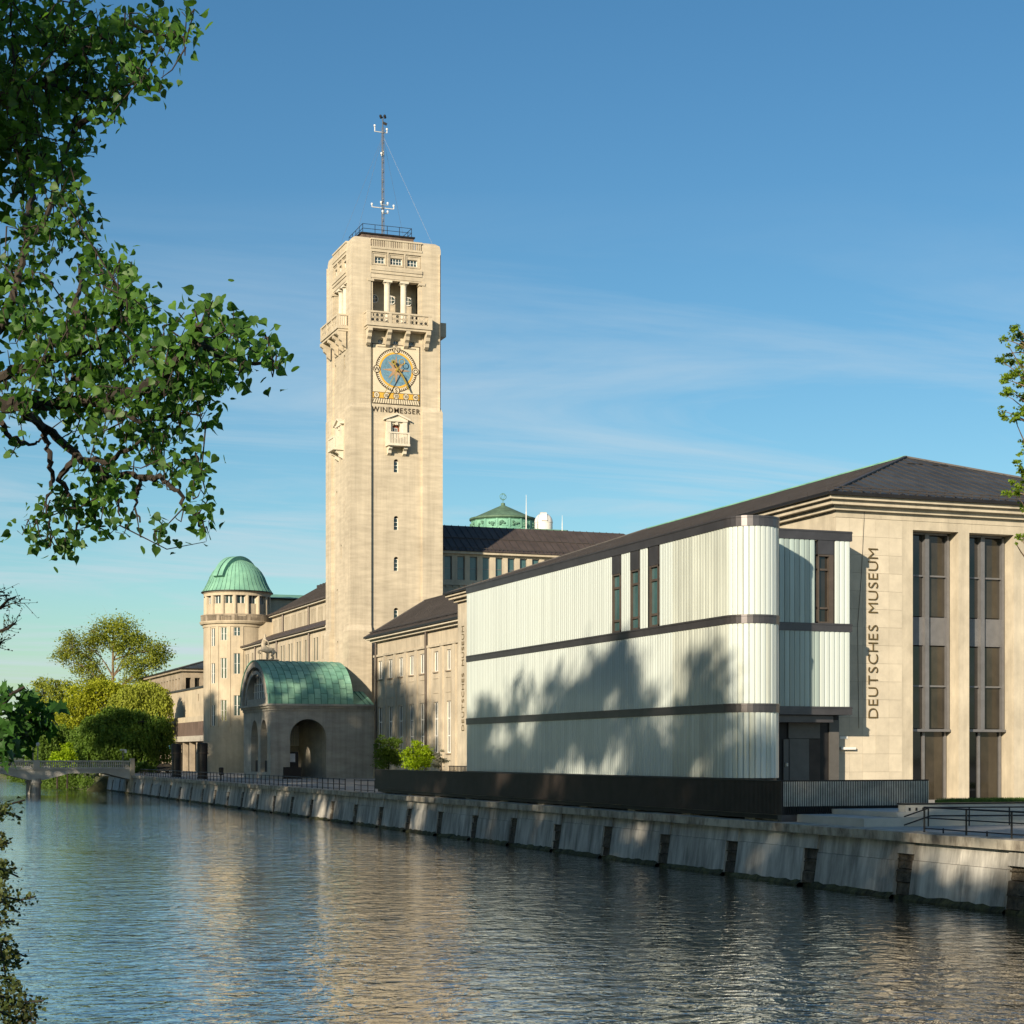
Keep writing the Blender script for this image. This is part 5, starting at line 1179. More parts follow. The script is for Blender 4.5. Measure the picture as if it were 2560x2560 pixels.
for s, (z0, z1) in enumerate(((ZB0, ZB1), (ZB1 + BAND, ZB2), (ZB2 + BAND, ZB3))):
    n = 124; pw = (GY1 - GY0) / n
    for i in range(n):
        yc_ = GY0 + pw * (i + .5)
        if s == 2 and any(a - pw * .45 < yc_ < b + pw * .45 for a, b in yw): continue
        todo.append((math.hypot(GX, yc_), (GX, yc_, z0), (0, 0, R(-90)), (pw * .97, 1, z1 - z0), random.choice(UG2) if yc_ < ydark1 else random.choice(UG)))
    n = 15; arc = math.pi * GR; pw = arc / n
    for i in range(n):
        a = math.pi + math.pi * (i + .5) / n; todo.append((70, (GX + GR + GR * math.cos(a), GY0 + GR * math.sin(a), z0), (0, 0, a + R(90)), (pw * .97, 1, z1 - z0), random.choice(UG[:2] + UG2[2:3])))
    if s > 0:
        x0_, x1_ = GX + 2 * GR, BX; n = 20; pw = (x1_ - x0_) / n
        wx0, wx1 = xY(2044, BY), xY(2083, BY)
        for i in range(n):
            xc_ = x0_ + pw * (i + .5)
            if s == 2 and wx0 - pw * .4 < xc_ < wx1 + pw * .4: continue
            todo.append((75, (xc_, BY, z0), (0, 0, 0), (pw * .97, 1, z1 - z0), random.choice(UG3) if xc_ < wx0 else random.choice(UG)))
todo.sort(key=lambda t: t[0])
rest = {}
for k, (d_, loc, rot, sc_, m_) in enumerate(todo):
    if k < 300: inst('glass_panel', PM[m_.name], pv, loc, rot, sc_)
    else:
        me = PM[m_.name]; Mx = Matrix.LocRotScale(Vector(loc), bpy.types.Object.bl_rna and __import__('mathutils').Euler(rot), Vector(sc_))
        rest.setdefault(m_.name, MB()).add([Mx @ v.co for v in me.vertices], [tuple(p.vertices) for p in me.polygons])
for nm, mb in rest.items(): mb.build('glass_panels', bpy.data.materials[nm], pv, kind='stuff')
# three slim windows on the river side
Pq = PX(GX - .02)
for a, b in yw:
    MB().pbox(Pq, a, b, wz1 - 1.0, wz1 + .02, -.04, .15).build('window_head', M['band'], pv)
    zt = wz1 - 1.0; hgt = zt - wz0; fr = MB()
    fr.pbox(Pq, a, a + .09, wz0, zt, -.03, .3); fr.pbox(Pq, b - .1, b, wz0, zt, -.03, .3); fr.pbox(Pq, a, b, wz0, wz0 + .1, -.02, .3); fr.pbox(Pq, a, b, zt - .1, zt, -.02, .3)
    for f_ in (.2, .76): fr.pbox(Pq, a, b, wz0 + hgt * f_ - .06, wz0 + hgt * f_ + .06, .02, .28)
    wo = fr.build('slim_window', M['frame_brown'], pv)
    for f0, f1 in ((0, .2), (.2, .76), (.76, 1)): MB().quad(Pq(a, wz0 + hgt * f0, .1), Pq(b, wz0 + hgt * f0, .1), Pq(b, wz0 + hgt * f1, .1), Pq(a, wz0 + hgt * f1, .1)).build('pane', M['glass_teal'], wo)
# window in the side block
Pq = PY(BY - .02)
MB().pbox(Pq, wx0, wx1, wz1 - .72, wz1 + .02, -.04, .15).build('window_head', M['band'], pv)
zt = wz1 - .72; hgt = zt - wz0; fr = MB()
fr.pbox(Pq, wx0, wx0 + .07, wz0, zt, -.02, .3); fr.pbox(Pq, wx1 - .26, wx1, wz0, zt, -.02, .3); fr.pbox(Pq, wx0, wx1, wz0, wz0 + .08, -.01, .3); fr.pbox(Pq, wx0, wx1, zt - .1, zt, -.01, .3)
for f_ in (.22, .78): fr.pbox(Pq, wx0, wx1, wz0 + hgt * f_ - .05, wz0 + hgt * f_ + .05, .06, .28)
wo = fr.build('block_window', M['frame_brown'], pv)
for f0, f1 in ((0, .22), (.22, .78), (.78, 1)): MB().quad(Pq(wx0, wz0 + hgt * f0, .2), Pq(wx1, wz0 + hgt * f0, .2), Pq(wx1, wz0 + hgt * f1, .2), Pq(wx0, wz0 + hgt * f1, .2)).build('pane', M['glass_dark'], wo)
# recessed entrance below the side block
MB().box(GX + 2 * GR - .05, BX - .03, BY + .03, HY - .02, ZB1 + .02, ZB1 + .3).build('soffit', M['band'], pv)
MB().box(GX + 2 * GR, BX - .75, BY + .35, HY - .05, ZB1 - .38, ZB1 - .03).build('canopy_beam', M['band'], pv)
er = BY + 1.35
e0, e1 = GX + 2 * GR - .1, xY(2097, er)
MB().quad((e0, er, DK), (e1, er, DK), (e1, er, ZB1), (e0, er, ZB1)).build('entrance_wall', M['dark_metal'], pv)
ex = lambda v: xY(1900 + v / 4.2, er); ez = lambda v: zY(2000, 1740 + v / 4.2, er)
MB().pbox(PY(er), ex(290), ex(620), ez(445), ez(255), -.1, -.01).build('entrance_panel', M['door'], pv)
dr = MB().pbox(PY(er), ex(300), ex(505), DK, ez(450), -.1, -.02).build('entrance_door', M['door'], pv)
MB().pbox(PY(er), ex(238), ex(293), DK, ez(455), -.09, -.02).build('door_leaf', M['door'], pv)
MB().lathe((ex(266), er - .12, ez(720)), [(0, -.12), (.09, -.08), (.09, .08), (0, .12)], 10).build('handle', M['slat'], dr)
MB().pbox(PY(er), ex(510), ex(625), DK, ez(455), -.06, -.01).build('side_panel', M['parapet'], pv)
MB().pbox(PY(er), ex(720), ex(822), DK, ez(250), -.08, -.01).build('entrance_panel', M['door'], pv)

# ------------------------------------------------------------------ terrace deck of the pavilion with its dark parapet and slatted railing
DX0, DY0, DY1 = 36.6, 65.7, 126.0
DXE = xY(2320, DY0)
dk = thing('pavilion_deck', 'raised dark deck with long ribbed black parapet above the river wall', 'deck', (39, 97, ZQ))
MB().box(DX0 + .1, 57, DY0 + .15, 77, DK - .25, DK).build('deck_slab', M['paving'], dk)
MB().box(DX0 + .1, 47, 77, DY1, DK - .25, DK - .004).build('deck_slab', M['paving'], dk)
piece('parapet_core', M['parapet'], dk, DX0 + .03, DX0 + .12, DY0, DY1, 2.74, 4.08)
ribs = MB(); n = 520; stp = (DY1 - DY0) / n
for i in range(n): ribs.box(DX0 - .03, DX0 + .035, DY0 + i * stp, DY0 + i * stp + stp * .55, 2.72, 4.1)
ribs.build('parapet_ribs', M['parapet'], dk, kind='stuff')
piece('parapet_cap', M['dark_metal'], dk, DX0 - .05, DX0 + .16, DY0 - .02, DY1, 4.1, 4.15)
piece('edge_beam', M['dark_metal'], dk, DX0 + .2, DX0 + .6, DY0 + .2, DY1, 2.5, 2.72)
y_ = DY0 + 3
while y_ < DY1: piece('support_foot', M['grey_render'], dk, DX0 + .35, DX0 + 1.0, y_, y_ + .9, ZQ, 2.5); y_ += 6.2
# slatted railing towards the camera side
nsl = 84
for i in range(nsl):
    x = DX0 + .05 + (DXE - DX0 - .1) * i / (nsl - 1)
    piece('railing_slat', M['dark_metal'], dk, x - .018, x + .018, DY0 - .03, DY0 + .05, 2.72, 4.12)
    if i % 1 == 0: piece('slat_face', M['slat'], dk, x + .02, x + .062, DY0 - .02, DY0 + .045, DK + .12, 4.10)
piece('railing_top', M['dark_metal'], dk, DX0, DXE, DY0 - .04, DY0 + .06, 4.121, 4.16)
piece('railing_bottom', M['dark_metal'], dk, DX0, DXE, DY0 + .055, DY0 + .1, 2.72, DK + .1)
MB().add([(DX0, DY0 + .02, 2.4), (DXE, DY0 + .02, 2.85), (DXE, DY0 + .02, 3.0), (DX0, DY0 + .02, 2.715), (DX0, DY0 + .35, 2.4), (DXE, DY0 + .35, 2.85), (DXE, DY0 + .35, 3.0), (DX0, DY0 + .35, 2.715)], [(0, 1, 2, 3), (3, 2, 6, 7), (0, 1, 5, 4), (0, 4, 7, 3), (1, 2, 6, 5), (4, 5, 6, 7)]).build('edge_girder', M['band'], dk)

# ------------------------------------------------------------------ terrace steps and lawn in front of the south hall
tr = thing('terrace_steps', 'pale concrete stepped terrace walls beside the slatted railing', 'terrace', (50, 62, ZQ))
YT = 60.5
tx = lambda x: xY(x, YT)
MB().box(tx(2160), 90, YT, 70, ZQ, 2.74).build('lower_wall', M['terrace'], tr)
MB().box(tx(2252), 90, YT + .25, 70, 2.745, 2.95).build('middle_wall', M['terrace'], tr)
MB().box(tx(2281), 90, YT + .5, YT + 1.0, 2.95, 3.24).build('upper_wall', M['terrace'], tr)
MB().box(tx(2281) - .05, 90, YT + .46, YT + 1.05, 3.242, 3.29).build('wall_cap', M['dark_metal'], tr)
for k in range(3): piece('wall_light', M['dark_metal'], tr, tx(2284 + 17 * k) + .1, tx(2284 + 17 * k) + .17, YT + .47, YT + .52, 3.0, 3.12)
lx0_ = xY(2440, 63)
o = MB().box(lx0_, 88, YT + 1.1, 66.0, 2.4, 3.27).build('lawn', M['grass']); tag(o, 'strip of green lawn behind the pale terrace wall', 'lawn', kind='structure')
gr = MB()
for k in range(9000):
    x = random.uniform(lx0_, 50); yy = random.uniform(YT + 1.1, 66); a = random.uniform(0, 6.28); h = random.uniform(.05, .13); dx_, dy_ = .012 * math.cos(a), .012 * math.sin(a); lx_, ly_ = random.uniform(-.04, .04), random.uniform(-.04, .04)
    gr.add([(x - dx_, yy - dy_, 3.26), (x + dx_, yy + dy_, 3.26), (x + lx_, yy + ly_, 3.27 + h)], [(0, 1, 2)])
o = gr.build('grass', M['grass']); tag(o, 'short green grass blades on the terrace lawn', 'grass', kind='stuff')

# ------------------------------------------------------------------ railings on the quay
def quay_railing(label, ya, yb, step, base, n_rails=(.12, .48, .86), top_r=.035, x=36.75):
    t = thing('quay_railing', label, 'railing', (x, (ya + yb) / 2, base), 'black railings along the quay edge')
    n = max(1, round((yb - ya) / step))
    for i in range(n + 1):
        y_ = ya + (yb - ya) * i / n; MB().tube([(x, y_, base), (x, y_, base + .92)], .035 if n < 40 else .04, 6).build('post', M['dark_metal'], t)
    for h in n_rails: MB().tube([(x, ya, base + h), (x, yb, base + h)], top_r if h == n_rails[-1] else .025, 6).build('rail', M['dark_metal'], t)
    return t
quay_railing('long black railing along the quay before the portico', yX(863, 36.75), 236, 1.75, 2.42)
quay_railing('short black railing piece between the portico and the black deck', yX(937, 36.75), yX(886, 36.75), 1.6, 2.42)
rr = quay_railing('black railing with low double rails beside the pale terrace steps', 40, yX(2311, 36.75), 2.6, 2.42, (.14, .52, .9))
p0_ = yX(2311, 36.75)
for k in range(6):
    y_ = p0_ - 2.6 * (k + .4); barpiece('stub', M['dark_metal'], rr, (36.85, y_, 2.42), (36.85, y_, 2.6), .04)
# sloping handrails of the steps behind
hr = thing('step_handrail', 'sloping black handrail on the pale terrace steps', 'railing', (44, 60, ZQ))
for h0, h1 in ((.42, .42), (.75, .75)): MB().tube([(tx(2250), YT - .3, ZQ + h0 - .35), (tx(2250) + 1.2, YT - .3, ZQ + h0), (tx(2560) + 3, YT - .3, ZQ + h1 - .05)], .03, 6).build('rail', M['dark_metal'], hr)
for k in range(6): x = tx(2310) + k * 1.9; MB().tube([(x, YT - .3, ZQ), (x, YT - .3, ZQ + .75)], .03, 6).build('post', M['dark_metal'], hr)
bn = PT(553, HZ, X=38.0); bnn = thing('litter_bin', 'small dark litter bin on a post by the quay railing', 'bin', (bn.x, bn.y, ZQ))
MB().tube([(bn.x, bn.y, ZQ), (bn.x, bn.y, ZQ + 1.2)], .05, 6).build('post', M['dark_metal'], bnn); MB().lathe((bn.x, bn.y, ZQ + .6), [(.18, 0), (.24, .05), (.26, .75), (.2, .82), (0, .84)], 14).build('bin_body', M['dark_metal'], bnn)

# ------------------------------------------------------------------ stone bridge
BRY = 239.0
br = thing('stone_bridge', 'pale stone arch bridge with baluster parapet over the river', 'bridge', (16, BRY, 0))
bz = lambda y_: zY(200, 1780 + y_ / 4.6, BRY); bx = lambda v: xY(v / 4.6, BRY)
zdk, zpar, zlow = bz(652), bz(560), bz(780)
outl = []
def soff(x):      # underside of the deck: haunched over each pier
    piers = [bx(418), bx(418) - 13.2, bx(418) + 13.0]; d = min(abs(x - p) for p in piers)
    return zlow + (bz(705) - zlow) * min(1, max(0, (d - 1.0) / 3.2))
x0b, x1b = -6.0, bx(1500); nseg = 90; mb = MB(); BW = 7.5
for i in range(nseg):
    xa, xb = x0b + (x1b - x0b) * i / nseg, x0b + (x1b - x0b) * (i + 1) / nseg; za, zb_ = soff(xa), soff(xb)
    mb.quad((xa, BRY, za), (xb, BRY, zb_), (xb, BRY, zdk), (xa, BRY, zdk)); mb.quad((xa, BRY, za), (xb, BRY, zb_), (xb, BRY + BW, zb_), (xa, BRY + BW, za)); mb.quad((xa, BRY + BW, za), (xb, BRY + BW, zb_), (xb, BRY + BW, zdk), (xa, BRY + BW, zdk))
mb.quad((x0b, BRY, zdk), (x1b, BRY, zdk), (x1b, BRY + BW, zdk), (x0b, BRY + BW, zdk)); mb.build('deck', M['terrace'], br)
for yy in (BRY - .12, BRY + BW - .2):
    piece('string_course', M['terrace'], br, x0b, x1b, yy, yy + .35, zdk - .12, zdk + .12)
    piece('parapet_rail', M['terrace'], br, x0b, x1b, yy + .02, yy + .33, zpar - .16, zpar)
bal_me = lathe_mesh('baluster', [(.10, 0), (.10, .08), (.06, .14), (.11, .35), (.07, .62), (.10, .68), (.10, .76)], 8, M['terrace'])
hh = zpar - .16 - zdk - .12
nbal = int((x1b - bx(-200)) / .27)
for i in range(nbal):
    x = x1b - .3 - i * .27
    inst('baluster', bal_me, br, (x, BRY + .05, zdk + .12), (0, 0, 0), (1, 1, hh / .76))
for p in (bx(418), bx(418) - 13.2):
    MB().lathe((p, BRY + BW / 2, 0), [(1.1, zlow - .3), (1.1, zlow)], 20); mb = MB()
    for zz0, zz1, wv in ((-2, zlow - .45, .58), (zlow - .45, zlow - .2, .72), (zlow - .2, zlow + .2, .64)):
        ptsn = [(p + wv * math.cos(a), BRY + .2 + wv * math.sin(a)) for a in [math.pi + math.pi * k / 12 for k in range(13)]] + [(p + wv, BRY + BW), (p - wv, BRY + BW)]
        n = len(ptsn); k0 = len(mb.v); mb.v += [(*q, zz0) for q in ptsn] + [(*q, zz1) for q in ptsn]
        for i in range(n): mb.f.append((k0 + i, k0 + (i + 1) % n, k0 + n + (i + 1) % n, k0 + n + i))
        mb.f.append(tuple(range(k0 + n, k0 + 2 * n)))
    mb.build('pier', M['quaywall'], br)
    piece('parapet_block', M['terrace'], br, p - .4, p + .4, BRY - .15, BRY + .3, zdk, zpar + .08)
piece('end_pillar', M['stone'], br, x1b - .05, x1b + .5, BRY - .4, BRY + .4, 0, zpar + .3)
lp = bx(410)
la = thing('bridge_lamp', 'grey twin lamp post standing on the stone bridge', 'lamp', (lp, BRY + .5, zdk))
for k, xx in enumerate((lp - .25, lp + .35)):
    MB().tube([(xx, BRY + .8, zdk), (xx, BRY + .8, bz(390))], [.09, .06], 8).build('post', M['frame_grey'], la)
    MB().lathe((xx, BRY + .8, bz(395)), [(.05, -.02), (.2, .1), (.26, .4), (.08, .5), (0, .52)], 12).build('lamp_head', M['lamp'], la)
sg = bx(1440); sn = thing('street_sign', 'small white street sign arm on a pole at the bridge end', 'sign', (sg, BRY + 2, zdk))
MB().tube([(sg, BRY + 2, zdk), (sg, BRY + 2, bz(425))], .05, 6).build('pole', M['frame_grey'], sn)
MB().box(sg - .4, sg + .45, BRY + 1.97, BRY + 2.03, bz(442), bz(428)).build('sign_plate', M['white'], sn); MB().box(sg + .2, sg + .5, BRY + 1.96, BRY + 2.04, bz(470), bz(442)).build('sign_box', M['white'], sn)

# fence with banner, parked cars behind the bridge end
fz = thing('banner_fence', 'slatted site fence carrying a long blue and white banner', 'fence', (48, 300, ZQ))
fx0, fx1, FY = xY(322, 300), xY(436, 300), 300.0
MB().box(fx0, fx1, FY, FY + .05, zY(380, 1881, FY), zY(380, 1860, FY)).build('banner', M['banner'], fz)
n = 44
for i in range(n): x = fx0 + (fx1 - fx0) * i / n; piece('fence_board', M['stone_dark'], fz, x, x + (fx1 - fx0) / n * .7, FY + .06, FY + .1, ZQ, zY(380, 1881.5, FY))
def car(label, m, loc, rz, L=4.5, W=1.8, H=1.5, van=False):
    t = thing('parked_car', label, 'car', loc, 'cars parked behind the bridge end'); X0 = Vector(loc); c_, s_ = math.cos(rz), math.sin(rz)
    T = lambda x, y_, z: (X0.x + x * c_ - y_ * s_, X0.y + x * s_ + y_ * c_, X0.z + z)
    lo = [(-L / 2, .3), (L / 2, .3), (L / 2, .65), (L / 2 - .15, .8), (L * .22, .92), (L * .08, H) if not van else (L * .22, H), (-L * .28, H), (-L * .46, .95), (-L / 2, .8)]
    n = len(lo); mb = MB(); mb.v = [T(x, -W / 2 * (1 if z < .95 else .84), z) for x, z in lo] + [T(x, W / 2 * (1 if z < .95 else .84), z) for x, z in lo]
    mb.f = [tuple(range(n)), tuple(range(n, 2 * n))[::-1]] + [(i, (i + 1) % n, n + (i + 1) % n, n + i) for i in range(n)]; b_ = mb.build('body', m, t)
    for s in (-1, 1):
        w_ = MB().add([T(-L * .40, s * W * .47, .96), T(L * .17, s * W * .47, .96), T(L * .06, s * W * .432, H - .1), T(-L * .27, s * W * .432, H - .1)], [(0, 1, 2, 3)]).build('side_window', M['glass_dark'], b_)
        for xx in (-L * .31, L * .31):
            wh = MB(); k0 = 16; ring = [(xx + .31 * math.cos(2 * math.pi * k / k0), .31 + .31 * math.sin(2 * math.pi * k / k0)) for k in range(k0)]
            wh.v = [T(a, s * (W / 2 + .01), b) for a, b in ring] + [T(a, s * (W / 2 - .2), b) for a, b in ring]; wh.f = [tuple(range(k0)), tuple(range(k0, 2 * k0))] + [(i, (i + 1) % k0, k0 + (i + 1) % k0, k0 + i) for i in range(k0)]
            wo = wh.build('wheel', M['tyre'], t); MB().add([T(xx + .19 * math.cos(2 * math.pi * k / 10), s * (W / 2 + .015), .31 + .19 * math.sin(2 * math.pi * k / 10)) for k in range(10)], [tuple(range(10))]).build('rim', M['slat'], wo)
        MB().add([T(L / 2 + .01, s * W * .3, .55), T(L / 2 + .01, s * W * .46, .55), T(L / 2 - .08, s * W * .46, .75), T(L / 2 - .08, s * W * .3, .75)], [(0, 1, 2, 3)]).build('headlight', M['lamp'], t)
    MB().add([T(L * .215, -W * .4, .94), T(L * .215, W * .4, .94), T(L * .09, W * .38, H - .06), T(L * .09, -W * .38, H - .06)], [(0, 1, 2, 3)]).build('windscreen', M['glass_dark'], b_)
car('dark parked car beside the banner fence', M['car_dark'], (*PT(368, HZ, Y=272).xy, ZQ), R(200))
car('silver parked van behind the dark car', M['car_silver'], (*PT(372, HZ, Y=284).xy, ZQ), R(195), 4.8, 1.85, 1.95, True)
car('small black parked car near the round column', M['car_dark'], (*PT(402, HZ, Y=268).xy, ZQ), R(185), 4.0, 1.7, 1.42)

# ------------------------------------------------------------------ foliage tools
rng = np.random.default_rng(11)
LEAF_KITE = (np.array([(0, 0, 0), (.42, .42, .06), (0, 1.05, -.02), (-.42, .42, .06)]), [(0, 1, 2), (0, 2, 3)])
_hl = [(.0, .0, .0), (.2, -.07, .03), (.42, .02, .07), (.53, .24, .10), (.44, .5, .07), (.22, .76, .02), (.07, .95, -.05), (0, 1.14, -.12)]
_out = _hl + [(-x, y, z) for x, y, z in _hl[-2:0:-1]]
LEAF_POP = (np.array(_out + [(0, .34, -.03), (0, .7, -.04)]), [(i, (i + 1) % 14, 14) for i in (0, 1, 2, 3)] + [(4, 5, 15), (5, 6, 15), (6, 7, 15), (7, 8, 15), (8, 9, 15), (9, 10, 15), (4, 15, 14), (10, 14, 15)] + [(i, (i + 1) % 14, 14) for i in (10, 11, 12, 13)])
LEAF_MAPLE = (np.array([(0, 0, 0), (.22, .02, .03), (.45, -.05, .05), (.36, .25, .03), (.62, .42, .06), (.3, .5, .02), (.2, .72, .02), (0, 1.05, -.04), (-.2, .72, .02), (-.3, .5, .02), (-.62, .42, .06), (-.36, .25, .03), (-.45, -.05, .05), (-.22, .02, .03), (0, .35, -.03)]),
              [(i, (i + 1) % 14, 14) for i in range(14)])
def leaf_mats(n, droop=0.5, flat=0.0):
    """random leaf frames: rows are the x (width), y (tip) and z (normal) axes"""
    tip = rng.normal(size=(n, 3)); tip[:, 2] = tip[:, 2] * .6 - droop * 1.6; tip /= np.linalg.norm(tip, axis=1)[:, None]
    nr = rng.normal(size=(n, 3)); nr[:, 2] += flat; nr -= (nr * tip).sum(1)[:, None] * tip; nr /= np.linalg.norm(nr, axis=1)[:, None]
    return np.stack([np.cross(tip, nr), tip, nr], 1)
def leaf_mesh(name, pts, sizes, shape, m, droop=0.5, flat=0.0):
    pts = np.asarray(pts); n = len(pts); base, faces = shape; fr = leaf_mats(n, droop, flat)
    vs = np.einsum('kc,ncd->nkd', base, fr) * np.asarray(sizes)[:, None, None] + pts[:, None, :]
    k = len(base); tri = np.array(faces); fa = (tri[None] + (np.arange(n) * k)[:, None, None]).reshape(-1)
    me = bpy.data.meshes.new(name); me.vertices.add(n * k); me.vertices.foreach_set('co', vs.reshape(-1).astype(np.float32))
    nf = n * len(faces); me.loops.add(nf * 3); me.loops.foreach_set('vertex_index', fa.astype(np.int32)); me.polygons.add(nf)
    me.polygons.foreach_set('loop_start', np.arange(0, nf * 3, 3, dtype=np.int32)); me.polygons.foreach_set('loop_total', np.full(nf, 3, dtype=np.int32))
    me.materials.append(m); me.update(calc_edges=True); return me
def add_mesh(name, me, parent, kind=None):
    o = bpy.data.objects.new(name, me); col.objects.link(o); _attach(o, parent)
    if kind: o['kind'] = kind
    return o
def clump_points(blobs, n, sub=0.28, dens=None, hollow=0.35):
    """points gathered into sub-clumps inside ellipsoidal blobs (x,y,z,rx,ry,rz)"""
    vol = np.array([b[3] * b[4] * b[5] for b in blobs]) ** .8; vol /= vol.sum(); out = []
    for b, v in zip(blobs, vol):
        k = max(8, int(n * v)); ns = max(4, k // 45)
        d = rng.normal(size=(ns, 3)); d /= np.linalg.norm(d, axis=1)[:, None]; r_ = (hollow + (1 - hollow) * rng.random(ns)) ** .6
        cen = np.array(b[:3]) + d * r_[:, None] * np.array(b[3:6]); idx = rng.integers(0, ns, k)
        out.append(cen[idx] + rng.normal(size=(k, 3)) * sub * np.mean(b[3:6]) * rng.uniform(.5, 1.2, (k, 1)) * np.array([1, 1, .6]))
    return np.concatenate(out)
def limb_mesh(mb, a, b, r0, r1, bend=.12, n=5, sides=6):
    a, b = Vector(a), Vector(b); L = (b - a).length; off = Vector(rng.normal(size=3)) * L * bend * .5; off.z = abs(off.z) * .5
    pts = []
    for i in range(n + 1):
        t = i / n; pts.append(a.lerp(b, t) + off * math.sin(math.pi * t) + Vector((0, 0, L * bend * .6 * math.sin(math.pi * t))))
    mb.tube(pts, [r0 + (r1 - r0) * i / n for i in range(n + 1)], sides); return pts
def tree(name, label, base, top, trunk_r, blobs, nleaf, lsize, lm, bm=None, group=None, sub=.28, shape=LEAF_KITE, droop=.2, twigs=0, hollow=.35, cat='tree'):
    bm = bm or M['bark']; t = thing(name, label, cat, base, group); base = Vector(base); top = Vector(top); mb = MB()
    tp = limb_mesh(mb, base, top, trunk_r, trunk_r * .25, .03, 8, 8)
    ends = []
    for b in blobs:
        c_ = Vector(b[:3]); below = [p for p in tp if p.z < c_.z - .1] or [tp[0]]; s = below[-1 if len(below) < 3 else max(0, len(below) - 1 - int(rng.integers(0, 3)))]
        pts = limb_mesh(mb, s, c_, trunk_r * .38, trunk_r * .08, .1, 5, 5)
        for q in range(4):
            e = c_ + Vector(rng.normal(size=3)) * .55 * Vector((b[3], b[4], b[5])).length / 1.7; limb_mesh(mb, pts[3], e, trunk_r * .13, trunk_r * .03, .1, 3, 4)
            for q2 in range(twigs): limb_mesh(mb, pts[3].lerp(e, .6), e + Vector(rng.normal(size=3)) * .5 * b[3], trunk_r * .05, trunk_r * .015, .12, 3, 3)
    mb.build('trunk', bm, t)
    pts = clump_points(blobs, nleaf, sub, hollow=hollow)
    add_mesh('crown', leaf_mesh('crown', pts, rng.uniform(.6, 1.2, len(pts)) * lsize, shape, lm, droop), t)
    return t
def pblob(x, y, D, rx, ry, rd=None):           # a crown lobe seen at photo pixel (x, y), D metres away, size in pixels
    p = PT(x, y, D=D); a = rx * D / F; b = ry * D / F; return (p.x, p.y, p.z, a, rd or a, b)

# ------------------------------------------------------------------ trees beyond the bridge
def gp(x, D, z=2.6):
    p = PT(x, HZ, D=D); return (p.x, p.y, z)
D1 = 345
tree('tall_spreading_tree', 'tall spreading tree with airy olive spring crown and bare limbs above the willow', gp(283, D1), PT(283, 1570, D=D1), .5,
     [pblob(*b) for b in ((290, 1570, D1, 50, 30), (250, 1590, D1, 32, 32), (340, 1600, D1, 42, 34), (385, 1630, D1, 40, 30), (180, 1610, D1, 36, 34), (160, 1640, D1, 28, 22), (215, 1665, D1, 38, 34), (390, 1660, D1, 30, 18), (330, 1655, D1, 36, 26), (230, 1620, D1, 28, 28), (300, 1620, D1, 30, 28), (240, 1700, D1, 36, 22), (340, 1690, D1, 36, 22), (410, 1640, D1, 18, 20))],
     20000, .36, M['leaf_spring'], M['bark2'], 'trees beyond the bridge', .36, twigs=4, hollow=.1)
tree('poplar', 'round topped green poplar standing left of the tall spreading tree', gp(108, 400), PT(108, 1705, D=400), .5,
     [pblob(*b) for b in ((105, 1725, 400, 26, 32), (85, 1760, 400, 24, 40), (120, 1770, 400, 28, 40), (100, 1820, 400, 36, 36), (108, 1870, 400, 36, 30))], 9000, .45, M['leaf_willow'], group='trees beyond the bridge')
tree('poplar', 'second green poplar between the round topped poplar and the willow', gp(140, 390), PT(140, 1706, D=390), .5,
     [pblob(*b) for b in ((138, 1722, 390, 22, 28), (165, 1735, 390, 24, 34), (150, 1770, 390, 30, 40), (160, 1820, 390, 34, 36), (140, 1860, 390, 34, 30))], 9000, .45, M['leaf_willow'], group='trees beyond the bridge')
D2 = 318
tree('maple_tree', 'bright yellow green leafy tree below the tall spreading tree', gp(225, D2), PT(225, 1730, D=D2), .5,
     [pblob(*b) for b in ((215, 1730, D2, 40, 30), (260, 1725, D2, 40, 28), (200, 1770, D2, 44, 34), (250, 1770, D2, 44, 30), (180, 1800, D2, 36, 30), (310, 1735, D2, 46, 26), (360, 1730, D2, 36, 24), (400, 1735, D2, 26, 22), (395, 1765, D2, 26, 20))], 16000, .4, M['leaf_yellow'], group='trees beyond the bridge')
def willow(label, base_x, D, domes, nstr, lm, zlow):
    b0 = gp(base_x, D); t = thing('willow', label, 'tree', b0, 'trees beyond the bridge'); mb = MB(); pts = []
    zs = [PT(d[0], d[1], D=D).z for d in domes]; tp = limb_mesh(mb, b0, (b0[0], b0[1], max(zs) - 3), .6, .2, .03, 8, 7)
    area = sum(d[2] ** 2 for d in domes)
    for (cx_, cy_, rx), zt in zip(domes, zs):
        c_ = PT(cx_, cy_, D=D); rad = rx * D / F; cyy = c_.y + rng.normal() * 1.5; s_ = [p for p in tp if p.z < zt - 2] or tp[:2]
        limb_mesh(mb, s_[-1], (c_.x, cyy, zt - rad * .5), .22, .06, .15, 5, 5)
        for k in range(max(40, int(nstr * rx * rx / area))):
            a = rng.uniform(0, 6.28); q = math.sqrt(rng.random()); rr_ = rad * q; z0 = zt - rad * .75 * (1 - math.sqrt(max(0, 1 - (q / 1.03) ** 2))) + rng.normal() * .3
            L = max(.8, (z0 - zlow) * rng.uniform(.15, .9) * (.35 + .65 * q)); x, y_ = c_.x + rr_ * math.cos(a), cyy + rr_ * math.sin(a); n = int(6 + L * 4); sw = rng.normal() * .3
            for j in range(n): f_ = j / n; pts.append((x + rng.normal() * .1 + (.4 * math.cos(a) + sw) * f_, y_ + rng.normal() * .1 + .4 * math.sin(a) * f_, z0 - L * f_))
    mb.build('trunk', M['bark'], t); add_mesh('crown', leaf_mesh('crown', pts, rng.uniform(.22, .45, len(pts)), LEAF_KITE, lm, 1.5), t)
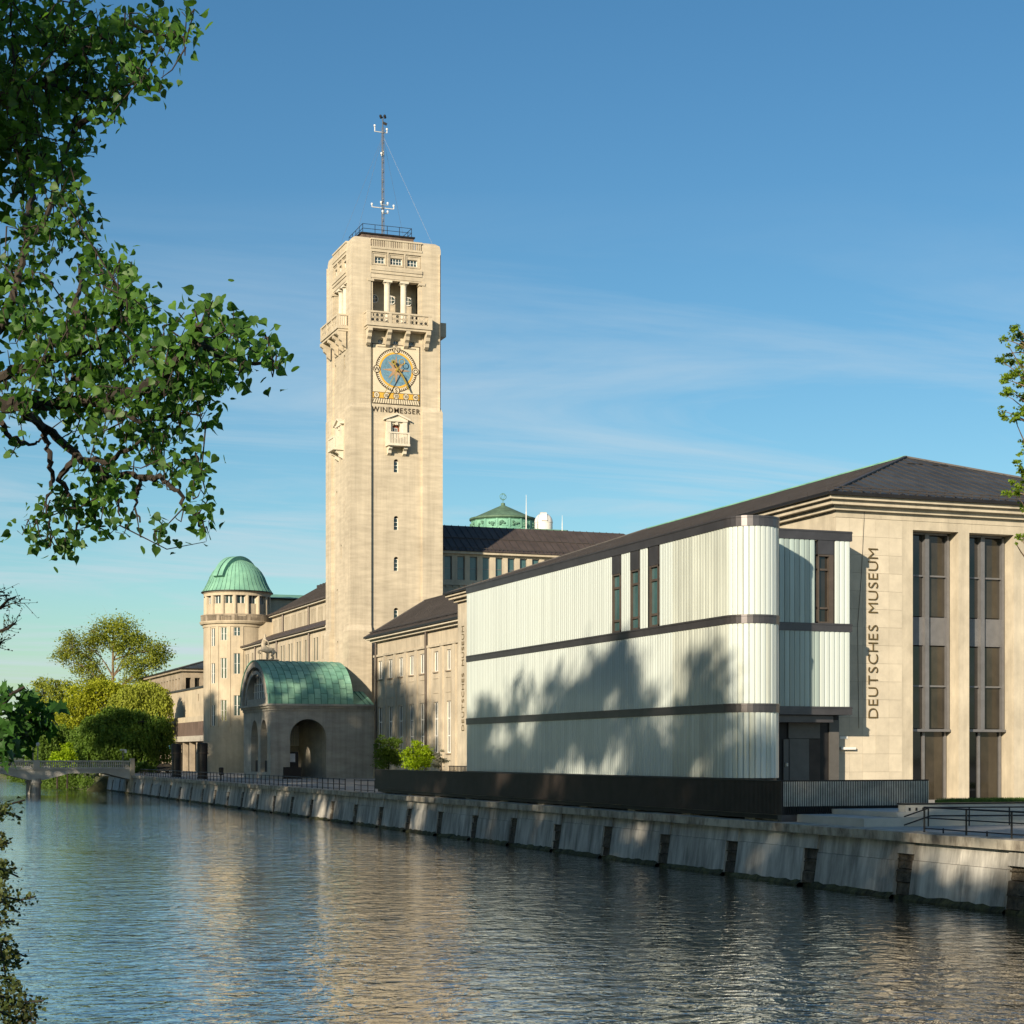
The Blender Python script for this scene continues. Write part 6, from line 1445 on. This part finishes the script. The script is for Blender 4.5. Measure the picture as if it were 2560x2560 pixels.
willow('broad weeping willow hanging over the river behind the bridge', 300, 268, [(240, 1790, 46), (290, 1768, 50), (345, 1778, 44), (395, 1792, 34), (215, 1815, 36), (270, 1810, 60), (330, 1815, 60), (385, 1820, 42), (200, 1845, 26)], 2100, M['leaf_mid'], .8)
willow('sunlit yellow green willow crown rising behind the broad weeping willow', 350, 300, [(330, 1715, 36), (370, 1705, 34), (300, 1735, 30), (400, 1730, 26), (350, 1745, 56), (290, 1760, 30)], 1300, M['leaf_willow'], 3)
willow('dark green willow beside the river left of the broad weeping willow', 135, 300, [(120, 1825, 30), (150, 1815, 34), (175, 1835, 26), (100, 1850, 26), (140, 1850, 40)], 900, M['leaf_mid'], 2)
for (x, y, rx, ry, lb) in ((143, 1892, 16, 12, 'small lime green bush at the water behind the bridge'), (168, 1880, 16, 24, 'taller lime green bush at the water behind the bridge')):
    D = 262; tree('riverside_bush', lb, gp(x, D, .2), PT(x, y, D=D), .15, [pblob(x, y, D, rx, ry), pblob(x - 4, y + ry, D, rx, ry), pblob(x + 5, y + ry, D, rx, ry * 1.2)], 3500, .28, M['leaf_bright'], group='lime bushes at the water')
bc = thing('bank_ivy', 'dark leafy ground cover hanging down the bank under the willow', 'ground cover', (35, 300, 1)); pts = clump_points([(33.2 + 1.6 * math.sin(k * 1.7), 264 + k * 3.2, .9 + .5 * math.sin(k), 1.7, 2.2, 1.3) for k in range(34)], 15000, .35, hollow=.05)
pts[:, 2] = np.maximum(pts[:, 2], .05)
add_mesh('foliage', leaf_mesh('foliage', pts, rng.uniform(.15, .35, len(pts)), LEAF_KITE, M['leaf_mid'], .6), bc, 'stuff'); bc['kind'] = 'stuff'
wd = thing('far_wood', 'dense dark green wood far upstream beyond the bridge', 'wood', (20, 430, 3)); pts = clump_points([pblob(x, 1850 + 14 * math.sin(x), 440 + 20 * math.sin(x * 3), 34, 44) for x in range(-60, 470, 24)], 16000, .3)
add_mesh('foliage', leaf_mesh('foliage', pts, rng.uniform(.5, 1.0, len(pts)), LEAF_KITE, M['leaf_mid'], .2), wd, 'stuff'); wd['kind'] = 'stuff'
tree('garden_bush', 'low dark bush on the quay between the bridge pillar and the cars', gp(362, 245, ZQ), PT(362, 1915, D=245), .1, [pblob(350, 1918, 245, 14, 9), pblob(372, 1922, 245, 16, 8), pblob(360, 1912, 245, 10, 8)], 2500, .22, M['leaf_mid'])

# ------------------------------------------------------------------ shrubs behind the deck parapet
def shrub(label, x, y, D, blobs, lm, n, ls):
    tree('shrub', label, gp(x, D, ZQ), PT(x, y, D=D), .1, [pblob(bx_, by_, D, rx, ry) for bx_, by_, rx, ry in blobs], n, ls, lm, group='shrubs by the north wing', hollow=.1, cat='shrub')
shrub('dark green shrub next to the portico corner', 972, 1850, 168, ((952, 1850, 14, 14), (985, 1858, 22, 14), (965, 1880, 28, 18), (990, 1895, 24, 22), (955, 1905, 22, 20), (940, 1862, 8, 8)), M['leaf_mid'], 5200, .17)
shrub('bright lime green shrub beside the dark green one', 1045, 1855, 162, ((1040, 1862, 12, 16), (1055, 1875, 22, 14), (1030, 1885, 24, 18), (1062, 1898, 24, 20), (1040, 1908, 28, 18), (1075, 1888, 10, 8)), M['leaf_bright'], 5200, .17)
shrub('small pale grey blossoming shrub right of the lime green one', 1098, 1880, 158, ((1098, 1885, 10, 12), (1105, 1900, 14, 12), (1092, 1910, 16, 10)), M['leaf_pale'], 1300, .14)
# spindly rail in front of the shrubs
dr_ = thing('deck_railing', 'thin black bar railing behind the parapet near the shrubs', 'railing', (44, 128, DK), None)
for k in range(48):
    x = 44.0; y_ = 116 + k * .32; barpiece('bar', M['dark_metal'], dr_, (x, y_, DK), (x, y_, 4.32), .05)
barpiece('top_rail', M['dark_metal'], dr_, (44, 116, 4.32), (44, 131.2, 4.32), .06)

# ------------------------------------------------------------------ trees on the near (west) bank: they throw the long shadows
def bank_tree_mesh(seed):
    b = []
    rg = np.random.default_rng(seed)
    for k in range(22):
        z = rg.uniform(.28, .97); r_ = .19 * math.sin(math.pi * min(1, (z - .15) / .85)) ** .7; a = rg.uniform(0, 6.28); b.append((r_ * math.cos(a), r_ * math.sin(a), z, .075, .075, .055))
    pts = clump_points(b, 9500, .35, hollow=.2); return b, pts
BT = []
for s in (1, 2, 3):
    b, pts = bank_tree_mesh(s); HT = 28.0; mb = MB(); tp = limb_mesh(mb, (0, 0, 0), (0, 0, HT * .92), .55, .08, .02, 9, 8)
    for bb in b:
        c_ = Vector(bb[:3]) * HT; s_ = [p for p in tp if p.z < c_.z - .12 * HT * .5] or tp[:1]; limb_mesh(mb, s_[-1], c_, .16, .03, .08, 4, 5)
        for q in range(3): limb_mesh(mb, c_.lerp(s_[-1], .3), c_ + Vector(rng.normal(size=3)) * 1.4 + Vector((0, 0, 1.2)), .06, .012, .1, 3, 3)
    me = bpy.data.meshes.new('trunk'); me.from_pydata(mb.v, [], mb.f); me.materials.append(M['bark']); me.update()
    BT.append((me, leaf_mesh('crown', pts * HT, rng.uniform(.3, .6, len(pts)), LEAF_KITE, M['leaf_mid'], .3)))
def bank_tree(k, x, y_, h, wdt=1.0):
    t = thing('bank_tree', 'tall leafy poplar on the near bank across the river from the museum', 'tree', (x, y_, 3.5), 'poplars along the near bank'); t.scale = (wdt * h / 28, wdt * h / 28, h / 28); t.rotation_euler = (0, 0, random.uniform(0, 6.28))
    WM[t.name] = Matrix.Identity(4)
    for me, nm in zip(BT[k % 3], ('trunk', 'crown')):
        o = bpy.data.objects.new(nm, me); col.objects.link(o); o.parent = t
BANK = [(-9, 13, 22, 1.2), (-5, 19, 24.5, 1.1), (-9, 25, 25.5, 1.2), (-5, 31, 25.5, 1.15), (-8, 38, 26, 1.15), (-4, 43, 27.5, 1.1), (-8, 49, 29.0, 1.15), (-4, 54, 29, 1.05), (-8, 60, 29.5, 1.1), (-4, 66, 26.5, 1.15), (-8, 72, 27.5, 1.15), (-4, 78, 25.5, 1.2), (-8, 85, 27, 1.2), (-4, 91, 26, 1.2), (-8, 98, 28, 1.2), (-4, 105, 27, 1.2), (-8, 112, 28, 1.2), (-4, 119, 27, 1.2),
        (-3, 132, 39, 1.0), (-6, 140, 41, 1.0), (-2, 147, 40, 1.0), (-5, 155, 41, 1.0), (-2, 163, 39, 1.0), (-5, 171, 39, 1.0), (-2, 179, 37, 1.0), (-5, 189, 37, 1.0), (-2, 198, 35, 1.0), (-5, 207, 38, 1.0), (-3, 216, 37, 1.0), (-5, 222, 38, 1.0)]
for k, (x, y_, h, wv) in enumerate(BANK): bank_tree(k, x, y_, h - 3.5 + 3.5, wv)

# ------------------------------------------------------------------ foreground poplar reaching in from the left
PB = [(60,60,130,90),(200,60,120,70),(330,70,110,60),(430,90,55,40),(440,15,50,25),(120,160,150,80),(260,170,120,60),(360,190,70,45),(60,250,90,80),(170,290,90,90),(250,250,60,50),(60,360,80,70),(150,370,50,70),(150,450,45,50),(60,450,60,50),(175,520,50,50),(60,540,70,40),(110,590,80,45),(200,560,36,50),
      (40,650,50,60),(100,700,30,25),(240,660,36,50),(290,690,55,55),(220,720,40,60),(300,740,60,50),(350,770,50,40),(390,765,22,25),(60,760,60,40),(120,800,80,36),(200,800,60,40),(280,820,90,60),(60,850,80,60),(150,860,90,60),(240,880,80,50),(340,840,60,50),(400,850,40,45),(530,785,55,42),(480,780,20,20),(565,780,35,35),(600,830,40,30),(640,850,40,30),(695,900,24,22),(660,885,50,26),(560,880,60,36),(500,880,55,40),(450,880,45,45),(520,930,50,45),(570,950,30,36),(450,940,60,36),(380,930,60,45),(320,950,70,45),(220,960,80,50),(120,960,80,45),(40,960,60,55),(480,1000,50,26),(560,985,14,14),
      (430,1035,70,34),(500,1030,40,40),(380,1060,70,36),(300,1030,60,30),(200,1025,60,26),(60,1000,60,24),(40,1050,30,16),(220,1075,50,36),(360,1100,55,36),(400,1130,25,36),(380,1160,36,26),(440,1160,36,36),(490,1150,26,36),(505,1165,14,18),(270,1140,40,32),(330,1165,30,24),(235,1200,55,40),(170,1190,22,14),(280,1230,50,45),(310,1240,26,40),(190,1250,45,36),(240,1270,45,36),(110,1255,36,22),(90,1295,36,20),(60,1310,26,12),(28,1325,16,10),(140,1340,50,36),(180,1370,36,24),(120,1380,18,14),(230,1335,45,22),(300,1320,24,16),(270,1325,20,14),(380,1310,32,18),(420,1325,22,14),(365,1345,14,8),(480,1225,36,26),(515,1250,18,22),(500,1290,36,32),(520,1315,20,20),(510,1350,16,12),(5,1110,12,14),(440,1295,10,10)]
PL = [[(-420, 1150), (-250, 1040), (-80, 1015), (0, 1012), (60, 1005), (140, 1008), (230, 1005), (300, 990), (345, 975), (410, 945), (425, 915), (460, 880), (490, 840), (505, 800), (535, 785)],
      [(40, 1008), (75, 1040), (110, 1066), (160, 1110), (215, 1155), (260, 1180), (330, 1188), (400, 1195), (440, 1225), (470, 1270), (500, 1310), (505, 1345)],
      [(105, 1064), (120, 1110), (127, 1170), (128, 1220), (115, 1265), (125, 1310), (128, 1350)], [(-60, 1025), (0, 1058), (30, 1100), (70, 1110), (105, 1100), (118, 1080)], [(385, 1193), (352, 1200), (340, 1250), (350, 1305)],
      [(345, 975), (400, 978), (450, 972), (510, 970)], [(-420, 1000), (-150, 920), (0, 830), (30, 740), (55, 680), (68, 600), (75, 520), (80, 440), (60, 330), (40, 200), (30, 60), (20, -80)],
      [(66, 610), (120, 540), (150, 440), (180, 330), (210, 200), (240, 60)], [(-420, 420), (-50, 260), (100, 210), (200, 230), (260, 250), (310, 240)], [(180, 330), (250, 270), (300, 220), (350, 200)], [(100, 210), (220, 120), (300, 60), (400, 85), (460, 95)],
      [(-80, 950), (0, 940), (100, 905), (160, 890), (240, 870), (290, 810), (300, 760), (280, 690), (240, 660)], [(150, 1000), (200, 940), (260, 920), (330, 900), (400, 860)], [(490, 860), (560, 900), (640, 905), (690, 920)], [(190, 800), (192, 730), (195, 660)],
      [(215, 1155), (280, 1150), (340, 1110), (380, 1080)], [(230, 1005), (300, 1040), (380, 1050), (450, 1030), (500, 1040)], [(190, 1140), (150, 1200), (180, 1250), (200, 1300), (170, 1360)], [(260, 1180), (290, 1230), (300, 1290)], [(260, 1180), (240, 1240), (240, 1320)]]
def pd_(x, y): return 15.0 + 1.1 * math.sin(x / 150 + 1) + .9 * math.sin(y / 170) + .5 * math.sin(x / 47 + y / 61)
tb = PT(-430, HZ, D=15.4); tb = Vector((tb.x, tb.y, 3.2))
pop = thing('poplar_tree', 'large poplar with heart shaped dark green leaves overhanging the river at left', 'tree', tb)
mb = MB(); nodes = []
trunk_top = PT(-400, -300, D=15.4)
limb_mesh(mb, tb - Vector((0, 0, .3)), trunk_top, .42, .2, .02, 10, 10)
for li, pl in enumerate(PL):
    p3 = [PT(x, y, D=pd_(x, y)) for x, y in pl]
    fine = []
    for a, b in zip(p3, p3[1:]):
        for k in range(5): fine.append(a.lerp(b, k / 5) + Vector(rng.normal(size=3)) * .012)
    fine.append(p3[-1]); r0 = .085 if li == 0 else (.05 if li == 6 else (.05 if li in (1, 8, 11) else .032)); n = len(fine)
    mb.tube(fine, [max(.008, r0 * (1 - .88 * i / n)) for i in range(n)], 6); nodes += fine[2 if li else 12:]
mb.build('trunk', M['bark'], pop)
nodes = np.array([tuple(p) for p in nodes]); tw_ = MB(); lp_, ls_ = [], []
area = np.array([b[2] * b[3] for b in PB], float); ncl = 1000; cnt = np.maximum(1, (area / area.sum() * ncl)).astype(int)
for b, c_ in zip(PB, cnt):
    for k in range(c_):
        a = rng.uniform(0, 6.28); r_ = math.sqrt(rng.random()); x, y = b[0] + b[2] * r_ * math.cos(a), b[1] + b[3] * r_ * math.sin(a)
        p = PT(x, y, D=pd_(x, y) + rng.normal() * .55); pv_ = np.array(p); d2 = ((nodes - pv_) ** 2).sum(1); q = Vector(nodes[d2.argmin()])
        if (q - p).length > 1.5: q = p + (q - p).normalized() * .45 
        mid = q.lerp(p, .55) + Vector((0, 0, -.06 + rng.normal() * .05)); tw_.tube([q, mid, p], [.007, .005, .003], 4)
        m_ = int(rng.integers(5, 9))
        for j in range(m_):
            f_ = rng.uniform(.35, 1.0); bp_ = q.lerp(p, f_) if f_ < .6 else mid.lerp(p, (f_ - .55) / .45); o_ = Vector(rng.normal(size=3)) * .07; e = bp_ + o_; lp_.append(tuple(e)); ls_.append(rng.uniform(.045, .088))
        nodes = np.vstack([nodes, pv_[None]])
tw_.build('twigs', M['bark'], pop, kind='stuff')
lp_ = np.array(lp_); ls_ = np.array(ls_); order = np.argsort(-ls_ / (lp_ @ np.array([S, C, 0])))
inside = order
big, small = inside[:300], inside[300:]
crown = add_mesh('crown', leaf_mesh('crown', lp_[small], ls_[small], LEAF_POP, M['leaf_pop'], .55), pop, 'stuff')
def single_leaves(parent, pts, sizes, shape, m, droop, name='leaf'):
    me = bpy.data.meshes.new(name); me.from_pydata([tuple(v) for v in shape[0]], [], shape[1]); me.materials.append(m); me.update(); fr = leaf_mats(len(pts), droop)
    for p, s, f_ in zip(pts, sizes, fr):
        o = bpy.data.objects.new(name, me); col.objects.link(o); o.location = p; o.scale = (s, s, s); o.rotation_euler = Matrix(f_.tolist()).transposed().to_euler(); _attach(o, parent)
single_leaves(crown, lp_[big], ls_[big], LEAF_POP, M['leaf_pop'], .55)

# ------------------------------------------------------------------ maple sprays at the left edge
mbx = PT(-330, HZ, D=14.0); mbs = Vector((mbx.x - .3, mbx.y, 3.3))
mp_ = thing('maple', 'dark green maple spray with star shaped leaves below the poplar at left', 'tree', mbs)
mb = MB(); limb_mesh(mb, mbs - Vector((0, 0, .2)), PT(-300, 1500, D=14.2), .16, .08, .03, 8, 8)
br_ = [[(-300, 1760), (-100, 1760), (0, 1770), (60, 1790), (110, 1800), (142, 1770)], [(-300, 1800), (-80, 1830), (0, 1850), (40, 1880), (20, 1915)], [(0, 1770), (30, 1735), (60, 1718)], [(0, 1770), (20, 1745), (12, 1715)], [(60, 1790), (100, 1815), (120, 1822)], [(0, 1850), (60, 1840), (85, 1850)]]
md = lambda x, y: 13.6 + .5 * math.sin(x / 50) + .4 * math.sin(y / 40)
for pl in br_: mb.tube([PT(x, y, D=md(x, y)) for x, y in pl], [.022 * (1 - .7 * i / len(pl)) for i in range(len(pl))], 5)
mb.build('trunk', M['bark'], mp_)
MBL = [(20, 1740, 26, 22, 12), (60, 1790, 60, 40, 60), (30, 1840, 50, 45, 60), (14, 1885, 18, 20, 10), (72, 1752, 12, 10, 4), (108, 1800, 26, 16, 12), (140, 1765, 9, 12, 5), (20, 1718, 14, 10, 5), (60, 1724, 12, 10, 5), (118, 1822, 14, 8, 4), (3, 1860, 14, 30, 12), (8, 1908, 8, 6, 3), (95, 1775, 20, 20, 8), (80, 1830, 20, 20, 10)]
pts, szs = [], []
for x, y, rx, ry, n in MBL:
    for k in range(n):
        a = rng.uniform(0, 6.28); r_ = math.sqrt(rng.random()); xx, yy = x + rx * r_ * math.cos(a), y + ry * r_ * math.sin(a); pts.append(tuple(PT(xx, yy, D=md(xx, yy) + rng.normal() * .25))); szs.append(rng.uniform(.075, .13))
single_leaves(mp_, pts, szs, LEAF_MAPLE, M['leaf_dark'], .5)

# ------------------------------------------------------------------ bush hanging in at the bottom left
bb = PT(-260, HZ, D=10.5); bb = Vector((bb.x, bb.y, 2.9)); bu = thing('overhanging_bush', 'straggly brown green bush hanging over the water at the lower left', 'bush', bb)
BR = [[(-160, 2060), (-20, 2035), (25, 2010), (62, 2000)], [(-120, 2060), (0, 2032), (30, 2035), (52, 2044)], [(-120, 2110), (0, 2105), (22, 2108)], [(-140, 2150), (-10, 2165), (20, 2180), (45, 2192)], [(-120, 2210), (0, 2240), (50, 2250), (88, 2242)], [(-100, 2250), (10, 2255), (30, 2270), (44, 2280)], [(-100, 2300), (0, 2305), (36, 2302)], [(-120, 2340), (0, 2345), (30, 2375), (64, 2392)], [(-100, 2380), (0, 2400), (40, 2410), (58, 2400)], [(-140, 2420), (0, 2440), (25, 2450), (60, 2490), (85, 2550)], [(-100, 2480), (0, 2490), (60, 2505), (108, 2502)], [(-100, 2520), (0, 2530), (40, 2545), (90, 2556)], [(-80, 2560), (0, 2570), (60, 2580)], [(-100, 2330), (-5, 2340), (8, 2400), (15, 2450)]]
mb = MB(); lp2 = []
hub = PT(-240, 2150, D=10.5); limb_mesh(mb, bb - Vector((0, 0, .3)), hub, .1, .06, .03, 6, 7)
bd = lambda x, y: 10.2 + .5 * math.sin(y / 60) + .3 * math.sin(x / 30)
for pl in BR:
    p3 = [hub.lerp(PT(*pl[0], D=bd(*pl[0])), .3)] + [PT(x, y, D=bd(x, y)) for x, y in pl]; mb.tube(p3, [.02, .012, .008, .006, .005, .004, .004][:len(p3)], 5)
    for a, b in zip(p3[1:], p3[2:]):
        n = int((b - a).length / .010)
        for k in range(n):
            q = a.lerp(b, k / n) + Vector(rng.normal(size=3)) * .022; lp2.append(tuple(q))
for (x, y, rx, ry, n) in ((0, 2030, 14, 26, 60), (8, 2175, 16, 30, 120), (8, 2230, 22, 22, 100), (5, 2290, 12, 40, 70), (10, 2370, 30, 40, 180), (30, 2400, 28, 24, 100), (20, 2480, 40, 40, 260), (40, 2530, 50, 34, 320), (5, 2100, 14, 24, 50)):
    for k in range(n):
        a = rng.uniform(0, 6.28); r_ = math.sqrt(rng.random()); lp2.append(tuple(PT(x + rx * r_ * math.cos(a), y + ry * r_ * math.sin(a), D=bd(x, y) + rng.normal() * .15)))
mb.build('stem', M['bark'], bu); lp2 = np.array(lp2)
add_mesh('foliage', leaf_mesh('foliage', lp2, rng.uniform(.012, .028, len(lp2)), LEAF_POP, M['leaf_brown'], .3), bu, 'stuff')

# ------------------------------------------------------------------ budding bare tree at the left edge
bt0 = PT(-110, HZ, D=60); bt0 = Vector((bt0.x, bt0.y, .3)); bt0.x = min(bt0.x, .6); bare = thing('budding_tree', 'nearly bare tree with thin budding twigs at the left edge', 'tree', (bt0.x, bt0.y, 2.2))
mb = MB(); limb_mesh(mb, (bt0.x, bt0.y, 2.0), PT(-110, 1400, D=60), .3, .08, .02, 8, 7); bud = []
for pl in ([(-110, 1600), (-40, 1540), (0, 1522), (30, 1508), (62, 1508)], [(-110, 1560), (-30, 1500), (0, 1490), (25, 1488)], [(-110, 1650), (-40, 1600), (0, 1578), (25, 1562), (42, 1562)], [(-110, 1700), (-20, 1620), (0, 1608), (14, 1598)], [(0, 1522), (20, 1500), (40, 1492)], [(0, 1578), (20, 1572), (40, 1556)], [(-110, 1500), (-20, 1478), (8, 1480)]):
    p3 = [PT(x, y, D=60) for x, y in pl]; mb.tube(p3, [.06, .045, .03, .02, .012, .01][:len(p3)], 5)
    for a, b in zip(p3, p3[1:]):
        for k in range(6):
            q = a.lerp(b, rng.random()); e = q + Vector(rng.normal(size=3)) * .22 + Vector((.1, 0, .1)); mb.tube([q, e], [.012, .005], 3); bud.append(tuple(e)); bud.append(tuple(q.lerp(e, .6)))
mb.build('trunk', M['bark'], bare); add_mesh('crown', leaf_mesh('crown', bud, rng.uniform(.05, .11, len(bud)), LEAF_KITE, M['leaf_brown'], .0), bare)

# ------------------------------------------------------------------ sunlit maple at the right edge
DR_ = 62.0; rt = PT(2600, HZ, D=DR_)
RB = [(2540, 818, 16, 14), (2556, 838, 14, 14), (2532, 845, 14, 7), (2508, 848, 12, 10), (2520, 862, 6, 6), (2550, 868, 12, 10), (2516, 885, 14, 7), (2498, 900, 14, 9), (2530, 900, 18, 12), (2553, 905, 14, 16), (2535, 935, 22, 18), (2520, 950, 16, 12), (2555, 950, 16, 22), (2510, 985, 14, 8), (2530, 980, 18, 12), (2552, 995, 16, 14), (2500, 1025, 10, 10), (2515, 1040, 12, 10), (2535, 1040, 20, 12), (2555, 1030, 14, 14), (2555, 1105, 8, 10), (2552, 1135, 10, 8), (2540, 1155, 14, 8), (2552, 1175, 12, 12), (2530, 1205, 12, 8), (2550, 1215, 14, 14), (2520, 1230, 14, 8), (2542, 1240, 16, 12), (2550, 1345, 12, 6), (2540, 1355, 6, 4)] + [(2600 + 26 * math.sin(k * 2.1), 820 + k * 26, 26, 20) for k in range(22)]
rtree = thing('sunlit_maple', 'sunlit yellow green maple on the quay at the right edge', 'tree', (rt.x, rt.y, ZQ)); mb = MB()
tp = limb_mesh(mb, (rt.x, rt.y, ZQ), PT(2585, 800, D=DR_), .3, .03, .015, 14, 8); pts = []
for (x, y, rx, ry) in RB:
    c_ = PT(x, y, D=DR_ + rng.normal() * .8); s = min(tp, key=lambda p: abs(p.z - (c_.z - .8))); limb_mesh(mb, s, c_, .035, .008, .08, 4, 5); pts.append((c_.x, c_.y, c_.z, rx * DR_ / F, rx * DR_ / F, ry * DR_ / F))
mb.build('trunk', M['bark2'], rtree)
q = clump_points(pts, 9000, .35, hollow=.05); add_mesh('crown', leaf_mesh('crown', q, rng.uniform(.06, .11, len(q)), LEAF_MAPLE, mat('sunny_maple_leaf', (0.15, 0.235, 0.02), .6, .3, 1.5, bump=0.0, trans=0.4, spec=0.2), .3), rtree)
